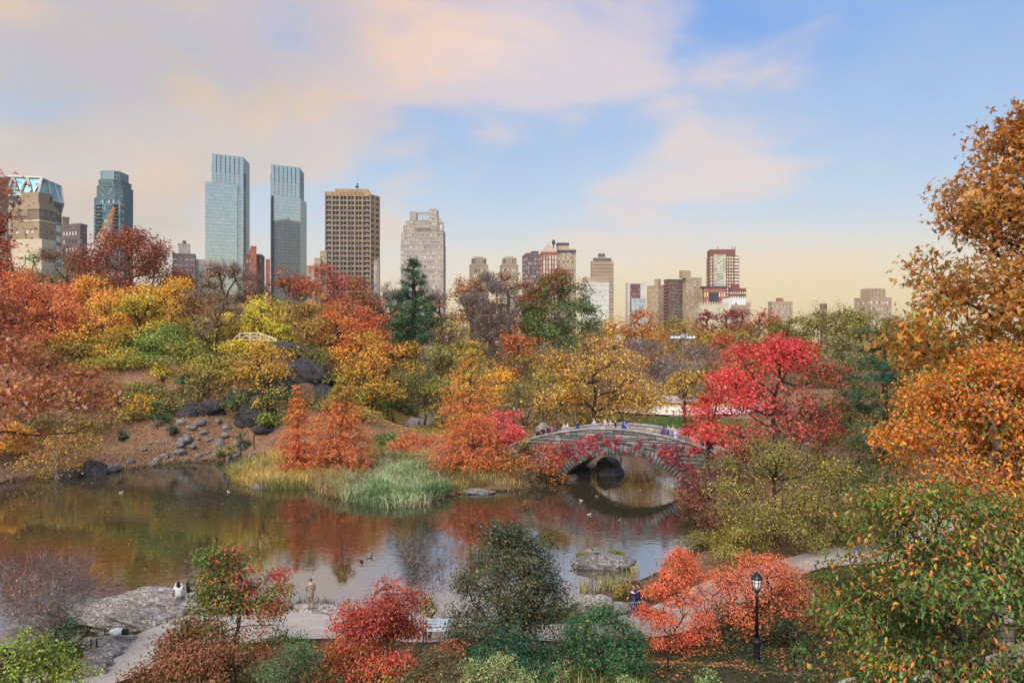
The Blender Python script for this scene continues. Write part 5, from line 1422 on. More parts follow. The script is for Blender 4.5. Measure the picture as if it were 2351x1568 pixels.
blades('grass_tuft', 'green tuft on the islet rock left of the mallard', 'grass', [(q1[0] - 1.9, q1[1] + .5), (q1[0] - 1.0, q1[1] + .4), (q1[0] - 1.0, q1[1] + 1.2), (q1[0] - 1.8, q1[1] + 1.2)], 420, .55, ['4c6030', '5e7038', '7c7838'], wid=.03, lean=.7, seed=8, zmin=.35)
blades('grass_tuft', 'green and straw tuft on the islet rock right of the mallard', 'grass', [(q1[0] + .5, q1[1] + .6), (q1[0] + 1.5, q1[1] + .5), (q1[0] + 1.5, q1[1] + 1.2), (q1[0] + .5, q1[1] + 1.3)], 420, .55, ['586a34', '807840', '68763a'], wid=.03, lean=.7, seed=9, zmin=.35)
blades('cattails', 'sparse cattails at the near shore behind the islet rock', 'reeds', [onz(*p)[:2] for p in ((1330, 1372), (1400, 1352), (1460, 1332), (1470, 1312), (1400, 1335), (1330, 1350))], 260, 1.3, ['8a8a48', 'b09858', '6c7c3c'], wid=.035, lean=.3, seed=10)
blades('grass', 'uneven long grass around the foreground shrubs', 'grass', [(-10, 23.5), (-2, 23), (6, 24), (4, 30), (-5, 32), (-13, 31)], 6000, .55, ['4c6a34', '5e7a3c', '788844', '8a8048'], wid=.022, lean=.6, seed=12)

def scatter_leaves(name, label, cat, x, y, z, pal, size, seed, mat='leaf'):
    rng = np.random.default_rng(seed)
    n = len(x)
    p = np.stack([x, y, z], -1)
    nr = unit(np.array((0, 0, 1.0)) + rng.normal(size=(n, 3)) * .3)
    col = leaf_colors(rng, pal, rng.integers(0, 40, n), None)
    Ls = size * (.6 + .8 * rng.random(n))
    o = obj(name, leaf_mesh(name, p, nr, unit(rng.normal(size=(n, 3))), Ls, Ls * .65, col, rng), M[mat])
    return tag(o, label, cat, None, 'stuff')

def build_litter():
    rng = np.random.default_rng(77)
    # on the bank
    x = rng.uniform(-76, -26, 120000); y = rng.uniform(90, 126, 120000)
    sd = pond_sd(x, y); k = (sd > .4) & (vnoise(x, y, 2.2, 6) > .3)
    x, y = x[k][:44000], y[k][:44000]
    scatter_leaves('fallen_leaves', 'tan fallen leaves carpeting the far bank', 'leaves', x, y, H(x, y) + .06, ['7a5540', '9a7050', 'b88c68', 'a87858', 'c8a888', '8a7a58', '6a4a3a'], .2, 1)
    x = rng.uniform(-30, -4, 30000); y = rng.uniform(102, 135, 30000)
    k = (pond_sd(x, y) > 1) & (vnoise(x, y, 2.2, 6) > .35)
    x, y = x[k][:7000], y[k][:7000]
    scatter_leaves('fallen_leaves', 'golden fallen leaves on the grass beside the winding path', 'leaves', x, y, H(x, y) + .1, ['c8963c', 'd8a84c', 'b8823c'], .2, 2)
    # near ground: ivy and litter
    x = rng.uniform(-14, 22, 60000); y = rng.uniform(24, 38, 60000)
    k = (path_near(x, y) < .3) & (vnoise(x, y, 1.3, 9) > .25)
    x, y = x[k][:22000], y[k][:22000]
    scatter_leaves('ivy', 'dark ivy covering the slope around the lamp post', 'ivy', x, y, H(x, y) + .04 + .12 * rng.random(len(x)), ['2c3a24', '3a4a2c', '485a36', '54603c'], .11, 3)
    x = rng.uniform(2, 22, 14000); y = rng.uniform(25, 38, 14000)
    k = (vnoise(x, y, 1.0, 19) > .55)
    x, y = x[k][:3600], y[k][:3600]
    scatter_leaves('fallen_leaves', 'orange fallen leaves on the ivy slope', 'leaves', x, y, H(x, y) + .15, ['b06a3c', 'c07a48', 'a05c3a'], .1, 4)
    x = np.concatenate([rng.uniform(-24, -10, 900), rng.uniform(2, 18, 500)]); y = np.concatenate([rng.uniform(24, 43, 900), rng.uniform(38, 50, 500)])
    k = (path_near(x, y) > .8)
    scatter_leaves('fallen_leaves', 'few ochre leaves strewn on the shore path', 'leaves', x[k], y[k], np.maximum(H(x[k], y[k]), .05) + .09, ['b07a40', 'c89a5c', 'a86a3a'], .09, 5)
    # floating on the pond
    x = rng.uniform(-55, 16, 5000); y = rng.uniform(40, 98, 5000)
    k = (pond_sd(x, y) < -.3) & (vnoise(x, y, 7, 4) > .25)
    x, y = x[k][:900], y[k][:900]
    scatter_leaves('floating_leaves', 'yellow leaves scattered over the pond water', 'leaves', x, y, np.full(len(x), .012), ['c8a060', 'd8b878', 'c07a44'], .11, 6)
build_litter()
# ------------------------------------------------------------------ the city beyond the park
def rect(u0, uc, u1, Y, phi, dA=None, dB=None):
    """corner seen at uc and distance Y; face B runs to u1, face A to u0; phi turns the plan"""
    C = np.array(((uc - CU) / FPX * Y, Y)); k0, k1 = (u0 - CU) / FPX, (u1 - CU) / FPX
    db = np.array((math.cos(R(phi)), math.sin(R(phi)))); da = np.array((-math.sin(R(phi)), math.cos(R(phi))))
    La = dA if dA else (k0 * C[1] - C[0]) / (da[0] - k0 * da[1])
    if not 0 < La < 140:                   # that side is turned away: the front runs to its end instead
        La = 26.0
        C = np.array((k0 * Y, Y))
    Lb = dB if dB else (k1 * C[1] - C[0]) / (db[0] - k1 * db[1])
    if not 0 < Lb < 140: Lb = 26.0
    A = C + da * La; B = C + db * Lb
    return [A, C, B, B + da * La]          # left end, corner, right end, back (counter-clockwise from above)

def zat(v, Y): return CAMZ + (CV - v) / FPX * Y

GLASS = dict(
    blue=tint_mat('window_glass', rough=.12, spec=.6, gain=1.0, vary=.12, scale=.02),
)
_win_mesh = {}
def window_mesh(w, h, col):
    key = (round(w, 2), round(h, 2), col)
    if key not in _win_mesh:
        fr = .07 * min(w, h) + .05
        v = [(-w / 2, 0, -h / 2), (w / 2, 0, -h / 2), (w / 2, 0, h / 2), (-w / 2, 0, h / 2)]
        i = [(-w / 2 + fr, 0, -h / 2 + fr), (w / 2 - fr, 0, -h / 2 + fr), (w / 2 - fr, 0, h / 2 - fr), (-w / 2 + fr, 0, h / 2 - fr)]
        k = [(a, .08, c) for a, b, c in i]
        f = np.array([(8, 9, 10, 11)] + [(q, (q + 1) % 4, 4 + (q + 1) % 4, 4 + q) for q in range(4)] + [(4 + q, 4 + (q + 1) % 4, 8 + (q + 1) % 4, 8 + q) for q in range(4)])
        g = np.array(lin(col)); fc = np.array(lin('8f8a84'))
        _win_mesh[key] = np_mesh('window', v + i + k, f, colors=np.vstack([g[None], np.tile(fc, (8, 1))]))
    return _win_mesh[key]

class Building:
    def __init__(s, name, label, loc):
        s.root = empty(name, (loc[0], loc[1], 8.0)); tag(s.root, label, 'building')
        s.o = np.array(s.root.location)
        s.rng = np.random.default_rng(abs(hash(label)) % 10 ** 6 if False else sum(map(ord, label)))
    def rel(s, p): return tuple(np.array(p, float) - s.o)
    def tier(s, plan, z0, z1, wall, faces=None, part='wall', roof=True):
        """one prism of the building. faces: {edge index: dict(nx, nz, fx, fz, glass, single, top, bot)}"""
        faces = faces or {}
        V, F = [], []
        panes, pc = [], []
        n = len(plan)
        for i in range(n):
            a, b = np.array(plan[i]), np.array(plan[(i + 1) % n])
            d = b - a; ln = np.linalg.norm(d); d = d / max(ln, 1e-6)
            nrm = np.array((d[1], -d[0]))
            sp = faces.get(i)
            P = lambda x, z, off=0.0: s.rel((a[0] + d[0] * x + nrm[0] * off, a[1] + d[1] * x + nrm[1] * off, z))
            if not sp:
                k = len(V); V += [P(0, z0), P(ln, z0), P(ln, z1), P(0, z1)]; F.append((k, k + 1, k + 2, k + 3)); continue
            nx, nz = sp['nx'], sp['nz']
            fx, fz = sp.get('fx', .55), sp.get('fz', .6)
            mt, mbm, ms = sp.get('top', 0.0), sp.get('bot', 0.0), sp.get('side', 0.0)
            inset = sp.get('inset', .45)
            xs0, xs1, zs0, zs1 = ms, ln - ms, z0 + mbm, z1 - mt
            def quad(x0, x1, za, zb):
                if x1 - x0 < 1e-3 or zb - za < 1e-3: return
                k = len(V); V.extend([P(x0, za), P(x1, za), P(x1, zb), P(x0, zb)]); F.append((k, k + 1, k + 2, k + 3))
            quad(0, ln, z0, zs0); quad(0, ln, zs1, z1); quad(0, xs0, zs0, zs1); quad(xs1, ln, zs0, zs1)
            cw, ch = (xs1 - xs0) / nx, (zs1 - zs0) / nz
            skip = sp.get('skip', ())
            for r_ in range(nz):
                zb = zs0 + r_ * ch; w0z, w1z = zb + ch * (1 - fz) / 2, zb + ch * (1 + fz) / 2
                quad(xs0, xs1, zb, w0z); quad(xs0, xs1, w1z, zb + ch)
                xprev = xs0
                for c in range(nx):
                    f_ = fx[c % len(fx)] if isinstance(fx, (list, tuple)) else fx
                    xm = xs0 + (c + .5) * cw
                    if c in skip or f_ <= 0: continue
                    x0, x1 = xm - cw * f_ / 2, xm + cw * f_ / 2
                    quad(xprev, x0, w0z, w1z); xprev = x1
                    k = len(V)
                    V.extend([P(x0, w0z), P(x1, w0z), P(x1, w1z), P(x0, w1z), P(x0, w0z, -inset), P(x1, w0z, -inset), P(x1, w1z, -inset), P(x0, w1z, -inset)])
                    F.extend([(k, k + 1, k + 5, k + 4), (k + 1, k + 2, k + 6, k + 5), (k + 2, k + 3, k + 7, k + 6), (k + 3, k, k + 4, k + 7)])
                    cols = sp.get('glass', ['5c6470', '7c8490', '9aa0a4', 'c8c4b0'])
                    cc = cols[int(s.rng.random() * len(cols))]
                    if sp.get('single'):
                        w, h = x1 - x0, w1z - w0z
                        o = obj('window', window_mesh(w, h, cc), GLASS['blue'], s.root, P(xm, (w0z + w1z) / 2, -inset * .7), (0, 0, math.atan2(d[1], d[0])))
                    else:
                        panes.append([P(x0, w0z, -inset * .8), P(x1, w0z, -inset * .8), P(x1, w1z, -inset * .8), P(x0, w1z, -inset * .8)]); pc.append(lin(cc))
                quad(xprev, xs1, w0z, w1z)
        if roof:
            k = len(V); V += [s.rel((p[0], p[1], z1)) for p in plan]; roofF = tuple(range(k, k + n))
            me = bpy.data.meshes.new(part); me.from_pydata(V, [], F + [roofF])
        else:
            me = bpy.data.meshes.new(part); me.from_pydata(V, [], F)
        me.update()
        obj(part, me, wall, s.root)
        if panes:
            p = np.array(panes).reshape(-1, 3)
            gm = faces[next(iter(faces))].get('gmat', GLASS['blue'])
            o = obj('window_panes', np_mesh('window_panes', p, np.arange(len(p)).reshape(-1, 4), colors=np.array(pc)), gm, s.root)
            o['kind'] = 'stuff'
    def boxpart(s, part, plan, z0, z1, mat):
        s.tier(plan, z0, z1, mat, part=part)
    def trim(s, part, plan, z, h, out, mat):
        """a band standing proud round the plan"""
        c = np.mean(plan, 0)
        big = [c + (np.array(p) - c) * (1 + out / max(np.linalg.norm(np.array(p) - c), .1)) for p in plan]
        s.tier(big, z, z + h, mat, part=part)

def shrink(plan, f):
    c = np.mean(plan, 0)
    return [c + (np.array(p) - c) * f for p in plan]

def sub(plan, a0, a1, b0, b1):
    """part of a rectangle [A, C, B, D]: fractions along C->B (b) and C->A (a)"""
    A, C, B = plan[0], plan[1], plan[2]
    da, db = A - C, B - C
    return [C + da * a1 + db * b0, C + da * a0 + db * b0, C + da * a0 + db * b1, C + da * a1 + db * b1]

def wallmat(name, c1, c2=None, rough=.85):
    k = .80
    a, b = np.array(lin(c1)) * k, np.array(lin(c2 or c1)) * k
    return surf(name, tuple(a), tuple(b), .08, rough, .05, .5, c3=None)

WM = dict(tan=wallmat('tan_stone', '9c8c76', 'b0a088'), grey=wallmat('grey_stone', 'a39a94', 'b8aea6'), brown=wallmat('brown_brick', '6a5248', '7c6256'), red=wallmat('red_brick', 'a0604e', 'b4705a'), darkred=wallmat('dark_red_brick', '7a4a44', '8a5850'),
          cream=wallmat('cream_stone', 'cfc2a8', 'ded2ba'), purple=wallmat('purple_brick', '6c5c62', '7e6c70'), white=wallmat('white_brick', 'd0cfcc', 'e0deda'), dark=wallmat('dark_cladding', '3a3a48', '4a4856'), gold=wallmat('gold_mullion', 'a88c66', 'ba9e78'), beige=wallmat('beige_brick', 'b09880', 'c2aa90'),
          teal=wallmat('teal_panel', '5c7884', '6e8a94'))
CITY0 = 2.0     # the walls go down behind the trees

def glassy(name, c1, c2, rough=.035, metal=.8, sx=.05, sz=.25):
    """curtain wall: mirror-like panes whose tint changes a little from pane to pane"""
    m, t = new_mat(name)
    L = t.links.new
    o = N(t, 'ShaderNodeOutputMaterial'); p = N(t, 'ShaderNodeBsdfPrincipled'); L(p.outputs[0], o.inputs[0])
    a = N(t, 'ShaderNodeAttribute'); a.attribute_name = 'tint'
    L(a.outputs['Color'], p.inputs['Base Color'])
    p.inputs['Metallic'].default_value = metal; p.inputs['Roughness'].default_value = rough
    return m
CURTAIN = glassy('curtain_wall_glass', None, None)

def curtain(b, plan, z0, z1, edges, cw, ch, cols, frame, gap=.16, part='facade', gmat=None):
    """glass faces as single panes standing in a thin metal grid"""
    faces = {}
    for i in edges:
        ln = np.linalg.norm(np.array(plan[(i + 1) % len(plan)]) - np.array(plan[i]))
        nx, nz = max(1, round(ln / cw)), max(1, round((z1 - z0) / ch))
        faces[i] = dict(nx=nx, nz=nz, fx=1 - gap / cw, fz=1 - gap * 1.6 / ch, glass=cols, inset=.12, gmat=gmat or CURTAIN)
    b.tier(plan, z0, z1, frame, faces, part)

def simple(name, label, u0, uc, u1, vtop, Y, phi, wall, nx=(6, 2), nz=20, fx=.55, fz=.55, dA=None, dB=None, glass=None, single=False, v0=None, cap=None, inset=.4, parapet=True, **kw):
    plan = rect(u0, uc, u1, Y, phi, dA, dB)
    b = Building(name, label, plan[1])
    z1 = zat(vtop, Y)
    g = glass or ['50565e', '767c84', '9c9a92', 'c8c0a4', 'd8d0b0']
    f = {0: dict(nx=nx[1], nz=nz, fx=fx, fz=fz, glass=g, single=single, top=2.0, inset=inset), 1: dict(nx=nx[0], nz=nz, fx=fx, fz=fz, glass=g, single=single, top=2.0, inset=inset)}
    if nx[1] == 0: f.pop(0)
    if nx[0] == 0: f.pop(1)
    b.tier(plan, CITY0, z1, wall, f)
    if parapet: b.trim('parapet', plan, z1, 1.2, .35, wall)
    for c in (cap or []):
        b.tier(sub(plan, *c[0]), z1 + .01, zat(c[1], Y), c[2] if len(c) > 2 else wall, c[3] if len(c) > 3 else None, 'penthouse')
    return b, plan, z1

def water_tank(b, x, y, z, r=3.2, h=4.2):
    mb = MB()
    mb.lathe([(r, 0), (r, h), (.2, h + 2.2)], b.rel((x, y, z + 1.6)), 10)
    for i in range(4):
        a = i * 1.571 + .4
        mb.tube([b.rel((x + r * .7 * math.cos(a), y + r * .7 * math.sin(a), z)), b.rel((x + r * .7 * math.cos(a), y + r * .7 * math.sin(a), z + 1.7))], .25, 4)
    mb.build('water_tank', WM['purple'], b.root)

def build_city():
    # ---- far left edge: stone apartment tower and the arched hotel
    b, pl, z1 = simple('apartment_tower', 'brownish stone tower cut by the left edge behind the arched hotel', -60, -30, 20, 404, 470, 74, WM['tan'], (4, 3), 26, .35, .5, single=False)
    b.trim('cornice', pl, z1 - 6, 1.0, .6, WM['grey'])
    simple('low_building', 'cream low building at the left edge below the hotel', -40, -20, 16, 515, 420, 74, WM['cream'], (3, 2), 8, .3, .45)
    pl = rect(22, 90, 128, 440, 80)
    b = Building('hotel', 'tan stone hotel with blind arches and a boxy penthouse', pl[1])
    zt = zat(468, 440)
    zc = zat(508, 440)
    b.tier(pl, CITY0, zc, WM['tan'], {0: dict(nx=6, nz=5, fx=[.5, .5, 0, .5, .5, 0], fz=.5, glass=['e0ddd4', 'c8c4bc', '4a4038', 'd8d4c8'], single=True, top=3, bot=54), 1: dict(nx=9, nz=5, fx=[.5, .5, 0], fz=.5, glass=['d8d4cc', '6a6058', 'e0dcd0'], single=True, top=3, bot=54)}, roof=False)
    b.trim('string_course', pl, zc, .9, .4, WM['cream'])
    b.tier(pl, zc + .9, zt - 3, wallmat('soot_stone', '7a6c5e', '8c7e6e'), {}, 'upper_wall')
    b.trim('cornice', pl, zt - 3, 1.4, .8, WM['tan'])
    b.trim('parapet', pl, zt - 1.6, 1.6, .2, WM['tan'])
    arch = wallmat('arch_panel', '8f806e', 'a09080')
    for face, fr in ((0, (.18, .52)), (1, (.2, .52, .84))):
        a, c = pl[face], pl[face + 1]
        d = (c - a) / np.linalg.norm(c - a); nr = np.array((d[1], -d[0])); ln = np.linalg.norm(c - a)
        for f in fr:
            w, h = ln * (.10 if face else .11), (zt - zc) * .52
            mb = MB(); pts = [(-w, 0), (w, 0), (w, h * .7)] + [(w * math.cos(t), h * .7 + w * math.sin(t)) for t in np.linspace(.3, math.pi - .3, 7)] + [(-w, h * .7)]
            P = lambda x, z, o: b.rel((a[0] + d[0] * (ln * f + x) + nr[0] * o, a[1] + d[1] * (ln * f + x) + nr[1] * o, zc + 3 + z))
            n = len(pts)
            mb.add([P(x, z, .35) for x, z in pts] + [P(x, z, 0) for x, z in pts], [tuple(range(n))] + [(i, i + n, (i + 1) % n + n, (i + 1) % n) for i in range(n)])
            mb.build('blind_arch', arch, b.root)
    pp = sub(pl, .08, .72, -0.0, .92)
    b.tier(sub(pl, .04, .62, .03, .95), zt + .02, zat(440, 440), WM['tan'], {1: dict(nx=3, nz=1, fx=[0, 0, .6], fz=.55, glass=['4a4440'], single=True)}, 'penthouse')
    b.tier([np.array(p) for p in rect(26, 96, 128, 425, 80)], CITY0, zat(548, 425), WM['cream'], {}, 'lower_wing')
    # ---- faceted glass tower
    Y = 640
    b = Building('faceted_tower', 'faceted teal glass tower with white diagonal braces behind the hotel', at(90, 500, Y))
    rows = [406, 450, 473]
    L_ = [at(14, v, Y) for v in rows]
    zr = [zat(v_, Y) for v_ in rows]
    C0 = [at(97, 411, Y + 6), at(88, 450, Y), at(97, 474, Y + 6)]
    R_ = [at(141, 429, Y + 40), at(147, 468, Y + 36), at(141, 489, Y + 40)]
    for r_ in (C0, R_):
        for i_ in range(3): r_[i_][2] = zr[i_]
    fr = wallmat('brace_metal', 'd8d8d6', 'e6e4e0', .5)
    gl = [['3c7488', '4c8698', '5a94a2'], ['6aa8a4', '7cb4ae', '8cc0b6']]
    mb = MB()
    tri, tc_ = [], []
    def panel(a, b_, c, d, nu, nv, cols):
        for i in range(nu):
            for j in range(nv):
                q = [(1 - s) * ((1 - t) * a + t * d) + s * ((1 - t) * b_ + t * c) for s, t in ((i / nu, j / nv), ((i + 1) / nu, j / nv), ((i + 1) / nu, (j + 1) / nv), (i / nu, (j + 1) / nv))]
                cen = sum(q) / 4
                q = [cen + (p - cen) * .95 for p in q]
                tri.append([b.rel(p) for p in q]); tc_.append(lin(cols[int(b.rng.random() * len(cols))]))
    for k in range(2):
        panel(L_[k + 1], C0[k + 1], C0[k], L_[k], 14, 6, gl[0])
        panel(C0[k + 1], R_[k + 1], R_[k], C0[k], 9, 6, gl[1])
    v = np.array(tri).reshape(-1, 3)
    o = obj('glass_panels', np_mesh('glass_panels', v, np.arange(len(v)).reshape(-1, 4), colors=np.array(tc_)), glassy('facet_glass', None, None, .12, .5), b.root); o['kind'] = 'stuff'
    back = np.array((0, 0.8, 0))
    for k in range(2):
        mb.add([b.rel(p + back) for p in (L_[k + 1], C0[k + 1], C0[k], L_[k])], [(0, 1, 2, 3)]); mb.add([b.rel(p + back) for p in (C0[k + 1], R_[k + 1], R_[k], C0[k])], [(0, 1, 2, 3)])
    far = np.array((-40, 60, 0))
    mb.add([b.rel(p) for p in (L_[0], C0[0], R_[0], R_[0] + far, L_[0] + np.array((0, 70, 0)))], [(0, 1, 2, 3, 4)])
    mb.add([b.rel(p) for p in (R_[0], R_[1], R_[2], R_[2] + far, R_[1] + far, R_[0] + far)], [(0, 1, 4, 5), (1, 2, 3, 4)])
    mb.build('frame_core', WM['teal'], b.root)
    nrm = np.array((0, -1.0, 0))
    def brace(p, q):
        m_ = MB(); m_.tube([b.rel(p + nrm), b.rel(q + nrm)], .9, 4); m_.build('brace', fr, b.root)
    mix = lambda a, c, t: a * (1 - t) + c * t
    for t in (.02, .42, .82):
        top = mix(L_[0], C0[0], t + .19); 
        brace(mix(L_[1], C0[1], t), top); brace(mix(L_[1], C0[1], min(t + .4, 1)), top)
    for t in (.0, .5):
        brace(mix(L_[1], C0[1], t + .02), mix(L_[2], C0[2], t + .25)); brace(mix(L_[2], C0[2], t + .25), mix(L_[1], C0[1], t + .5))
    brace(L_[1], C0[1]); brace(C0[1], R_[1]); brace(C0[0], C0[1]); brace(C0[1], C0[2]); brace(R_[0], R_[1]); brace(R_[1], R_[2]); brace(L_[0], C0[0]); brace(C0[0], R_[0])
    for t in (.33, .66):
        brace(mix(C0[0], R_[0], t), mix(C0[1], R_[1], t + .2)); brace(mix(C0[1], R_[1], t - .1), mix(C0[2], R_[2], t + .2))
    base = [at(60, 490, Y + 4)[:2], at(97, 490, Y + 6)[:2], at(142, 490, Y + 40)[:2], at(104, 490, Y + 90)[:2]]
    b.tier(base, CITY0, L_[2][2] - .5, WM['tan'], {1: dict(nx=3, nz=14, fx=.8, fz=.62, glass=['3a3a40', 'c8dcd4', 'dce8e0', '5a6068'])}, 'base_wall')
    # ---- brick blocks and the stepped glass tower
    simple('brick_block', 'tan brick block peeping over the dark brick block', 142, 144, 159, 501, 560, 60, WM['tan'], (3, 0), 10, .3, .4)
    b, pl, z1 = simple('brick_block', 'dark brick block with bright windows left of the stepped tower', 143, 184, 200, 518, 520, 70, WM['purple'], (3, 6), 16, .5, .5, glass=['3e4450', '5c7078', 'd8e0c8', 'e6ecd4', '4a4a58'])
    b.tier(sub(pl, .1, .55, .1, .9), z1 + .02, zat(512, 520), WM['teal'], {}, 'penthouse')
    Y = 760
    c0 = at(245, 500, Y)
    b = Building('stepped_tower', 'stepped bluish glass apartment tower behind the crane', c0)
    wg = ['6c98a4', '88b0b4', 'b8d4cc', 'd4e4d8', '4c6c7c', '39515f']
    def oct_(u0, u1, dp, cut=.28):
        x0, x1 = (u0 - CU) / FPX * Y, (u1 - CU) / FPX * Y
        w = x1 - x0; c = w * cut
        return [np.array(p) for p in ((x0, Y + c), (x0 + c, Y), (x1 - c, Y), (x1, Y + c), (x1, Y + dp), (x0, Y + dp))]
    fa = dict(fx=.7, fz=.55, glass=wg, inset=.6)
    for u0, u1, vt, nz_, nxs, cut in ((209, 276, 455, 24, (3, 8, 4), .2), (215, 276, 428, 7, (2, 7, 4), .22), (220, 272, 414, 4, (2, 6, 3), .22)):
        pl = oct_(u0, u1, 26, cut)
        b.tier(pl, CITY0 if vt == 455 else zat({428: 455, 414: 428}[vt], Y) + .03, zat(vt, Y), WM['teal'], {0: dict(nx=nxs[0], nz=nz_, **fa), 1: dict(nx=nxs[1], nz=nz_, **fa), 2: dict(nx=nxs[2], nz=nz_, **fa)})
        b.trim('parapet', pl, zat(vt, Y) + .03, 1.0, .3, WM['teal'])
    pl = oct_(226, 270, 22, .2)
    b.tier(pl, zat(414, Y) + 1.1, zat(392, Y), wallmat('crown_panel', '7c98a0', '8ea8ae'), {0: dict(nx=1, nz=3, fx=.5, fz=.5, glass=['2c3844']), 1: dict(nx=8, nz=1, fx=.9, fz=.9, glass=['7c9ca6', '88a8b0'], inset=.15), 2: dict(nx=2, nz=2, fx=.6, fz=.6, glass=['2c3844'])}, 'crown_block')
    pl = [np.array(((u - CU) / FPX * (Y - d), Y - d)) for u, d in ((272, 6), (276, 6), (286, -8), (284, -30))]
    b.tier(pl, CITY0, zat(461, Y), WM['teal'], {0: dict(nx=1, nz=22, fx=.6, fz=.5, glass=wg), 1: dict(nx=2, nz=22, fx=.7, fz=.55, glass=wg)}, 'side_wing')
    for vv in np.linspace(470, 560, 12):     # balconies at the corners
        mb = MB(); q = at(212, vv, Y - 1.5); mb.box(b.rel((q[0] + 5, q[1] + 2, q[2])), (7, 5, .5)); mb.build('balcony', WM['teal'], b.root)
        mb = MB(); q = at(262, vv, Y - 1.5); mb.box(b.rel((q[0] + 1, q[1] + 1, q[2])), (7, 5, .5)); mb.build('balcony', WM['teal'], b.root)
    # ---- crane
    Yc = 430
    cr = empty('tower_crane', at(222, 700, Yc)); tag(cr, 'orange and white lattice crane boom before the stepped tower', 'crane')
    base = np.array(cr.location)
    def lattice(part, p0, p1, w0, w1, mat, n=9):
        mb = MB(); p0, p1 = np.array(p0) - base, np.array(p1) - base
        d = (p1 - p0) / np.linalg.norm(p1 - p0); e1 = unit(np.cross(d, np.array((0, 1.0, 0)))); e2 = np.cross(d, e1)
        cs = [(1, 1), (1, -1), (-1, -1), (-1, 1)]
        ring = lambda t: [p0 + (p1 - p0) * t + (e1 * a + e2 * b_) * (w0 + (w1 - w0) * t) for a, b_ in cs]
        for i in range(4): mb.tube([ring(0)[i], ring(1)[i]], .24, 4)
        for k in range(n):
            a, c = ring(k / n), ring((k + 1) / n)
            for i in range(4): mb.tube([a[i], c[(i + 1) % 4]], .13, 3, caps=False)
        mb.build(part, mat, cr)
    ow = surf('crane_orange', 'c07a3c', 'cc8a48', 3, .6)
    lattice('mast', at(222, 600, Yc), at(240, 538, Yc), 2.0, 2.4, M['white'], 6)
    lattice('boom', at(238, 546, Yc), at(262, 477, Yc), 2.2, .4, ow, 10)
    mb = MB(); q = at(237, 545, Yc) - base; mb.box(q, (3.4, 3, 2.4)); mb.build('cab', ow, cr)
    # ---- brown building with a penthouse, cream wing
    b, pl, z1 = simple('apartment_block', 'purplish banded apartment block with a tall penthouse', 396, 404, 448, 584, 800, 20, WM['purple'], (4, 1), 18, .8, .35, glass=['6c6878', '847c88', '9a9098'], cap=[((.2, .7, .25, .75), 557, WM['grey'])])
    q = at(423, 554, 810); mb = MB(); mb.lathe([(2, 0), (2, 3), (.3, 4)], b.rel((q[0], q[1], q[2] - 3)), 8); mb.build('vent', WM['purple'], b.root)
    simple('low_wing', 'pale low block at the foot of the taller glass tower', 446, 450, 500, 598, 830, 20, WM['cream'], (6, 0), 8, .7, .5, glass=['c8d0b8', 'd8dcc4'])
    # ---- the twin glass towers
    cols = ['c0cec8', 'c6d2cc', 'ccd6ce', 'bac8c4', 'c4d0ca']
    dark = wallmat('slot_dark', '1c2430', '283040')
    fin = wallmat('mullion_grey', '7c98a2', '8aa4ac', .5)
    def twin(label, u, top, low, Y0):
        """u: left edge lower, left edge upper, right edge of the front, right edge of the chamfer"""
        Yl = Y0
        b = Building('glass_tower', label, at(u[1], 600, Y0))
        def plan(ul, uf, ur, yo):
            return [np.array(((ul - CU) / FPX * (Y0 + 60), Y0 + 60)), np.array(((ul - CU) / FPX * (Y0 + yo), Y0 + yo)), np.array(((uf - CU) / FPX * (Y0 + yo + 17), Y0 + yo + 17)), np.array(((ur - CU) / FPX * (Y0 + yo + 50), Y0 + yo + 50)), np.array(((ur - 30 - CU) / FPX * (Y0 + 110), Y0 + 110))]
        up = plan(u[1], u[2], u[3], 6)
        zt = zat(top, Y0)
        zl = zat(low, Y0)
        curtain(b, up, CITY0, zt - 20, (1, 2), 1.55, 3.9, cols, fin, .14)
        # crown: tall glass screens parted by dark slots
        A, B_ = up[1], up[2]
        for k in range(7):
            mbs = MB()
            f0 = k / 7 + .012; f1 = (k + 1) / 7 - .012
            if k == 6: f1 = 1.0
            p0, p1 = A + (B_ - A) * f0, A + (B_ - A) * f1
            dd = np.array((0, 1.2))
            curtain(b, [p0 + dd * 2, p0, p1, p1 + dd * 2], zt - 20 + .05, zt, (1,), 1.55, 4.0, cols, fin, .14, 'crown_screen')
        b.tier([up[0], up[1] + np.array((.8, 2.5)), up[2] + np.array((-.5, 2.5)), up[3] + np.array((-1.5, 0)), up[4]], zt - 20 + .05, zt - 1.5, dark, {}, 'crown_core')
        curtain(b, [up[2] + np.array((.02, 0)), up[3], up[4]], zt - 20 + .05, zt - .4, (0,), 1.55, 4.0, cols, fin, .14, 'crown_side')
        for k in range(1, 7):
            p = A + (B_ - A) * k / 7; mbs = MB(); mbs.box(b.rel((p[0], p[1] - .15, zt - 32)), (.35, .3, 24)); mbs.build('fin', wallmat('bronze_fin', '8a6a60') if k == 1 else bpy.data.materials['bronze_fin'], b.root)
        return b, zl, plan
    b, zl, plan = twin('taller glass tower of the pair with slotted crown', (471, 486, 559, 573), 350, 418, 880)
    curtain(b, plan(471, 545, 549, -2), CITY0, zl, (1, 2), 1.55, 3.9, cols, fin, .14, 'lower_slab')
    b, zl, plan = twin('shorter glass tower of the pair mirroring a dark neighbour', (620, 621, 688, 698), 375, 450, 930)
    curtain(b, plan(627, 690, 704, -2.5), CITY0, zl, (1, 2), 1.55, 3.9, cols, fin, .14, 'lower_slab')
    mb = MB(); q = at(625.5, 450, 926); mb.box(b.rel((q[0], q[1], (q[2] + CITY0) / 2)), (2.0, 3.0, q[2] - CITY0)); mb.build('slot', dark, b.root)
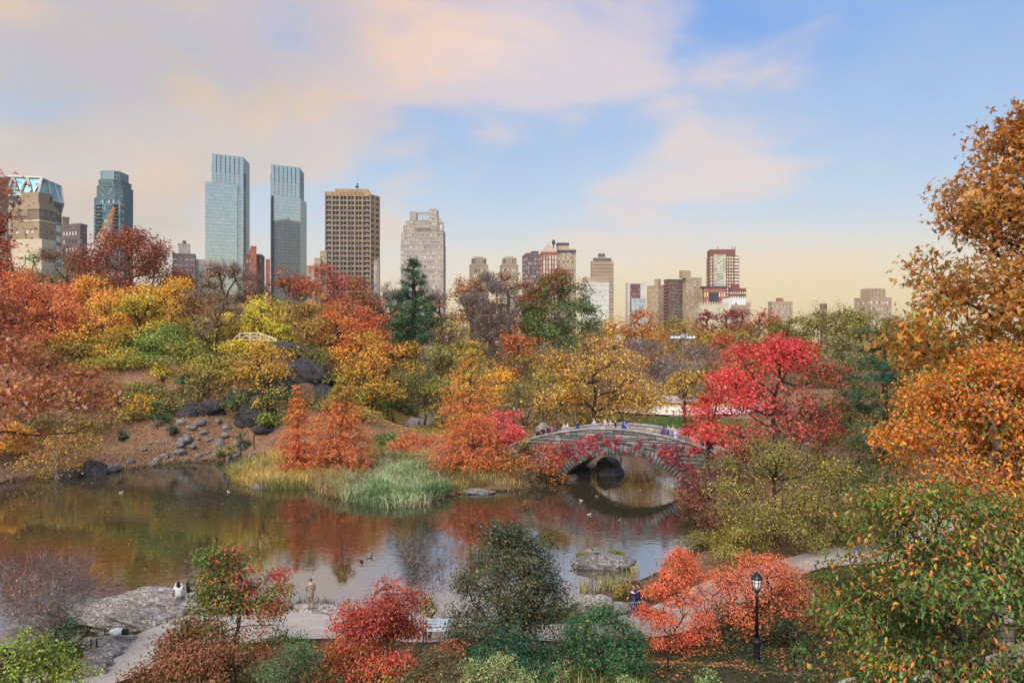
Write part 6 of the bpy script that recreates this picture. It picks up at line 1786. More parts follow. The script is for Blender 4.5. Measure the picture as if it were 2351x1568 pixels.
    # ---- between and beside the towers
    simple('brick_tower', 'orange-red brick tower between the glass towers', 572, 576, 589, 568, 700, 20, WM['red'], (4, 1), 16, .4, .4, glass=['7c8890', '9ca4a8', '5c4a48'], cap=[((.2, .7, .3, .7), 563)])
    simple('brick_tower', 'brown brick block wrapped round the orange-red tower', 558, 562, 601, 586, 715, 12, WM['brown'], (7, 1), 14, .45, .4, glass=['8c98a4', 'a4b0b8', '4a4448'])
    simple('brick_slab', 'narrow pink brick slab against the second glass tower', 610, 612, 620, 598, 690, 20, WM['red'], (2, 0), 10, .4, .4)
    for k, (u0, u1, vt, lab) in enumerate(((704, 723, 612, 'lowest'), (722, 736, 595, 'middle'), (735, 750, 579, 'tallest'))):
        simple('stacked_block', lab + ' of the stepped grey-brown blocks beside the striped tower', u0, u0 + 1, u1, vt, 760 + 10 * k, 10, WM['beige'], (5, 0), 14, .5, .45, glass=['5c5a60', '8a8c90', 'c0bcae'])
    # ---- the striped tower
    Y = 830
    pl = rect(746.5, 747, 851, Y, 4, 34)
    b = Building('striped_tower', 'bronze striped office tower with golden mullions and dark bands', pl[1])
    zt = zat(440, Y)
    zb = 20
    A, B_ = pl[1], pl[2]
    bays = [0, .15, .318, .485, .652, .82, 1.0]
    n = 28
    db = B_ - A
    floorh = (zt - 4 - zb) / n
    bronze = ['201f2c', '26242e', '2c2a36', '1e1e2c', '343038']
    bk = pl[0] - A
    b.tier([A + bk * .03, A, A + db * .98, A + db * .98 + bk * .03], CITY0, zt, WM['gold'], {}, 'front_wall')
    b.tier([pl[0], A + bk * .031, A + db * .98 + bk * .031, pl[3] - db * .02], CITY0, zt - .05, wallmat('navy_for_mirror', '1a1c2a', '222434'), {0: dict(nx=6, nz=28, fx=.86, fz=.8, glass=bronze), 2: dict(nx=6, nz=28, fx=.86, fz=.8, glass=bronze), 3: dict(nx=12, nz=28, fx=.86, fz=.8, glass=bronze)}, 'core')  # back and sides coloured dark for their mirror image in the glass tower
    nrm = np.array((db[1], -db[0])) / np.linalg.norm(db)
    rz = math.atan2(db[1], db[0]); ln = np.linalg.norm(db)
    for k in range(6):
        x0, x1 = bays[k] * ln + .5, bays[k + 1] * ln - .5
        for j in range(n):
            w, h = x1 - x0, floorh * .80
            p = A + db / ln * (x0 + x1) / 2 + nrm * .35
            obj('window', window_mesh(w, h, bronze[int(b.rng.random() * 5)]), GLASS['blue'], b.root, b.rel((p[0], p[1], zb + (j + .52) * floorh)), (0, 0, rz))
    for k in range(7):
        p = A + db * bays[k] + nrm * .7
        mb = MB(); mb.box(b.rel((p[0], p[1], (zt + CITY0) / 2)), (.7, 1.1, zt - CITY0), rz); mb.build('mullion', WM['gold'], b.root)
    for k in (1.5, 2.5, 3.5, 4.5):
        i = int(k); p = A + db * (bays[i] + bays[i + 1]) / 2 + nrm * .6
        mb = MB(); mb.box(b.rel((p[0], p[1], (zt + CITY0) / 2)), (.4, .8, zt - CITY0), rz); mb.build('mullion', WM['gold'], b.root)
    pr = [B_ - db / ln * .5, B_ + np.array(((858 - 851) / FPX * Y + 4, 16)), pl[3] + np.array((3, 0))]
    b.tier(pr, CITY0, zt - 2, WM['gold'], {0: dict(nx=2, nz=28, fx=.7, fz=.55, glass=bronze)}, 'side_wall')
    b.tier(sub(pl, .1, .8, .2, .93), zt + .02, zat(432, Y), WM['gold'], {}, 'penthouse')
    mb = MB(); q = at(820, 432, Y + 12)
    mb.tube([b.rel((q[0], q[1], q[2] - 3)), b.rel((q[0], q[1], q[2] + 5))], .35, 5); mb.lathe([(.3, 0), (1.9, 1.2), (1.9, 2.4), (.3, 3.4)], b.rel((q[0], q[1], q[2] - .5)), 8); mb.lathe([(.2, 0), (1.1, .8), (.2, 1.6)], b.rel((q[0] + .6, q[1], q[2] + 3.6)), 8)
    mb.build('roof_antenna', WM['dark'], b.root)
    simple('thin_block', 'thin pale block at the right foot of the striped tower', 858, 859, 866, 600, 800, 10, WM['grey'], (2, 0), 10, .5, .4)
    mast = MB(); q = at(868.5, 640, 760); mast.tube([(0, 0, -30), (0, 0, 20)], [.8, .5], 6)
    tag(mast.build('chimney_pipe', WM['grey'], None, loc=q), 'thin pale chimney pipe beside the striped tower', 'chimney')
    # ---- limestone tower with open loggia crown
    Y = 860
    X = lambda u: (u - CU) / FPX * Y
    b = Building('limestone_tower', 'pinkish limestone tower with an open colonnade at its stepped top', at(968, 600, Y))
    lime = wallmat('pink_limestone', 'ad9f98', 'bdb0a8')
    lg = ['8c9498', 'a4a8a6', 'c8c8b8', '74787e', 'd0ccb8', '9a9690']
    def slab(u0, u1, v0, v1, y0=0., y1=28., nx=0, nz=0, part='wall', fx=.5, fz=.55):
        pl = [np.array(p) for p in ((X(u0), Y + y1), (X(u0), Y + y0), (X(u1), Y + y0), (X(u1), Y + y1))]
        z0_, z1_ = (CITY0 if v0 is None else zat(v0, Y)), zat(v1, Y)
        b.tier(pl, z0_, z1_ - .05, lime, {1: dict(nx=nx, nz=nz, fx=fx, fz=fz, glass=lg, single=False, inset=.6)} if nx else {}, part)
    slab(920, 1018, None, 562, 0, 30, 15, 22, fx=[.7, .45, .45, .7, .35, .35, .35, .35])
    b.trim('string_course', [np.array(p) for p in ((X(920), Y + 30), (X(920), Y), (X(1018), Y), (X(1018), Y + 30))], zat(562, Y), .8, .3, lime)
    slab(920.5, 934, 560.8, 534, 1, 28, 2, 3); slab(934, 1004, 560.8, 527, .5, 28, 12, 4); slab(1004, 1017.5, 560.8, 527, 1, 28, 2, 4, fx=.7)
    slab(925, 940, 533.9, 517, 2, 26, 3, 2, fx=.4); slab(930, 940, 516.9, 506, 3, 24, 2, 1, fx=.35)
    slab(940, 985, 526.9, 505, 1.5, 26, 6, 3, fx=.6); slab(985, 1004, 526.9, 491, 0, 24, 3, 4, fx=.55)
    slab(940, 954, 504.9, 484.5, 1.5, 20, 1, 2, 'turret', .3); slab(985.1, 1003, 490.9, 479.5, 0, 20, 3, 1, 'turret', .3)
    for u in (954.2, 961.5, 969, 976.5, 983.6):
        slab(u, u + 1.4, 504.9, 487, 2, 4, part='colonnade_pier')
    slab(954.2, 985, 488.6, 486.2, 1.9, 4.2, part='colonnade_beam'); slab(954.2, 985, 491.6, 490.9, 2, 4, part='colonnade_beam')
    for u0, u1 in ((1004.2, 1008), (1014.5, 1017.5)): slab(u0, u1, 526.9, 512, 2, 8, part='shoulder_pier')
    for i, (u0, u1, vt) in enumerate(((1004.2, 1007, 496), (1007, 1010, 502), (1010, 1013.5, 507), (1013.5, 1017.6, 509))): slab(u0, u1, 512.1, vt, 2, 8, part='shoulder')
    slab(952, 987, 524.5, 523, -1.4, .6, part='balcony')
    # ---- twin tan tops, pyramid cluster
    for u0, u1, lab in ((1078, 1121, 'left'), (1150, 1190, 'right')):
        b, pl, z1 = simple('twin_tower', 'tan stone twin tower top next to ' + ('the limestone tower' if lab == 'left' else 'the pyramid roofed tower'), u0, u0 + 2, u1, 610, 900, 6, WM['tan'], (7, 0), 16, .45, .5, parapet=True, dA=20)
        w = np.array(pl)
        b.tier(sub(pl, .1, .9, .1, .9), z1 + 1.3, zat(592, 900), WM['tan'], {1: dict(nx=5, nz=1, fx=[.8, .3, .3, .3, .8], fz=.7, glass=['8a7a68', '5a4e44'], inset=.8)}, 'crown_block')
        b.tier(sub(pl, .2, .8, .25, .75), zat(592, 900) + .03, zat(588.5, 900), WM['tan'], {}, 'crown_top')
    b, pl, z1 = simple('apartment_tower', 'brown apartment tower with a dark octagonal cap left of the pyramid roof', 1199, 1206, 1241, 586, 1000, 8, WM['purple'], (7, 1), 22, .55, .5, glass=['4a4048', 'c0b4a8', '9a8e88', 'd0c8b8'], cap=[((.1, .9, .1, .9), 580, WM['purple']), ((.3, .7, .5, .95), 575, WM['dark'])])
    b, pl, z1 = simple('pyramid_tower', 'red brick tower with cream bays and a pyramid roof', 1239, 1246, 1279, 581, 960, 6, WM['red'], (5, 1), 20, .5, .85, glass=['c8d0c0', 'd8dccc', 'a8b4b0', '9aa4a0'])
    b.tier(pl, z1 + .02, zat(576, 960), WM['cream'], {1: dict(nx=7, nz=1, fx=.4, fz=.5, glass=['6a645c'])}, 'frieze')
    mb = MB(); zz = zat(576, 960); c = np.mean(pl, 0)
    mb.add([b.rel((*p, zz)) for p in pl] + [b.rel((c[0], c[1], zat(557, 960)))], [(0, 1, 4), (1, 2, 4), (2, 3, 4), (3, 0, 4)]); mb.build('roof', WM['beige'], b.root)
    b, pl, z1 = simple('apartment_tower', 'pale and brown striped tower right of the pyramid roof', 1277, 1281, 1322, 574, 1010, 6, WM['beige'], (8, 1), 24, [.7, .3, .6, .3], .5, glass=['4a4048', '5a4c50', 'b8aca0', 'd0c4b0'], cap=[((.1, .9, .0, .62), 558, WM['beige'])])
    b.trim('roof_band', pl, zat(580, 1010), 3.0, .5, WM['dark']); b.trim('roof_band', sub(pl, .1, .9, .0, .62), zat(563, 1010), 3.2, .5, WM['dark'])
    mb = MB(); q = at(1271, 558, 1000); mb.lathe([(2.2, 0), (2.2, 4), (1, 6)], b.rel((q[0], q[1], q[2] - 2)), 8); mb.tube([b.rel((q[0], q[1], q[2] - 12)), b.rel((q[0], q[1], q[2]))], .8, 5); mb.build('roof_tank', WM['dark'], b.root)
    # ---- tower with tanks, banded
    b, pl, z1 = simple('banded_tower', 'tan horizontally banded tower with two roof tanks', 1356, 1359, 1409, 602, 1050, 8, WM['beige'], (1, 1), 26, .96, .45, glass=['8c7a6a', '9a8876', '84746a'], cap=[((.1, .9, .1, .9), 592, WM['purple'])])
    for u in (1377, 1385): q = at(u, 592, 1060); water_tank(b, q[0], q[1], q[2], 2.6, 3)
    b, pl, z1 = simple('white_block', 'pale gridded apartment block in front of the banded tower', 1334, 1338, 1398, 650, 900, 6, WM['white'], (10, 1), 14, .6, .55, glass=['9aa4a8', 'c8ccc4', 'd8d4c0'])
    b.tier(sub(pl, .1, .9, .05, .72), z1 + 1.3, zat(637, 900), WM['beige'], {0: dict(nx=1, nz=1, fx=.5, fz=.5, glass=['b88a80'])}, 'setback')
    # ---- right cluster
    b, pl, z1 = simple('white_tower', 'whitish block with dark brick middle and glass front', 1436, 1441, 1482, 651, 1150, 6, WM['white'], (1, 0), 1, .01, .01)
    b.tier(sub(pl, -.06, -.01, .14, .7), CITY0, zat(652, 1150), WM['darkred'], {1: dict(nx=5, nz=14, fx=.7, fz=.4, glass=['5a5058', '6c6068', 'a09898'], bot=18)}, 'brick_front')
    b.tier(sub(pl, -.12, -.07, .2, .98), CITY0, zat(685, 1150), WM['white'], {1: dict(nx=9, nz=9, fx=.85, fz=.8, glass=['a8bcc4', 'b8ccd0', '94a8b4'], gmat=GLASS['blue'])}, 'glass_front')
    b, pl, z1 = simple('tan_block', 'sunlit tan block with a small rooftop cube', 1485, 1512, 1524, 657, 1060, 42, WM['beige'], (4, 8), 18, .4, .4, glass=['c8c0a0', '8a7c6c', 'd8d0a8', '6c6058'], cap=[((.15, .45, .2, .8), 640)])
    b, pl, z1 = simple('balcony_block', 'brick apartment block with a red balcony edge', 1524, 1537, 1568, 643, 1000, 24, WM['brown'], (7, 3), 22, .45, .42, glass=['8890a0', 'a0a8b4', '5a5058', 'c0c0b4'])
    for j in range(16):
        mb = MB(); a, c = np.array(pl[0]), np.array(pl[1]); m_ = (a + c) / 2; z = z1 - 6 - j * 4.2; d = (c - a); nr = np.array((d[1], -d[0])) / np.linalg.norm(d)
        mb.box(b.rel((m_[0] + nr[0], m_[1] + nr[1], z)), (np.linalg.norm(d) * .9, 2.2, 1.1), math.atan2(d[1], d[0])); mb.build('balcony', WM['red'], b.root)
    b, pl, z1 = simple('balcony_block', 'taller brick block with a stair tower on its roof', 1567, 1576, 1611, 639, 990, 18, WM['beige'], (6, 2), 22, .42, .4, glass=['c8c4b0', 'e0dcc8', '5a524e', '8a8a90'], cap=[((.05, .9, -.25, .3), 621, WM['beige'])])
    # the slab tower
    Y = 1100
    pl = rect(1622, 1630, 1695, Y, -4)
    b = Building('slab_tower', 'dark red slab tower with bright window grid and pale bay', pl[1])
    zt = zat(588, Y); yel = ['e8e4c8', 'd8d8c4', 'c8ccc0', 'f0e8c4']
    b.tier(pl, CITY0, zt, WM['darkred'], {0: dict(nx=2, nz=30, fx=.5, fz=.5, glass=yel), 1: dict(nx=12, nz=30, fx=.62, fz=.6, glass=yel)})
    b.tier(sub(pl, 0, .8, 0, .9), zt + .02, zat(573, Y), WM['darkred'], {}, 'upper_wall')
    bay = sub(pl, -.16, -.004, .12, .55)
    b.tier(bay, zat(664, Y), zat(585, Y), wallmat('bay_frame', 'a8a08c', 'b8b09a'), {0: dict(nx=1, nz=18, fx=.9, fz=.7, glass=yel), 1: dict(nx=4, nz=18, fx=.92, fz=.72, glass=['c8ccb8', 'b0b8b0', 'd8d8bc', '9aa4a0'])}, 'bay')
    b.tier(sub(pl, -.03, .9, .86, 1.03), CITY0, zat(588.5, Y), WM['darkred'], {1: dict(nx=1, nz=30, fx=.94, fz=.55, glass=yel)}, 'end_bay')
    mb = MB()
    for u in (1648, 1682, 1688):
        q = at(u, 573, Y + 8); mb.tube([b.rel((q[0], q[1], q[2] - 1)), b.rel((q[0], q[1], q[2] + 4))], .5, 5)
    mb.build('roof_aerial', WM['dark'], b.root)
    b, pl, z1 = simple('brick_terrace', 'stepped brown brick block at the right foot of the slab tower', 1672, 1676, 1713, 664, 1040, 2, WM['darkred'], (7, 1), 14, .55, .5, glass=yel, cap=[((.1, .9, .15, .6), 652, WM['darkred'])])
    b, pl, z1 = simple('brick_hall', 'orange brick block under a dark overhanging roof', 1612, 1616, 1666, 664, 980, 2, WM['red'], (9, 0), 8, .45, .6, glass=['d8d0b0', 'e8e0c0', '8a6a60'])
    b.trim('roof', pl, z1 + 1.3, 2.4, 2.5, WM['dark'])
    b, pl, z1 = simple('dark_cube', 'windowless dark blue cube building', 1628, 1631, 1650, 674, 960, 2, WM['dark'], (6, 0), 1, .7, .9, glass=['34344a', '3c3c50'])
    b, pl, z1 = simple('ornate_block', 'cream ornate block with crenellated parapet', 1595, 1606, 1671, 701, 920, 8, WM['cream'], (11, 2), 9, .45, .5, glass=['c8c0ac', '8a8078', 'd8d4c4', '6c665e'])
    for k in range(12):
        f = k / 11; p = pl[1] + (pl[2] - pl[1]) * f; mb = MB(); mb.box(b.rel((p[0], p[1] + .5, z1 + 2.2)), (1.5, 1.5, 3.6)); mb.build('merlon', WM['cream'], b.root)
    b, pl, z1 = simple('white_cube', 'blank white box roof beside the slab tower', 1659, 1680, 1713, 684, 950, 24, M['white'], (5, 0), 4, [0, .7, 0, 0, 0], .5, parapet=False, glass=['4c5468'])
    b.tier(sub(pl, -.3, -.01, -.05, .9), CITY0, zat(700, 950), WM['beige'], {}, 'lower_wall')
    simple('small_block', 'small tan block at the end of the white box', 1713, 1714, 1724, 696, 1000, 4, WM['beige'], (3, 0), 6, .5, .4)
    # ---- far right
    b, pl, z1 = simple('far_block', 'low orange-ended block with a brick lift house', 1763, 1772, 1820, 694, 1250, 4, WM['beige'], (12, 2), 8, .5, .45, glass=['8a8488', 'c8c4b8'], cap=[((.2, .8, .35, .6), 684, WM['red'])])
    simple('far_block', 'tiny dark lift house above the willows', 1883, 1884, 1899, 699, 1200, 4, WM['brown'], (2, 0), 4, .5, .4)
    b, pl, z1 = simple('far_block', 'beige apartment block with corner balconies at the right', 1961, 1998, 2047, 684, 1150, 12, WM['beige'], (8, 6), 8, .5, .42, glass=['c8ccd0', '9aa0a8', '6c6c74', 'dcdcd4'], cap=[((.0, .6, .0, .72), 662, WM['beige'], {1: dict(nx=4, nz=2, fx=.4, fz=.5, glass=['7a7068'])})])
build_city()
# ------------------------------------------------------------------ rink
def build_rink():
    pts = [at(1425, 900, 142)[:2], at(1560, 900, 137)[:2], at(1720, 900, 140)[:2], at(1760, 900, 165)[:2], at(1700, 900, 192)[:2], at(1560, 900, 196)[:2], at(1440, 900, 188)[:2]]
    z = 2.62
    mb = MB(); n = len(pts)
    mb.add([(p[0], p[1], z) for p in pts], [tuple(range(n))])
    tag(mb.build('rink_ice', M['ice']), kind='structure')
    root = empty('rink_boards', (pts[0][0], pts[0][1], z)); tag(root, 'white boards with a yellow stripe round the skating rink', 'rink boards')
    o = np.array(root.location)
    yl = surf('yellow_stripe', 'd8b040', 'e0bc50', 3, .6)
    for i in range(n):
        a, b = np.array((*pts[i], z)), np.array((*pts[(i + 1) % n], z))
        k = max(2, int(np.linalg.norm(b - a) / 5))
        for j in range(k):
            p, q = a + (b - a) * j / k, a + (b - a) * (j + .985) / k
            d = (q - p)[:2]; ln = np.linalg.norm(d); c = (p + q) / 2 - o
            m1 = MB(); m1.box((c[0], c[1], .55), (ln, .12, 1.5), math.atan2(d[1], d[0])); m1.build('board', M['white'], root)
            m1 = MB(); m1.box((c[0], c[1], 1.42), (ln, .18, .2), math.atan2(d[1], d[0])); m1.build('stripe', yl, root)
build_rink()

# ------------------------------------------------------------------ lamps
def lamp_post(label, x, y, s=1.0, group=None, z=None):
    z = float(H(np.array(x), np.array(y))) if z is None else z
    root = empty('lamp_post', (x, y, z)); tag(root, label, 'lamp post', group)
    S_ = lambda pr: [(r * s, h * s) for r, h in pr]
    mb = MB(); mb.lathe(S_([(.17, -.15), (.17, .05), (.135, .1), (.13, .62), (.15, .68), (.185, .76), (.185, .84), (.12, .9), (.10, 1.0)]), k=12); mb.build('base', M['black'], root, smooth=False)
    mb = MB(); mb.lathe(S_([(.075, .98), (.06, 2.6), (.085, 2.66), (.06, 2.72), (.05, 2.85)]), k=10); mb.build('pole', M['black'], root, smooth=True)
    lan = empty('lantern'); lan.parent = root
    mb = MB(); mb.lathe(S_([(.05, 2.84), (.12, 2.9), (.12, 2.95)]), k=10); mb.build('lantern_seat', M['black'], lan)
    mb = MB(); mb.lathe(S_([(.235, 3.42), (.25, 3.46), (.2, 3.54), (.13, 3.6), (.12, 3.64), (.05, 3.68)]), k=12); mb.build('lantern_cap', M['black'], lan)
    mb = MB(); mb.lathe(S_([(.10, 2.95), (.16, 3.12), (.195, 3.42)]), k=12); mb.build('globe', M['lampglass'], lan, smooth=True)
    mb = MB()
    for i in range(8):
        a = i * math.pi / 4
        mb.tube([(math.cos(a) * r * s, math.sin(a) * r * s, h * s) for r, h in ((.115, 2.94), (.175, 3.12), (.225, 3.44))], .012 * s, 4)
    for r, h in ((.2, 3.24),):
        mb.tube([(math.cos(t) * r * s, math.sin(t) * r * s, (h + .08 * abs(math.sin(4 * t))) * s) for t in np.linspace(0, 6.283, 33)], .01 * s, 4, caps=False)
    mb.build('lantern_ribs', M['black'], lan)
    mb = MB(); mb.lathe(S_([(.03, 3.66), (.035, 3.7), (.005, 3.8)]), k=8); mb.build('finial', M['black'], lan)
    return root
lamp_post('black lamp post with glass lantern on the ivy slope', 10.15, 32.5)
q = at(890, 950, 131); lamp_post('black lamp post beside the winding path under the gold maple', q[0], q[1], 1.0)
q = at(1180, 950, 101); lamp_post('black lamp post behind the scarlet dome maple at the bridge end', q[0], q[1], 1.0)

def flood_mast(label, u, v, Y, col):
    q = at(u, v, Y); z0 = float(H(*[np.array(t) for t in q[:2]]))
    root = empty('floodlight_mast', (q[0], q[1], z0)); tag(root, label, 'floodlight')
    h = q[2] - z0
    mb = MB(); mb.tube([(0, 0, -.2), (0, 0, h)], [.2, .12], 8); mb.build('mast', col, root)
    mb = MB(); mb.box((0, 0, h), (4.2, .3, .25)); mb.lathe([(.9, -.25), (.9, .1), (.2, .8)], (0, 0, h), 8); mb.build('crossarm', col, root)
    for i, x in enumerate((-2.4, -1.6, -.9, .9, 1.6, 2.4)):
        mb = MB(); mb.lathe([(.1, -.35), (.38, -.2), (.42, .05), (.2, .3)], (x, -.2 + .3 * (i % 2), h - .1), 8); mb.build('floodlight', M['lampglass'], root, smooth=True)
flood_mast('maroon floodlight mast with white lamps before the golden tree', 1353, 749, 186, surf('maroon_paint', '5a3234', '6a3c3c', 4, .6))
flood_mast('grey floodlight mast with white lamps over the bare thicket', 1568, 774, 172, M['steel'])

# ------------------------------------------------------------------ fences and railings
def rustic_railing():
    Y = 122.8
    P = lambda u, v: at(u, v, Y)
    root = empty('rustic_railing', P(590, 783)); tag(root, 'pale rustic wooden railing on top of the rocky hill', 'railing')
    o = np.array(root.location)
    top = [(538, 777), (550, 766), (574, 764.5), (598, 766), (618, 773), (636, 779)]; low = [(538, 782), (550, 780), (574, 780), (598, 781.5), (618, 782), (636, 782.5)]
    def bar(name, pts, r):
        mb = MB(); mb.tube([np.array(P(*p)) - o for p in pts], r, 6); mb.build(name, M['wood'], root)
    bar('top_rail', top, .09); bar('bottom_rail', low, .08)
    for u, vt, vb in ((550, 763, 786), (574, 762, 786), (598, 763, 787), (618, 770, 786), (538, 775, 786)): bar('post', [(u, vt), (u, vb)], .11)
    for (a, b) in (((550, 780), (574, 766)), ((550, 772), (562, 780)), ((574, 766), (598, 780)), ((574, 773), (586, 780)), ((598, 767), (618, 782)), ((598, 776), (618, 774)), ((560, 766), (574, 778)), ((586, 766), (598, 778)), ((538, 778), (550, 770)), ((618, 775), (636, 782)), ((556, 773), (592, 772))):
        bar('brace', [a, b], .055)
rustic_railing()

def post_rail(name, label, pts, h, post_r, rails, mat, step, wires=0, cat='fence', rail_r=.02, hoop=False):
    """posts along a line with rails between; wires > 0 adds an upright wire infill"""
    p = smooth_line(pts, 10) if len(pts) > 2 else np.array(pts, float)
    seg = np.linalg.norm(np.diff(p, axis=0), axis=1); cum = np.concatenate([[0], np.cumsum(seg)])
    L = cum[-1]
    f = lambda s: np.array([np.interp(s, cum, p[:, 0]), np.interp(s, cum, p[:, 1])])
    g = lambda s: (lambda q: np.array((q[0], q[1], max(float(H(np.array(q[0]), np.array(q[1]))), 0))))(f(s))
    o = g(0); root = empty(name, o); tag(root, label, cat)
    n = max(2, int(round(L / step)) + 1)
    for s in np.linspace(0, L, n):
        q = g(s) - o; mb = MB(); mb.tube([q + (0, 0, -.15), q + (0, 0, h)], post_r, 6); mb.build('post', mat, root)
    ss = np.linspace(0, L, max(2, int(L / .6)))
    for r in rails:
        mb = MB(); mb.tube([g(s) - o + np.array((0, 0, h * r)) for s in ss], rail_r, 4); mb.build('rail', mat, root)
    if wires:
        mb = MB()
        for s in np.arange(0, L, wires):
            q = g(s) - o; mb.tube([q, q + (0, 0, h * (.93 + (.07 if not hoop else .07 * math.sin(s * 8))))], .006, 3)
        mb.build('wire_mesh', M['steel'] if mat is not M['black'] else mat, root)['kind'] = 'stuff'
    return root
post_rail('path_fence', 'low black railing along the winding path', [at(u, 985, Y)[:2] for u, Y in ((899, 133), (904, 127), (916, 122.5), (937, 119.5))], .75, .05, (.95, .5), M['black'], 1.6, cat='fence', rail_r=.035)
post_rail('bank_fence', 'thin black posts and wire along the bank behind the cypresses', [at(553, 1055, 101.5)[:2], at(583, 1050, 103)[:2], at(613, 1050, 104.5)[:2]], 2.0, .07, (.95,), M['black'], 1.7, rail_r=.015)
post_rail('hillside_fence', 'black posts behind the hedge brush of the winding path', [at(850, 950, 140)[:2], at(905, 950, 146)[:2], at(960, 950, 152)[:2]], 2.2, .06, (.95, .5), M['black'], 3.2, rail_r=.015)
post_rail('wire_fence', 'low curved wire fence at the edge of the shore path', [onz(u, v, .9)[:2] for u, v in ((600, 1478), (650, 1472), (690, 1466), (735, 1461), (772, 1466))], .55, .02, (1.0, .6, .2), M['steel'], 1.6, .09, rail_r=.008, hoop=True)
post_rail('mesh_fence', 'black mesh fence in front of the park bench', [onz(u, v, 1.0)[:2] for u, v in ((972, 1492), (1040, 1492), (1118, 1490))], .62, .025, (1.0, .5, .06), M['black'], 1.2, .08, rail_r=.012)
post_rail('mesh_fence', 'fine wire fence beside the steel barrier', [onz(u, v, .95)[:2] for u, v in ((1442, 1442), (1475, 1446), (1510, 1452))], .5, .02, (1.0, .1), M['steel'], 1.0, .08, rail_r=.008)
for k, (u, v, z, h, lab) in enumerate(((1824, 1528, 2.4, .75, 'short black post on the ivy slope beside the lamp'), (1534, 1560, 3.0, .7, 'short black post below the spreading yew'), (222, 1485, .75, .75, 'short black post beside the path stones'), (1327, 1392, .5, .5, 'short black stake in the straw grass at the shore'), (965, 1400, .4, .75, 'black stake behind the red dogwood at the water'), (1040, 1398, .4, .8, 'black stake by the leafless grey shrub'))):
    q = onz(u, v, z); q[2] = float(H(np.array(q[0]), np.array(q[1])))
    mb = MB(); mb.tube([(0, 0, -.2), (0, 0, h)], [.035, .03], 6); mb.lathe([(.045, h), (.03, h + .05)], k=6)
    tag(mb.build('bollard', M['black'], None, loc=q), lab, 'post')
for (u, v, lab) in ((241, 1460, 'small black notice post beside the bag stone'), (209, 1487, 'small black notice post among the shore brush')):
    q = onz(u, v, .6); q[2] = float(H(np.array(q[0]), np.array(q[1])))
    r_ = empty('notice_post', q); tag(r_, lab, 'sign')
    mb = MB(); mb.tube([(0, 0, -.2), (0, 0, .72)], .03, 6); mb.build('post', M['black'], r_)
    mb = MB(); mb.box((0, 0, .78), (.3, .22, .03)); mb.build('plate', M['black'], r_, rot=(R(-25), 0, 0))

def crowd_barrier():
    a, b = onz(1392, 1434, .95), onz(1442, 1430, .95)
    z = float(H(np.array(b[0]), np.array(b[1]))) + .08
    a[2] = b[2] = z
    root = empty('crowd_barrier', a); tag(root, 'grey steel crowd barrier standing on the shore path', 'barrier')
    d = b - a; ln = np.linalg.norm(d); d /= ln
    ln = 2.2; d = unit(np.array((b - a)))
    mb = MB(); pts = [(0, .12), (0, .98), (.08, 1.08), (ln - .08, 1.08), (ln, .98), (ln, .12)]
    W = lambda x, zz, y=0: d * x + np.array((-d[1] * y, d[0] * y, zz))
    mb.tube([W(*p) for p in pts], .022, 6); mb.tube([W(0, .2), W(ln, .2)], .018, 6); mb.build('frame', M['steel'], root)
    for x in np.linspace(.12, ln - .12, 16):
        mb = MB(); mb.tube([W(x, .2), W(x, 1.07)], .009, 5); mb.build('bar', M['steel'], root)
    for x in (.25, ln - .25):
        mb = MB(); mb.tube([W(x, .02, -.3), W(x, .1, -.05), W(x, .1, .05), W(x, .02, .3)], .02, 5); mb.build('foot', M['steel'], root)
crowd_barrier()

def park_bench(label, q, rz):
    root = empty('park_bench', q, rz); tag(root, label, 'bench')
    paint = surf('pale_blue_paint', '9aaebe', 'b0c0cc', 4, .6)
    for i in range(4):
        mb = MB(); mb.box((0, -.05 + i * .11, .45), (2.4, .09, .035)); mb.build('seat_slat', paint, root)
    for i in range(3):
        mb = MB(); mb.box((0, .36 + i * .03, .58 + i * .13), (2.4, .03, .10)); mb.build('back_slat', paint, root)
    for x in (-1.1, 0, 1.1):
        mb = MB(); mb.box((x, .1, .22), (.06, .5, .44)); mb.box((x, .4, .6), (.06, .05, .5)); mb.build('leg', M['black'], root)
q = onz(1030, 1470, .9); q[2] = float(H(np.array(q[0]), np.array(q[1]))) + .05; park_bench('pale blue slatted bench behind the mesh fence', q, .03)
q = q + np.array((2.9, .05, 0)); q[2] = float(H(np.array(q[0]), np.array(q[1]))) + .05; park_bench('second pale blue bench half under the viburnum', q, .0)

# things left on the stone
q = onz(268, 1450, 1.0)
zz = float(H(np.array(q[0]), np.array(q[1])))
rg = np.random.default_rng(4)
tag(obj('white_bag', rock_mesh(rg, (.33, .26, .2), 3, 14, .12), surf('white_cloth', 'dcdce4', 'eeeef2', 5, .9), None, (q[0], q[1], zz + .75)), 'crumpled white bag lying on the flat stone', 'bag')
hb = empty('handbag', (q[0] + .45, q[1] - .05, zz + .62)); tag(hb, 'small black handbag beside the white bag', 'bag')
mb = MB(); mb.box((0, 0, .15), (.34, .16, .28), 0, 0, .85); mb.build('body', M['black'], hb)
mb = MB(); mb.tube([(.12 * math.cos(t), 0, .28 + .14 * math.sin(t)) for t in np.linspace(0, math.pi, 8)], .012, 4); mb.build('strap', M['black'], hb)
mb = MB(); mb.lathe([(.05, 0), (.055, .22), (.025, .28), (.025, .34)], k=10); tag(mb.build('bottle', surf('brown_glass', '5a3a2a', '6a4632', 4, .3), None, loc=(q[0] - .4, q[1] + .1, zz + .6)), 'brown bottle standing behind the white bag', 'bottle')

# ------------------------------------------------------------------ people
_cloth = {}
def cloth(c):
    if c not in _cloth: _cloth[c] = surf('cloth_' + c, c, tuple(np.array(lin(c)) * .78), 9, .9, .006, 40)
    return _cloth[c]

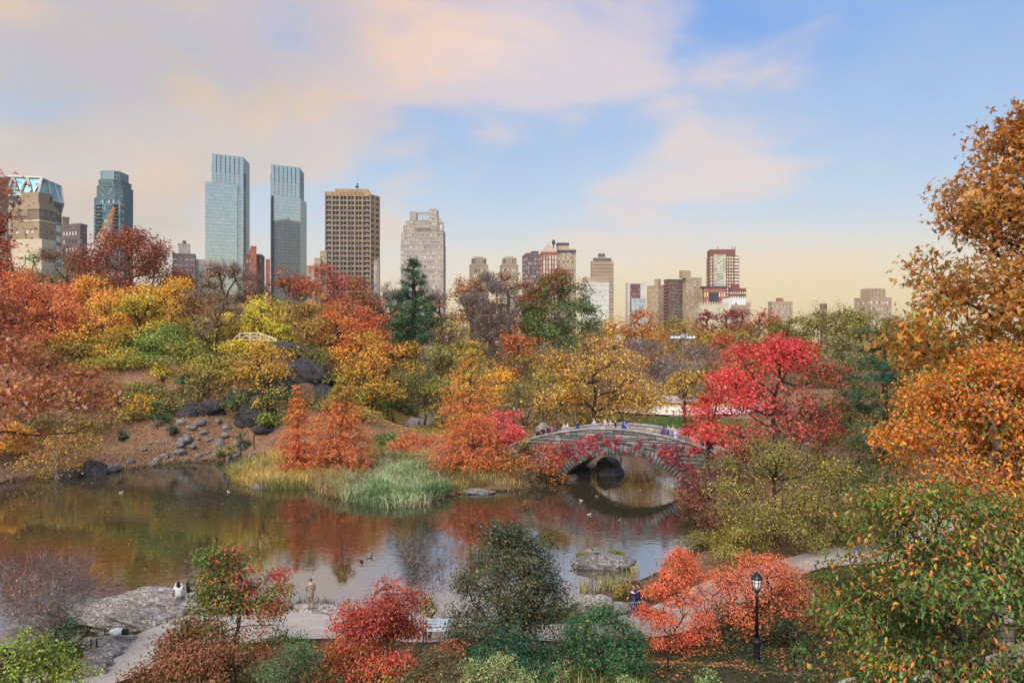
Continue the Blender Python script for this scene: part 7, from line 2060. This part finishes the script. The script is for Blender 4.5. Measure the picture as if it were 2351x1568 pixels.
def person(label, loc, rz, top, legs, hair, pose='stand', h=1.74, shoes='2a2422', skin='c08a6c', hairstyle='short', group=None, extra=None, sleeves=True, name='person'):
    """one continuous skinned body posed by its joints; y+ is where the person faces"""
    J = {'pelvis': (0, 0, .95), 'spine': (0, -.01, 1.17), 'chest': (0, -.01, 1.36), 'neck': (0, 0, 1.49), 'jaw': (0, .035, 1.56), 'head': (0, .025, 1.64), 'crown': (0, .015, 1.71), 'nose': (0, .125, 1.61)}
    for sd, s in (('l', -1), ('r', 1)):
        J.update({sd + 'sh': (.175 * s, -.01, 1.42), sd + 'el': (.235 * s, -.03, 1.14), sd + 'wr': (.24 * s, .05, .90), sd + 'ha': (.235 * s, .075, .82),
                  sd + 'hip': (.095 * s, 0, .90), sd + 'kn': (.105 * s, .03, .50), sd + 'an': (.105 * s, -.02, .09), sd + 'to': (.12 * s, .16, .045)})
    if pose == 'walk':
        J.update(lkn=(-.1, .2, .52), lan=(-.1, .24, .1), lto=(-.11, .42, .07), rkn=(.1, -.02, .5), ran=(.1, -.28, .16), rto=(.11, -.14, .05), lel=(-.23, -.16, 1.15), lwr=(-.22, -.2, .92), lha=(-.22, -.2, .84), rel=(.23, .1, 1.16), rwr=(.22, .26, .98), rha=(.2, .31, .91))
    if pose == 'hands_in_front':
        J.update(lel=(-.25, .02, 1.15), lwr=(-.12, .2, 1.02), lha=(-.05, .24, 1.0), rel=(.25, .02, 1.15), rwr=(.12, .2, 1.0), rha=(.05, .24, .98))
    if pose == 'camera':
        J.update(lel=(-.24, .16, 1.26), lwr=(-.1, .26, 1.5), lha=(-.05, .27, 1.57), rel=(.24, .16, 1.26), rwr=(.1, .26, 1.5), rha=(.05, .27, 1.57))
    if pose in ('sit', 'sit_camera', 'sit_selfie', 'sit_point'):
        dz = -.47
        for k_ in list(J):
            if k_[1:] not in ('kn', 'an', 'to'): J[k_] = (J[k_][0], J[k_][1], J[k_][2] + dz)
        for sd, s in (('l', -1), ('r', 1)):
            J.update({sd + 'kn': (.12 * s, .44, .5), sd + 'an': (.12 * s, .46, .09), sd + 'to': (.13 * s, .64, .045), sd + 'el': (.24 * s, .05, .70), sd + 'wr': (.14 * s, .28, .60), sd + 'ha': (.12 * s, .35, .58)})
        if pose == 'sit_camera': J.update(lel=(-.26, .2, .86), lwr=(-.12, .36, 1.12), lha=(-.07, .37, 1.2), rel=(.26, .2, .86), rwr=(.12, .36, 1.12), rha=(.07, .37, 1.2))
        if pose == 'sit_selfie': J.update(rel=(.42, .1, 1.06), rwr=(.5, .22, 1.3), rha=(.52, .25, 1.38))
        if pose == 'sit_point': J.update(rel=(.42, .1, .9), rwr=(.62, .2, .84), rha=(.7, .24, .82))
    rad = dict(pelvis=.155, spine=.135, chest=.155, neck=.058, jaw=.072, head=.095, crown=.07, nose=.018, sh=.075, el=.05, wr=.034, ha=.04, hip=.095, kn=.065, an=.05, to=.042)
    E = [('pelvis', 'spine'), ('spine', 'chest'), ('chest', 'neck'), ('neck', 'jaw'), ('jaw', 'head'), ('head', 'crown'), ('jaw', 'nose')]
    for s in 'lr': E += [('chest', s + 'sh'), (s + 'sh', s + 'el'), (s + 'el', s + 'wr'), (s + 'wr', s + 'ha'), ('pelvis', s + 'hip'), (s + 'hip', s + 'kn'), (s + 'kn', s + 'an'), (s + 'an', s + 'to')]
    names = list(J); idx = {n_: i for i, n_ in enumerate(names)}
    co = [np.array(J[n_]) for n_ in names]; edges = [(idx[a], idx[b]) for a, b in E]; rr = [rad.get(n_, rad.get(n_[1:])) for n_ in names]
    bone_m = []
    for a, b in E:
        k_ = b[1:] if b[0] in 'lr' and b[1:] in ('sh', 'el', 'wr', 'ha', 'hip', 'kn', 'an', 'to') else b
        bone_m.append({'spine': 0, 'chest': 0, 'neck': 2, 'jaw': 2, 'head': 2, 'crown': 2, 'nose': 2, 'sh': 0, 'el': 0, 'wr': 0 if sleeves else 2, 'ha': 2, 'hip': 1, 'kn': 1, 'an': 1, 'to': 3}[k_])
    for sd, s in (('l', -1), ('r', 1)):       # five unequal fingers, slightly curled
        wr_, ha_ = np.array(J[sd + 'wr']), np.array(J[sd + 'ha'])
        d = unit(ha_ - wr_); side = unit(np.cross(d, np.array((s, .2, .1)))); palm = np.cross(d, side)
        for f, (off, ln) in enumerate(((-.034, .055), (-.012, .075), (.010, .08), (.030, .07), (.05, .045))):
            st = ha_ + side * off * .8 + d * (.0 if f else -.02); mid = st + d * ln * .55 + (side * -.02 if f == 0 else palm * .008); tip = mid + d * ln * .45 + palm * .018
            b0 = len(co); co += [mid, tip]; rr += [.0095, .008]; edges += [(idx[sd + 'ha'], b0), (b0, b0 + 1)]; bone_m += [2, 2]
    sc_ = h / 1.78
    me = bpy.data.meshes.new('body'); me.from_pydata([tuple(c * sc_) for c in co], edges, []); 
    tmp = bpy.data.objects.new('tmp_body', me); COL.objects.link(tmp)
    tmp.modifiers.new('skin', 'SKIN').use_smooth_shade = True
    if not me.skin_vertices: me.skin_vertices.new()
    for i, r_ in enumerate(rr):
        sv = me.skin_vertices[0].data[i]; w = r_ * sc_
        sv.radius = (w * 1.12, w * .86) if i < len(names) and names[i] in ('pelvis', 'spine', 'chest') else (w, w)
        sv.use_root = i == 0
    md = tmp.modifiers.new('sub', 'SUBSURF'); md.levels = md.render_levels = 1 if group is None else 0
    dg = bpy.context.evaluated_depsgraph_get()
    body = bpy.data.meshes.new_from_object(tmp.evaluated_get(dg))
    bpy.data.objects.remove(tmp)
    body.name = 'body'
    body.materials.clear()
    for m_ in (cloth(top), cloth(legs), surf('skin_' + skin, skin, tuple(np.array(lin(skin)) * .85), 12, .6) if ('skin_' + skin) not in bpy.data.materials else bpy.data.materials['skin_' + skin], cloth(shoes)): body.materials.append(m_)
    n = len(body.polygons)
    cen = np.empty(n * 3); body.polygons.foreach_get('center', cen); cen = cen.reshape(-1, 3)
    C = np.array(co) * sc_
    best = np.full(n, 9e9); mi = np.zeros(n, np.int32)
    for (a, b), m_ in zip(edges, bone_m):
        p, q_ = C[a], C[b]; d = q_ - p
        t = np.clip(((cen - p) @ d) / (d @ d + 1e-9), 0, 1)
        ds = np.linalg.norm(cen - p - t[:, None] * d, axis=1)
        up = ds < best; best[up] = ds[up]; mi[up] = m_
    body.polygons.foreach_set('material_index', mi); body.polygons.foreach_set('use_smooth', np.ones(n, bool)); body.update()
    root = empty(name, loc, rz); tag(root, label, 'person', group)
    obj('body', body, None, root)
    hd = np.array(J['head']) * sc_
    if hairstyle != 'bald':
        v, f = ico(3)
        keep_v = v * np.array((.098, .108, .105)) * sc_
        if hairstyle == 'long':
            low = (v[:, 1] < .1) & (v[:, 2] < .1); keep_v[low, 2] -= .16 * sc_; keep_v[low, 1] -= .02 * sc_
        fc = v[f].mean(1)
        ok = (fc[:, 2] > .28) | ((fc[:, 1] < .12) & (fc[:, 2] > (-.9 if hairstyle == 'long' else -.35)))
        obj('hair', np_mesh('hair', keep_v + hd + np.array((0, -.01, .022)) * sc_, f[ok], smooth=True), cloth(hair), root)
    mbE = MB()
    for s in (-1, 1): mbE.lathe([(.004, -.008), (.011, 0), (.004, .008)], hd + np.array((s * .034, .088, .0)) * sc_, 6)
    mbE.build('eyes', cloth('1c1614'), root)
    for fn in (extra or []): fn(root, J, sc_)
    return root

def backpack(col):
    def f(root, J, s):
        mb = MB(); c = np.array(J['chest']) * s; mb.box((c[0], c[1] - .22 * s, c[2] - .08 * s), (.32 * s, .17 * s, .44 * s), 0, 0, .8); mb.build('backpack', cloth(col), root)
    return f
def held_camera(root, J, s):
    c = (np.array(J['lha']) + np.array(J['rha'])) / 2 * s; mb = MB(); mb.box((c[0], c[1] + .06 * s, c[2] + .03 * s), (.13 * s, .06 * s, .09 * s)); mb.lathe([(.03 * s, 0), (.03 * s, .05 * s)], (c[0], c[1] + .08 * s, c[2] + .02 * s), 8); mb.build('camera', M['black'], root)
def phone(root, J, s):
    c = np.array(J['rha']) * s; mb = MB(); mb.box((c[0], c[1] + .03 * s, c[2] + .07 * s), (.08 * s, .012 * s, .15 * s)); mb.build('phone', M['black'], root)
def collar(col):
    def f(root, J, s):
        c = np.array(J['neck']) * s; mb = MB(); mb.lathe([(.078 * s, -.03 * s), (.072 * s, .03 * s), (.06 * s, .03 * s)], c, 10); mb.build('collar', cloth(col), root)
    return f
def jacket_hem(col):
    def f(root, J, s):
        c = np.array(J['pelvis']) * s; mb = MB(); mb.lathe([(.19 * s, -.16 * s), (.185 * s, 0), (.165 * s, .12 * s)], c, 12); mb.build('jacket_hem', cloth(col), root)
    return f
def stripe(col, z=1.3, r=.185):
    def f(root, J, s):
        c = np.array(J['chest']) * s; mb = MB(); mb.lathe([(r * s, -.08 * s), (r * s, -.03 * s)], c, 14); mb.build('stripe', cloth(col), root)
    return f
def shoulder_bag(root, J, s):
    mb = MB(); c = np.array(J['pelvis']) * s; mb.box((c[0] - .28 * s, c[1] + .05 * s, c[2] + .12 * s), (.1 * s, .3 * s, .24 * s), 0, 0, .8); mb.tube([(c[0] - .26 * s, c[1] + .05 * s, c[2] + .22 * s), (c[0] - .1 * s, c[1] - .02 * s, c[2] + .52 * s)], .012 * s, 4); mb.build('shoulder_bag', cloth('6a5040'), root)
def number(txt):
    def f(root, J, s):
        cu = bpy.data.curves.new('jersey_number', 'FONT'); cu.body = txt; cu.size = .3 * s; cu.align_x = 'CENTER'; cu.extrude = .004
        t_ = bpy.data.objects.new('tmp_text', cu); COL.objects.link(t_)
        me = bpy.data.meshes.new_from_object(t_.evaluated_get(bpy.context.evaluated_depsgraph_get())); bpy.data.objects.remove(t_)
        o = obj('jersey_number', me, None, root); me.materials.clear(); me.materials.append(cloth('e8eaf0'))
        c = np.array(J['chest']) * s; o.location = (c[0], c[1] - .185 * s, c[2] - .16 * s); o.rotation_euler = (R(90), 0, 0)
    return f

def on_bridge(u, w):
    s = 5.0
    for _ in range(60):
        p = bp(s, w, 0); uu = CU + FPX * p[0] / p[1]; s += (u - uu) * .04
    return s, np.array((p[0], p[1], b_top(s) - DK + .01))

def build_people():
    # the near shore
    q = onz(713, 1393, .62); q[2] = float(H(np.array(q[0]), np.array(q[1]))); q[2] = max(q[2] + .08, .45)
    person('grey-haired man in a beige suit standing at the water edge', q, R(18), '94816c', '8f7c66', '5a5a5e', 'hands_in_front', 1.78, '3a302a', extra=[collar('dfe4ea'), jacket_hem('94816c')])
    q = onz(410, 1376, .9); q[2] = 1.05
    person('woman in a white jacket raising a camera on the rock ledge', q - np.array((0, 0, .38)), R(25), 'e4e4e0', 'c8d0dc', '2a201c', 'sit_camera', 1.68, '3a3030', hairstyle='long', extra=[held_camera, shoulder_bag])
    q = onz(432, 1372, .9); q[2] = .68
    person('companion in a black top and pale jeans beside the woman in white', q, R(-60), '241c1e', 'b8c4d4', '1c1614', 'sit', 1.7, '3a3030', hairstyle='long')
    q = onz(1456, 1408, .9); q[2] = float(H(np.array(q[0]), np.array(q[1]))) + .07
    person('walker in a navy jacket with white chest stripes and jeans', q, R(95), '2c2a55', '2f4a80', '4a3428', 'walk', 1.78, '2a2430', extra=[stripe('dcdce8')])
    q = onz(1466, 1404, .9); q[2] = float(H(np.array(q[0]), np.array(q[1]))) + .07
    person('walker in a purple jacket beside the navy one', q, R(80), '3e2850', '2e3048', '3a2a24', 'walk', 1.74, '2a2430')
    # on the bridge
    G = 'people crossing the bridge'
    for u, w, lab, rz, top, legs, hair, pose, st, ex, hs in [
        (1235, 2.4, 'long-haired woman in black at the end of the parapet', 150, '2a2628', '2e2c34', '2a1c16', 'stand', 'long', [], 1.68),
        (1247, 1.6, 'man photographing with a red and black backpack by the boulder', 160, '5a1c26', '2a2a34', '1c1816', 'camera', 'short', [backpack('b02a34'), held_camera], 1.76),
        (1260, 2.6, 'man in a dark blue coat among the people by the boulder', 20, '2e2c40', '3a4460', '2a2220', 'stand', 'short', [], 1.8),
        (1267, 1.8, 'person wearing a bright pink backpack by the boulder', 10, '4a5878', '5a6a8c', '3a2a22', 'stand', 'short', [backpack('e0485c')], 1.7),
        (1275, 1.3, 'woman with long brown hair in a grey cardigan', 20, '5c5a58', '2e3038', '6a4a34', 'stand', 'long', [], 1.68),
        (1295, 2.6, 'passer-by in a pale pink jacket walking on the bridge', 100, 'c8b0c0', '8a8494', '6a5a50', 'walk', 'short', [], 1.72),
        (1303, 3.2, 'passer-by in a white jacket walking on the bridge', 260, 'd0ccd4', '9a94a0', '5a4a40', 'walk', 'short', [], 1.7),
        (1326, 1.4, 'man in a blue jacket holding a camera on the bridge', 175, '26406e', '2a2c38', '2c2420', 'camera', 'short', [held_camera], 1.72),
        (1364, 3.6, 'passer-by in light blue halfway over the bridge', 95, 'b4c4dc', '8c98b0', '7a6a5c', 'walk', 'short', [], 1.74),
        (1390, 3.4, 'passer-by in pale lilac halfway over the bridge', 260, 'd0bcd0', 'a89cac', '7a6458', 'walk', 'short', [], 1.66),
        (1402, 2.2, 'bald man in a pink shirt leaning by the parapet', 100, 'd0a4b0', '4a4a58', '6a4a3a', 'stand', 'bald', [], 1.64),
        (1413, 2.0, 'bald man in a navy blazer facing the pink shirt', -90, '2e3448', '3a3a48', '6a4a3a', 'stand', 'bald', [collar('e4e4ea')], 1.66),
        (1534, 2.6, 'man in a pale grey shirt passing at the bridge end', 80, 'a8b0c0', '5a6070', '3a2c26', 'walk', 'short', [], 1.78),
        (1545, 3.6, 'woman in a lilac top passing at the bridge end', 260, 'c8b4c4', '7a7480', '8a6a50', 'walk', 'long', [], 1.66),
        (1612, 2.4, 'person in a green jacket at the bridge end under the red maple', 200, '1e6a58', '2a3038', '2a201c', 'stand', 'short', [], 1.7),
        (1634, 2.0, 'person in navy and white at the bridge end under the red maple', 180, '303a58', '2a3038', '3a2a22', 'stand', 'short', [stripe('d8dce4')], 1.7)]:
        s, p = on_bridge(u, w)
        person(lab, p, R(rz), top, legs, hair, pose, hs, hairstyle=st, extra=ex, group=G)
    for u, lab, rz, top, legs, hair, pose, ex, st in [
        (1434, 'man in a blue number 16 jersey taking a selfie on the parapet', 15, '2446b0', '2a2c38', '1c1816', 'sit_selfie', [number('16'), phone], 'short'),
        (1524, 'dark-haired woman in a purple top sitting on the parapet', 25, '8a2a78', '3a3040', '1c1416', 'sit', [], 'long'),
        (1530, 'man in a blue shirt sitting beside the woman in purple', -20, '36588c', '3a4250', '2a201c', 'sit', [], 'short'),
        (1551, 'grey-haired man in a pale blue shirt reaching along the parapet', 0, 'a8bcdc', '6a7080', 'b8b4b0', 'sit_point', [], 'short')]:
        s, p = on_bridge(u, .55); p[2] = b_top(s) - .40
        person(lab, p, R(rz), top, legs, hair, pose, 1.74, hairstyle=st, extra=ex, group=G)
    # beyond
    q = at(1425, 970, 123); q[2] = float(H(np.array(q[0]), np.array(q[1])))
    person('person in a dark jacket with a red waist pack standing on the lawn', q, R(190), '2a2c30', '262a36', '241c1a', 'hands_in_front', 1.8, extra=[lambda r_, J, s: (lambda mb: (mb.box(np.array(J['pelvis']) * s + np.array((0, .17, .1)), (.3, .08, .14)), mb.build('waist_pack', cloth('d03a30'), r_)))(MB())])
    q = at(962, 985, 124); q[2] = float(H(np.array(q[0]), np.array(q[1])))
    person('man in a dark vest sitting at the bend of the winding path', q, R(250), '2e3a40', '4a4a4e', '1c1816', 'sit', 1.75, extra=[])
    G2 = 'skaters on the rink'
    for u, v, lab, c, l in ((1452, 930, 'skater in red on the ice', 'b03a3a', '2a2a34'), (1480, 925, 'skater in blue on the ice', '3a5aa0', '2a2a34'), (1655, 925, 'skater in black on the ice', '24242c', '24242c'), (1664, 935, 'skater in orange on the ice', 'd06a34', '3a3a48')):
        q = onz(u, v, 2.62); person(lab, q, R(60 + u), c, l, '2a201c', 'walk', 1.72, group=G2)
build_people()

# ------------------------------------------------------------------ ducks
def duck(name, label, loc, rz, body_c, head_c, wing_c, cat='duck', group=None, s=1.0, neck=1.0, legs=False):
    root = empty(name, loc, rz); tag(root, label, cat, group)
    v, f = ico(3)
    p = v * np.array((.27, .13, .115))
    tail = v[:, 0] < -.55; p[tail, 2] += (-.55 - v[tail, 0]) * .12; p[:, 1] *= 1 - .35 * np.clip(-v[:, 0], 0, 1)
    p[:, 2] += .07
    hv = v * np.array((.06, .05, .055)); nk = []
    mb = MB()
    mb.add(p * s, [tuple(t) for t in f], 0)
    mb.tube([np.array(q) * s for q in ((.17, 0, .10), (.235, 0, .2 * neck), (.25, 0, .27 * neck))], [.065 * s, .042 * s, .045 * s], 8, 1)
    mb.add((hv + np.array((.27, 0, .29 * neck))) * s, [tuple(t) for t in f], 1)
    mb.build('body', [cloth(body_c), cloth(head_c)], root, smooth=True)
    mb = MB(); mb.add([np.array(q) * s for q in ((.315, -.022, .285 * neck), (.315, .022, .285 * neck), (.315, .0, .305 * neck), (.39, -.02, .272 * neck), (.39, .02, .272 * neck), (.39, 0, .28 * neck))], [(0, 1, 4, 3), (1, 2, 5, 4), (2, 0, 3, 5), (3, 4, 5), (0, 2, 1)]); mb.build('bill', cloth('c89a3a'), root)
    for sd in (-1, 1):
        wv = v * np.array((.19, .03, .075)); wv = wv + np.array((-.05, sd * .115, .1)); wv[:, 1] -= sd * .06 * np.clip(-v[:, 0], 0, 1)
        obj('wing', np_mesh('wing', wv * s, f, smooth=True), cloth(wing_c), root)
    if legs:
        for sd in (-1, 1):
            mb = MB(); mb.tube([(0, sd * .05, .02), (0.01, sd * .05, -.12), (.06, sd * .05, -.13)], .012, 5); mb.build('leg', cloth('d07a30'), root)
    return root
k = 0
for u, v, c, lab in ((277, 1132, 'e0e0e0', 'white gull resting on the water before the leafy bank'), (525, 1130, 'd8d8dc', 'white gull afloat left of the reed spit'), (1335, 1150, 'd0d0d4', 'pale duck floating in the shade of the arch'), (1352, 1182, 'd8d8d8', 'pale duck at the edge of the bright reflection')):
    q = onz(u, v, 0); duck('gull', lab, (q[0], q[1], -.02), [.3, 2.8, 3.0, .2][k], c, 'e8e8e8', 'a8acb0', 'bird', s=.6); k += 1
for i, (u, v, lab) in enumerate(((490, 1142, 'dark duck swimming off the golden reeds'), (512, 1158, 'black and white duck off the golden reeds'), (574, 1150, 'dark duck just below the golden reeds'), (830, 1290, 'grey duck swimming past the bare shrub'), (848, 1280, 'brown duck swimming ahead of the grey one'), (965, 1255, 'dark duck swimming behind the bare grey shrub'), (1362, 1128, 'brown duck under the bridge'), (1370, 1140, 'second brown duck under the bridge'))):
    q = onz(u, v, 0); duck('duck', lab, (q[0], q[1], -.02), i * 1.7, ['3a332e', '4a4a4a', '443a30'][i % 3], ['2a2420', '262a2c', '3a3028'][i % 3], ['2e2a28', '8a8884', '5a4c40'][i % 3], s=.8)
q = onz(1370, 1270, .75)
duck('mallard', 'green-headed mallard standing on the islet rock', (q[0] - .1, q[1] - .35, .82), 2.9, '8c8074', '1e4a36', '6a5c50', legs=True, neck=1.1)

# ------------------------------------------------------------------ the air
def build_haze():
    m, t = new_mat('haze_air')
    o = N(t, 'ShaderNodeOutputMaterial'); v = N(t, 'ShaderNodeVolumePrincipled')
    v.inputs['Color'].default_value = (1.0, .95, .86, 1); v.inputs['Density'].default_value = .00009; v.inputs['Anisotropy'].default_value = .2
    t.links.new(v.outputs[0], o.inputs['Volume'])
    mb = MB(); mb.box((0, 2970, 124), (10100, 6200, 254))
    ob = mb.build('haze', m); tag(ob, kind='stuff')
build_haze()
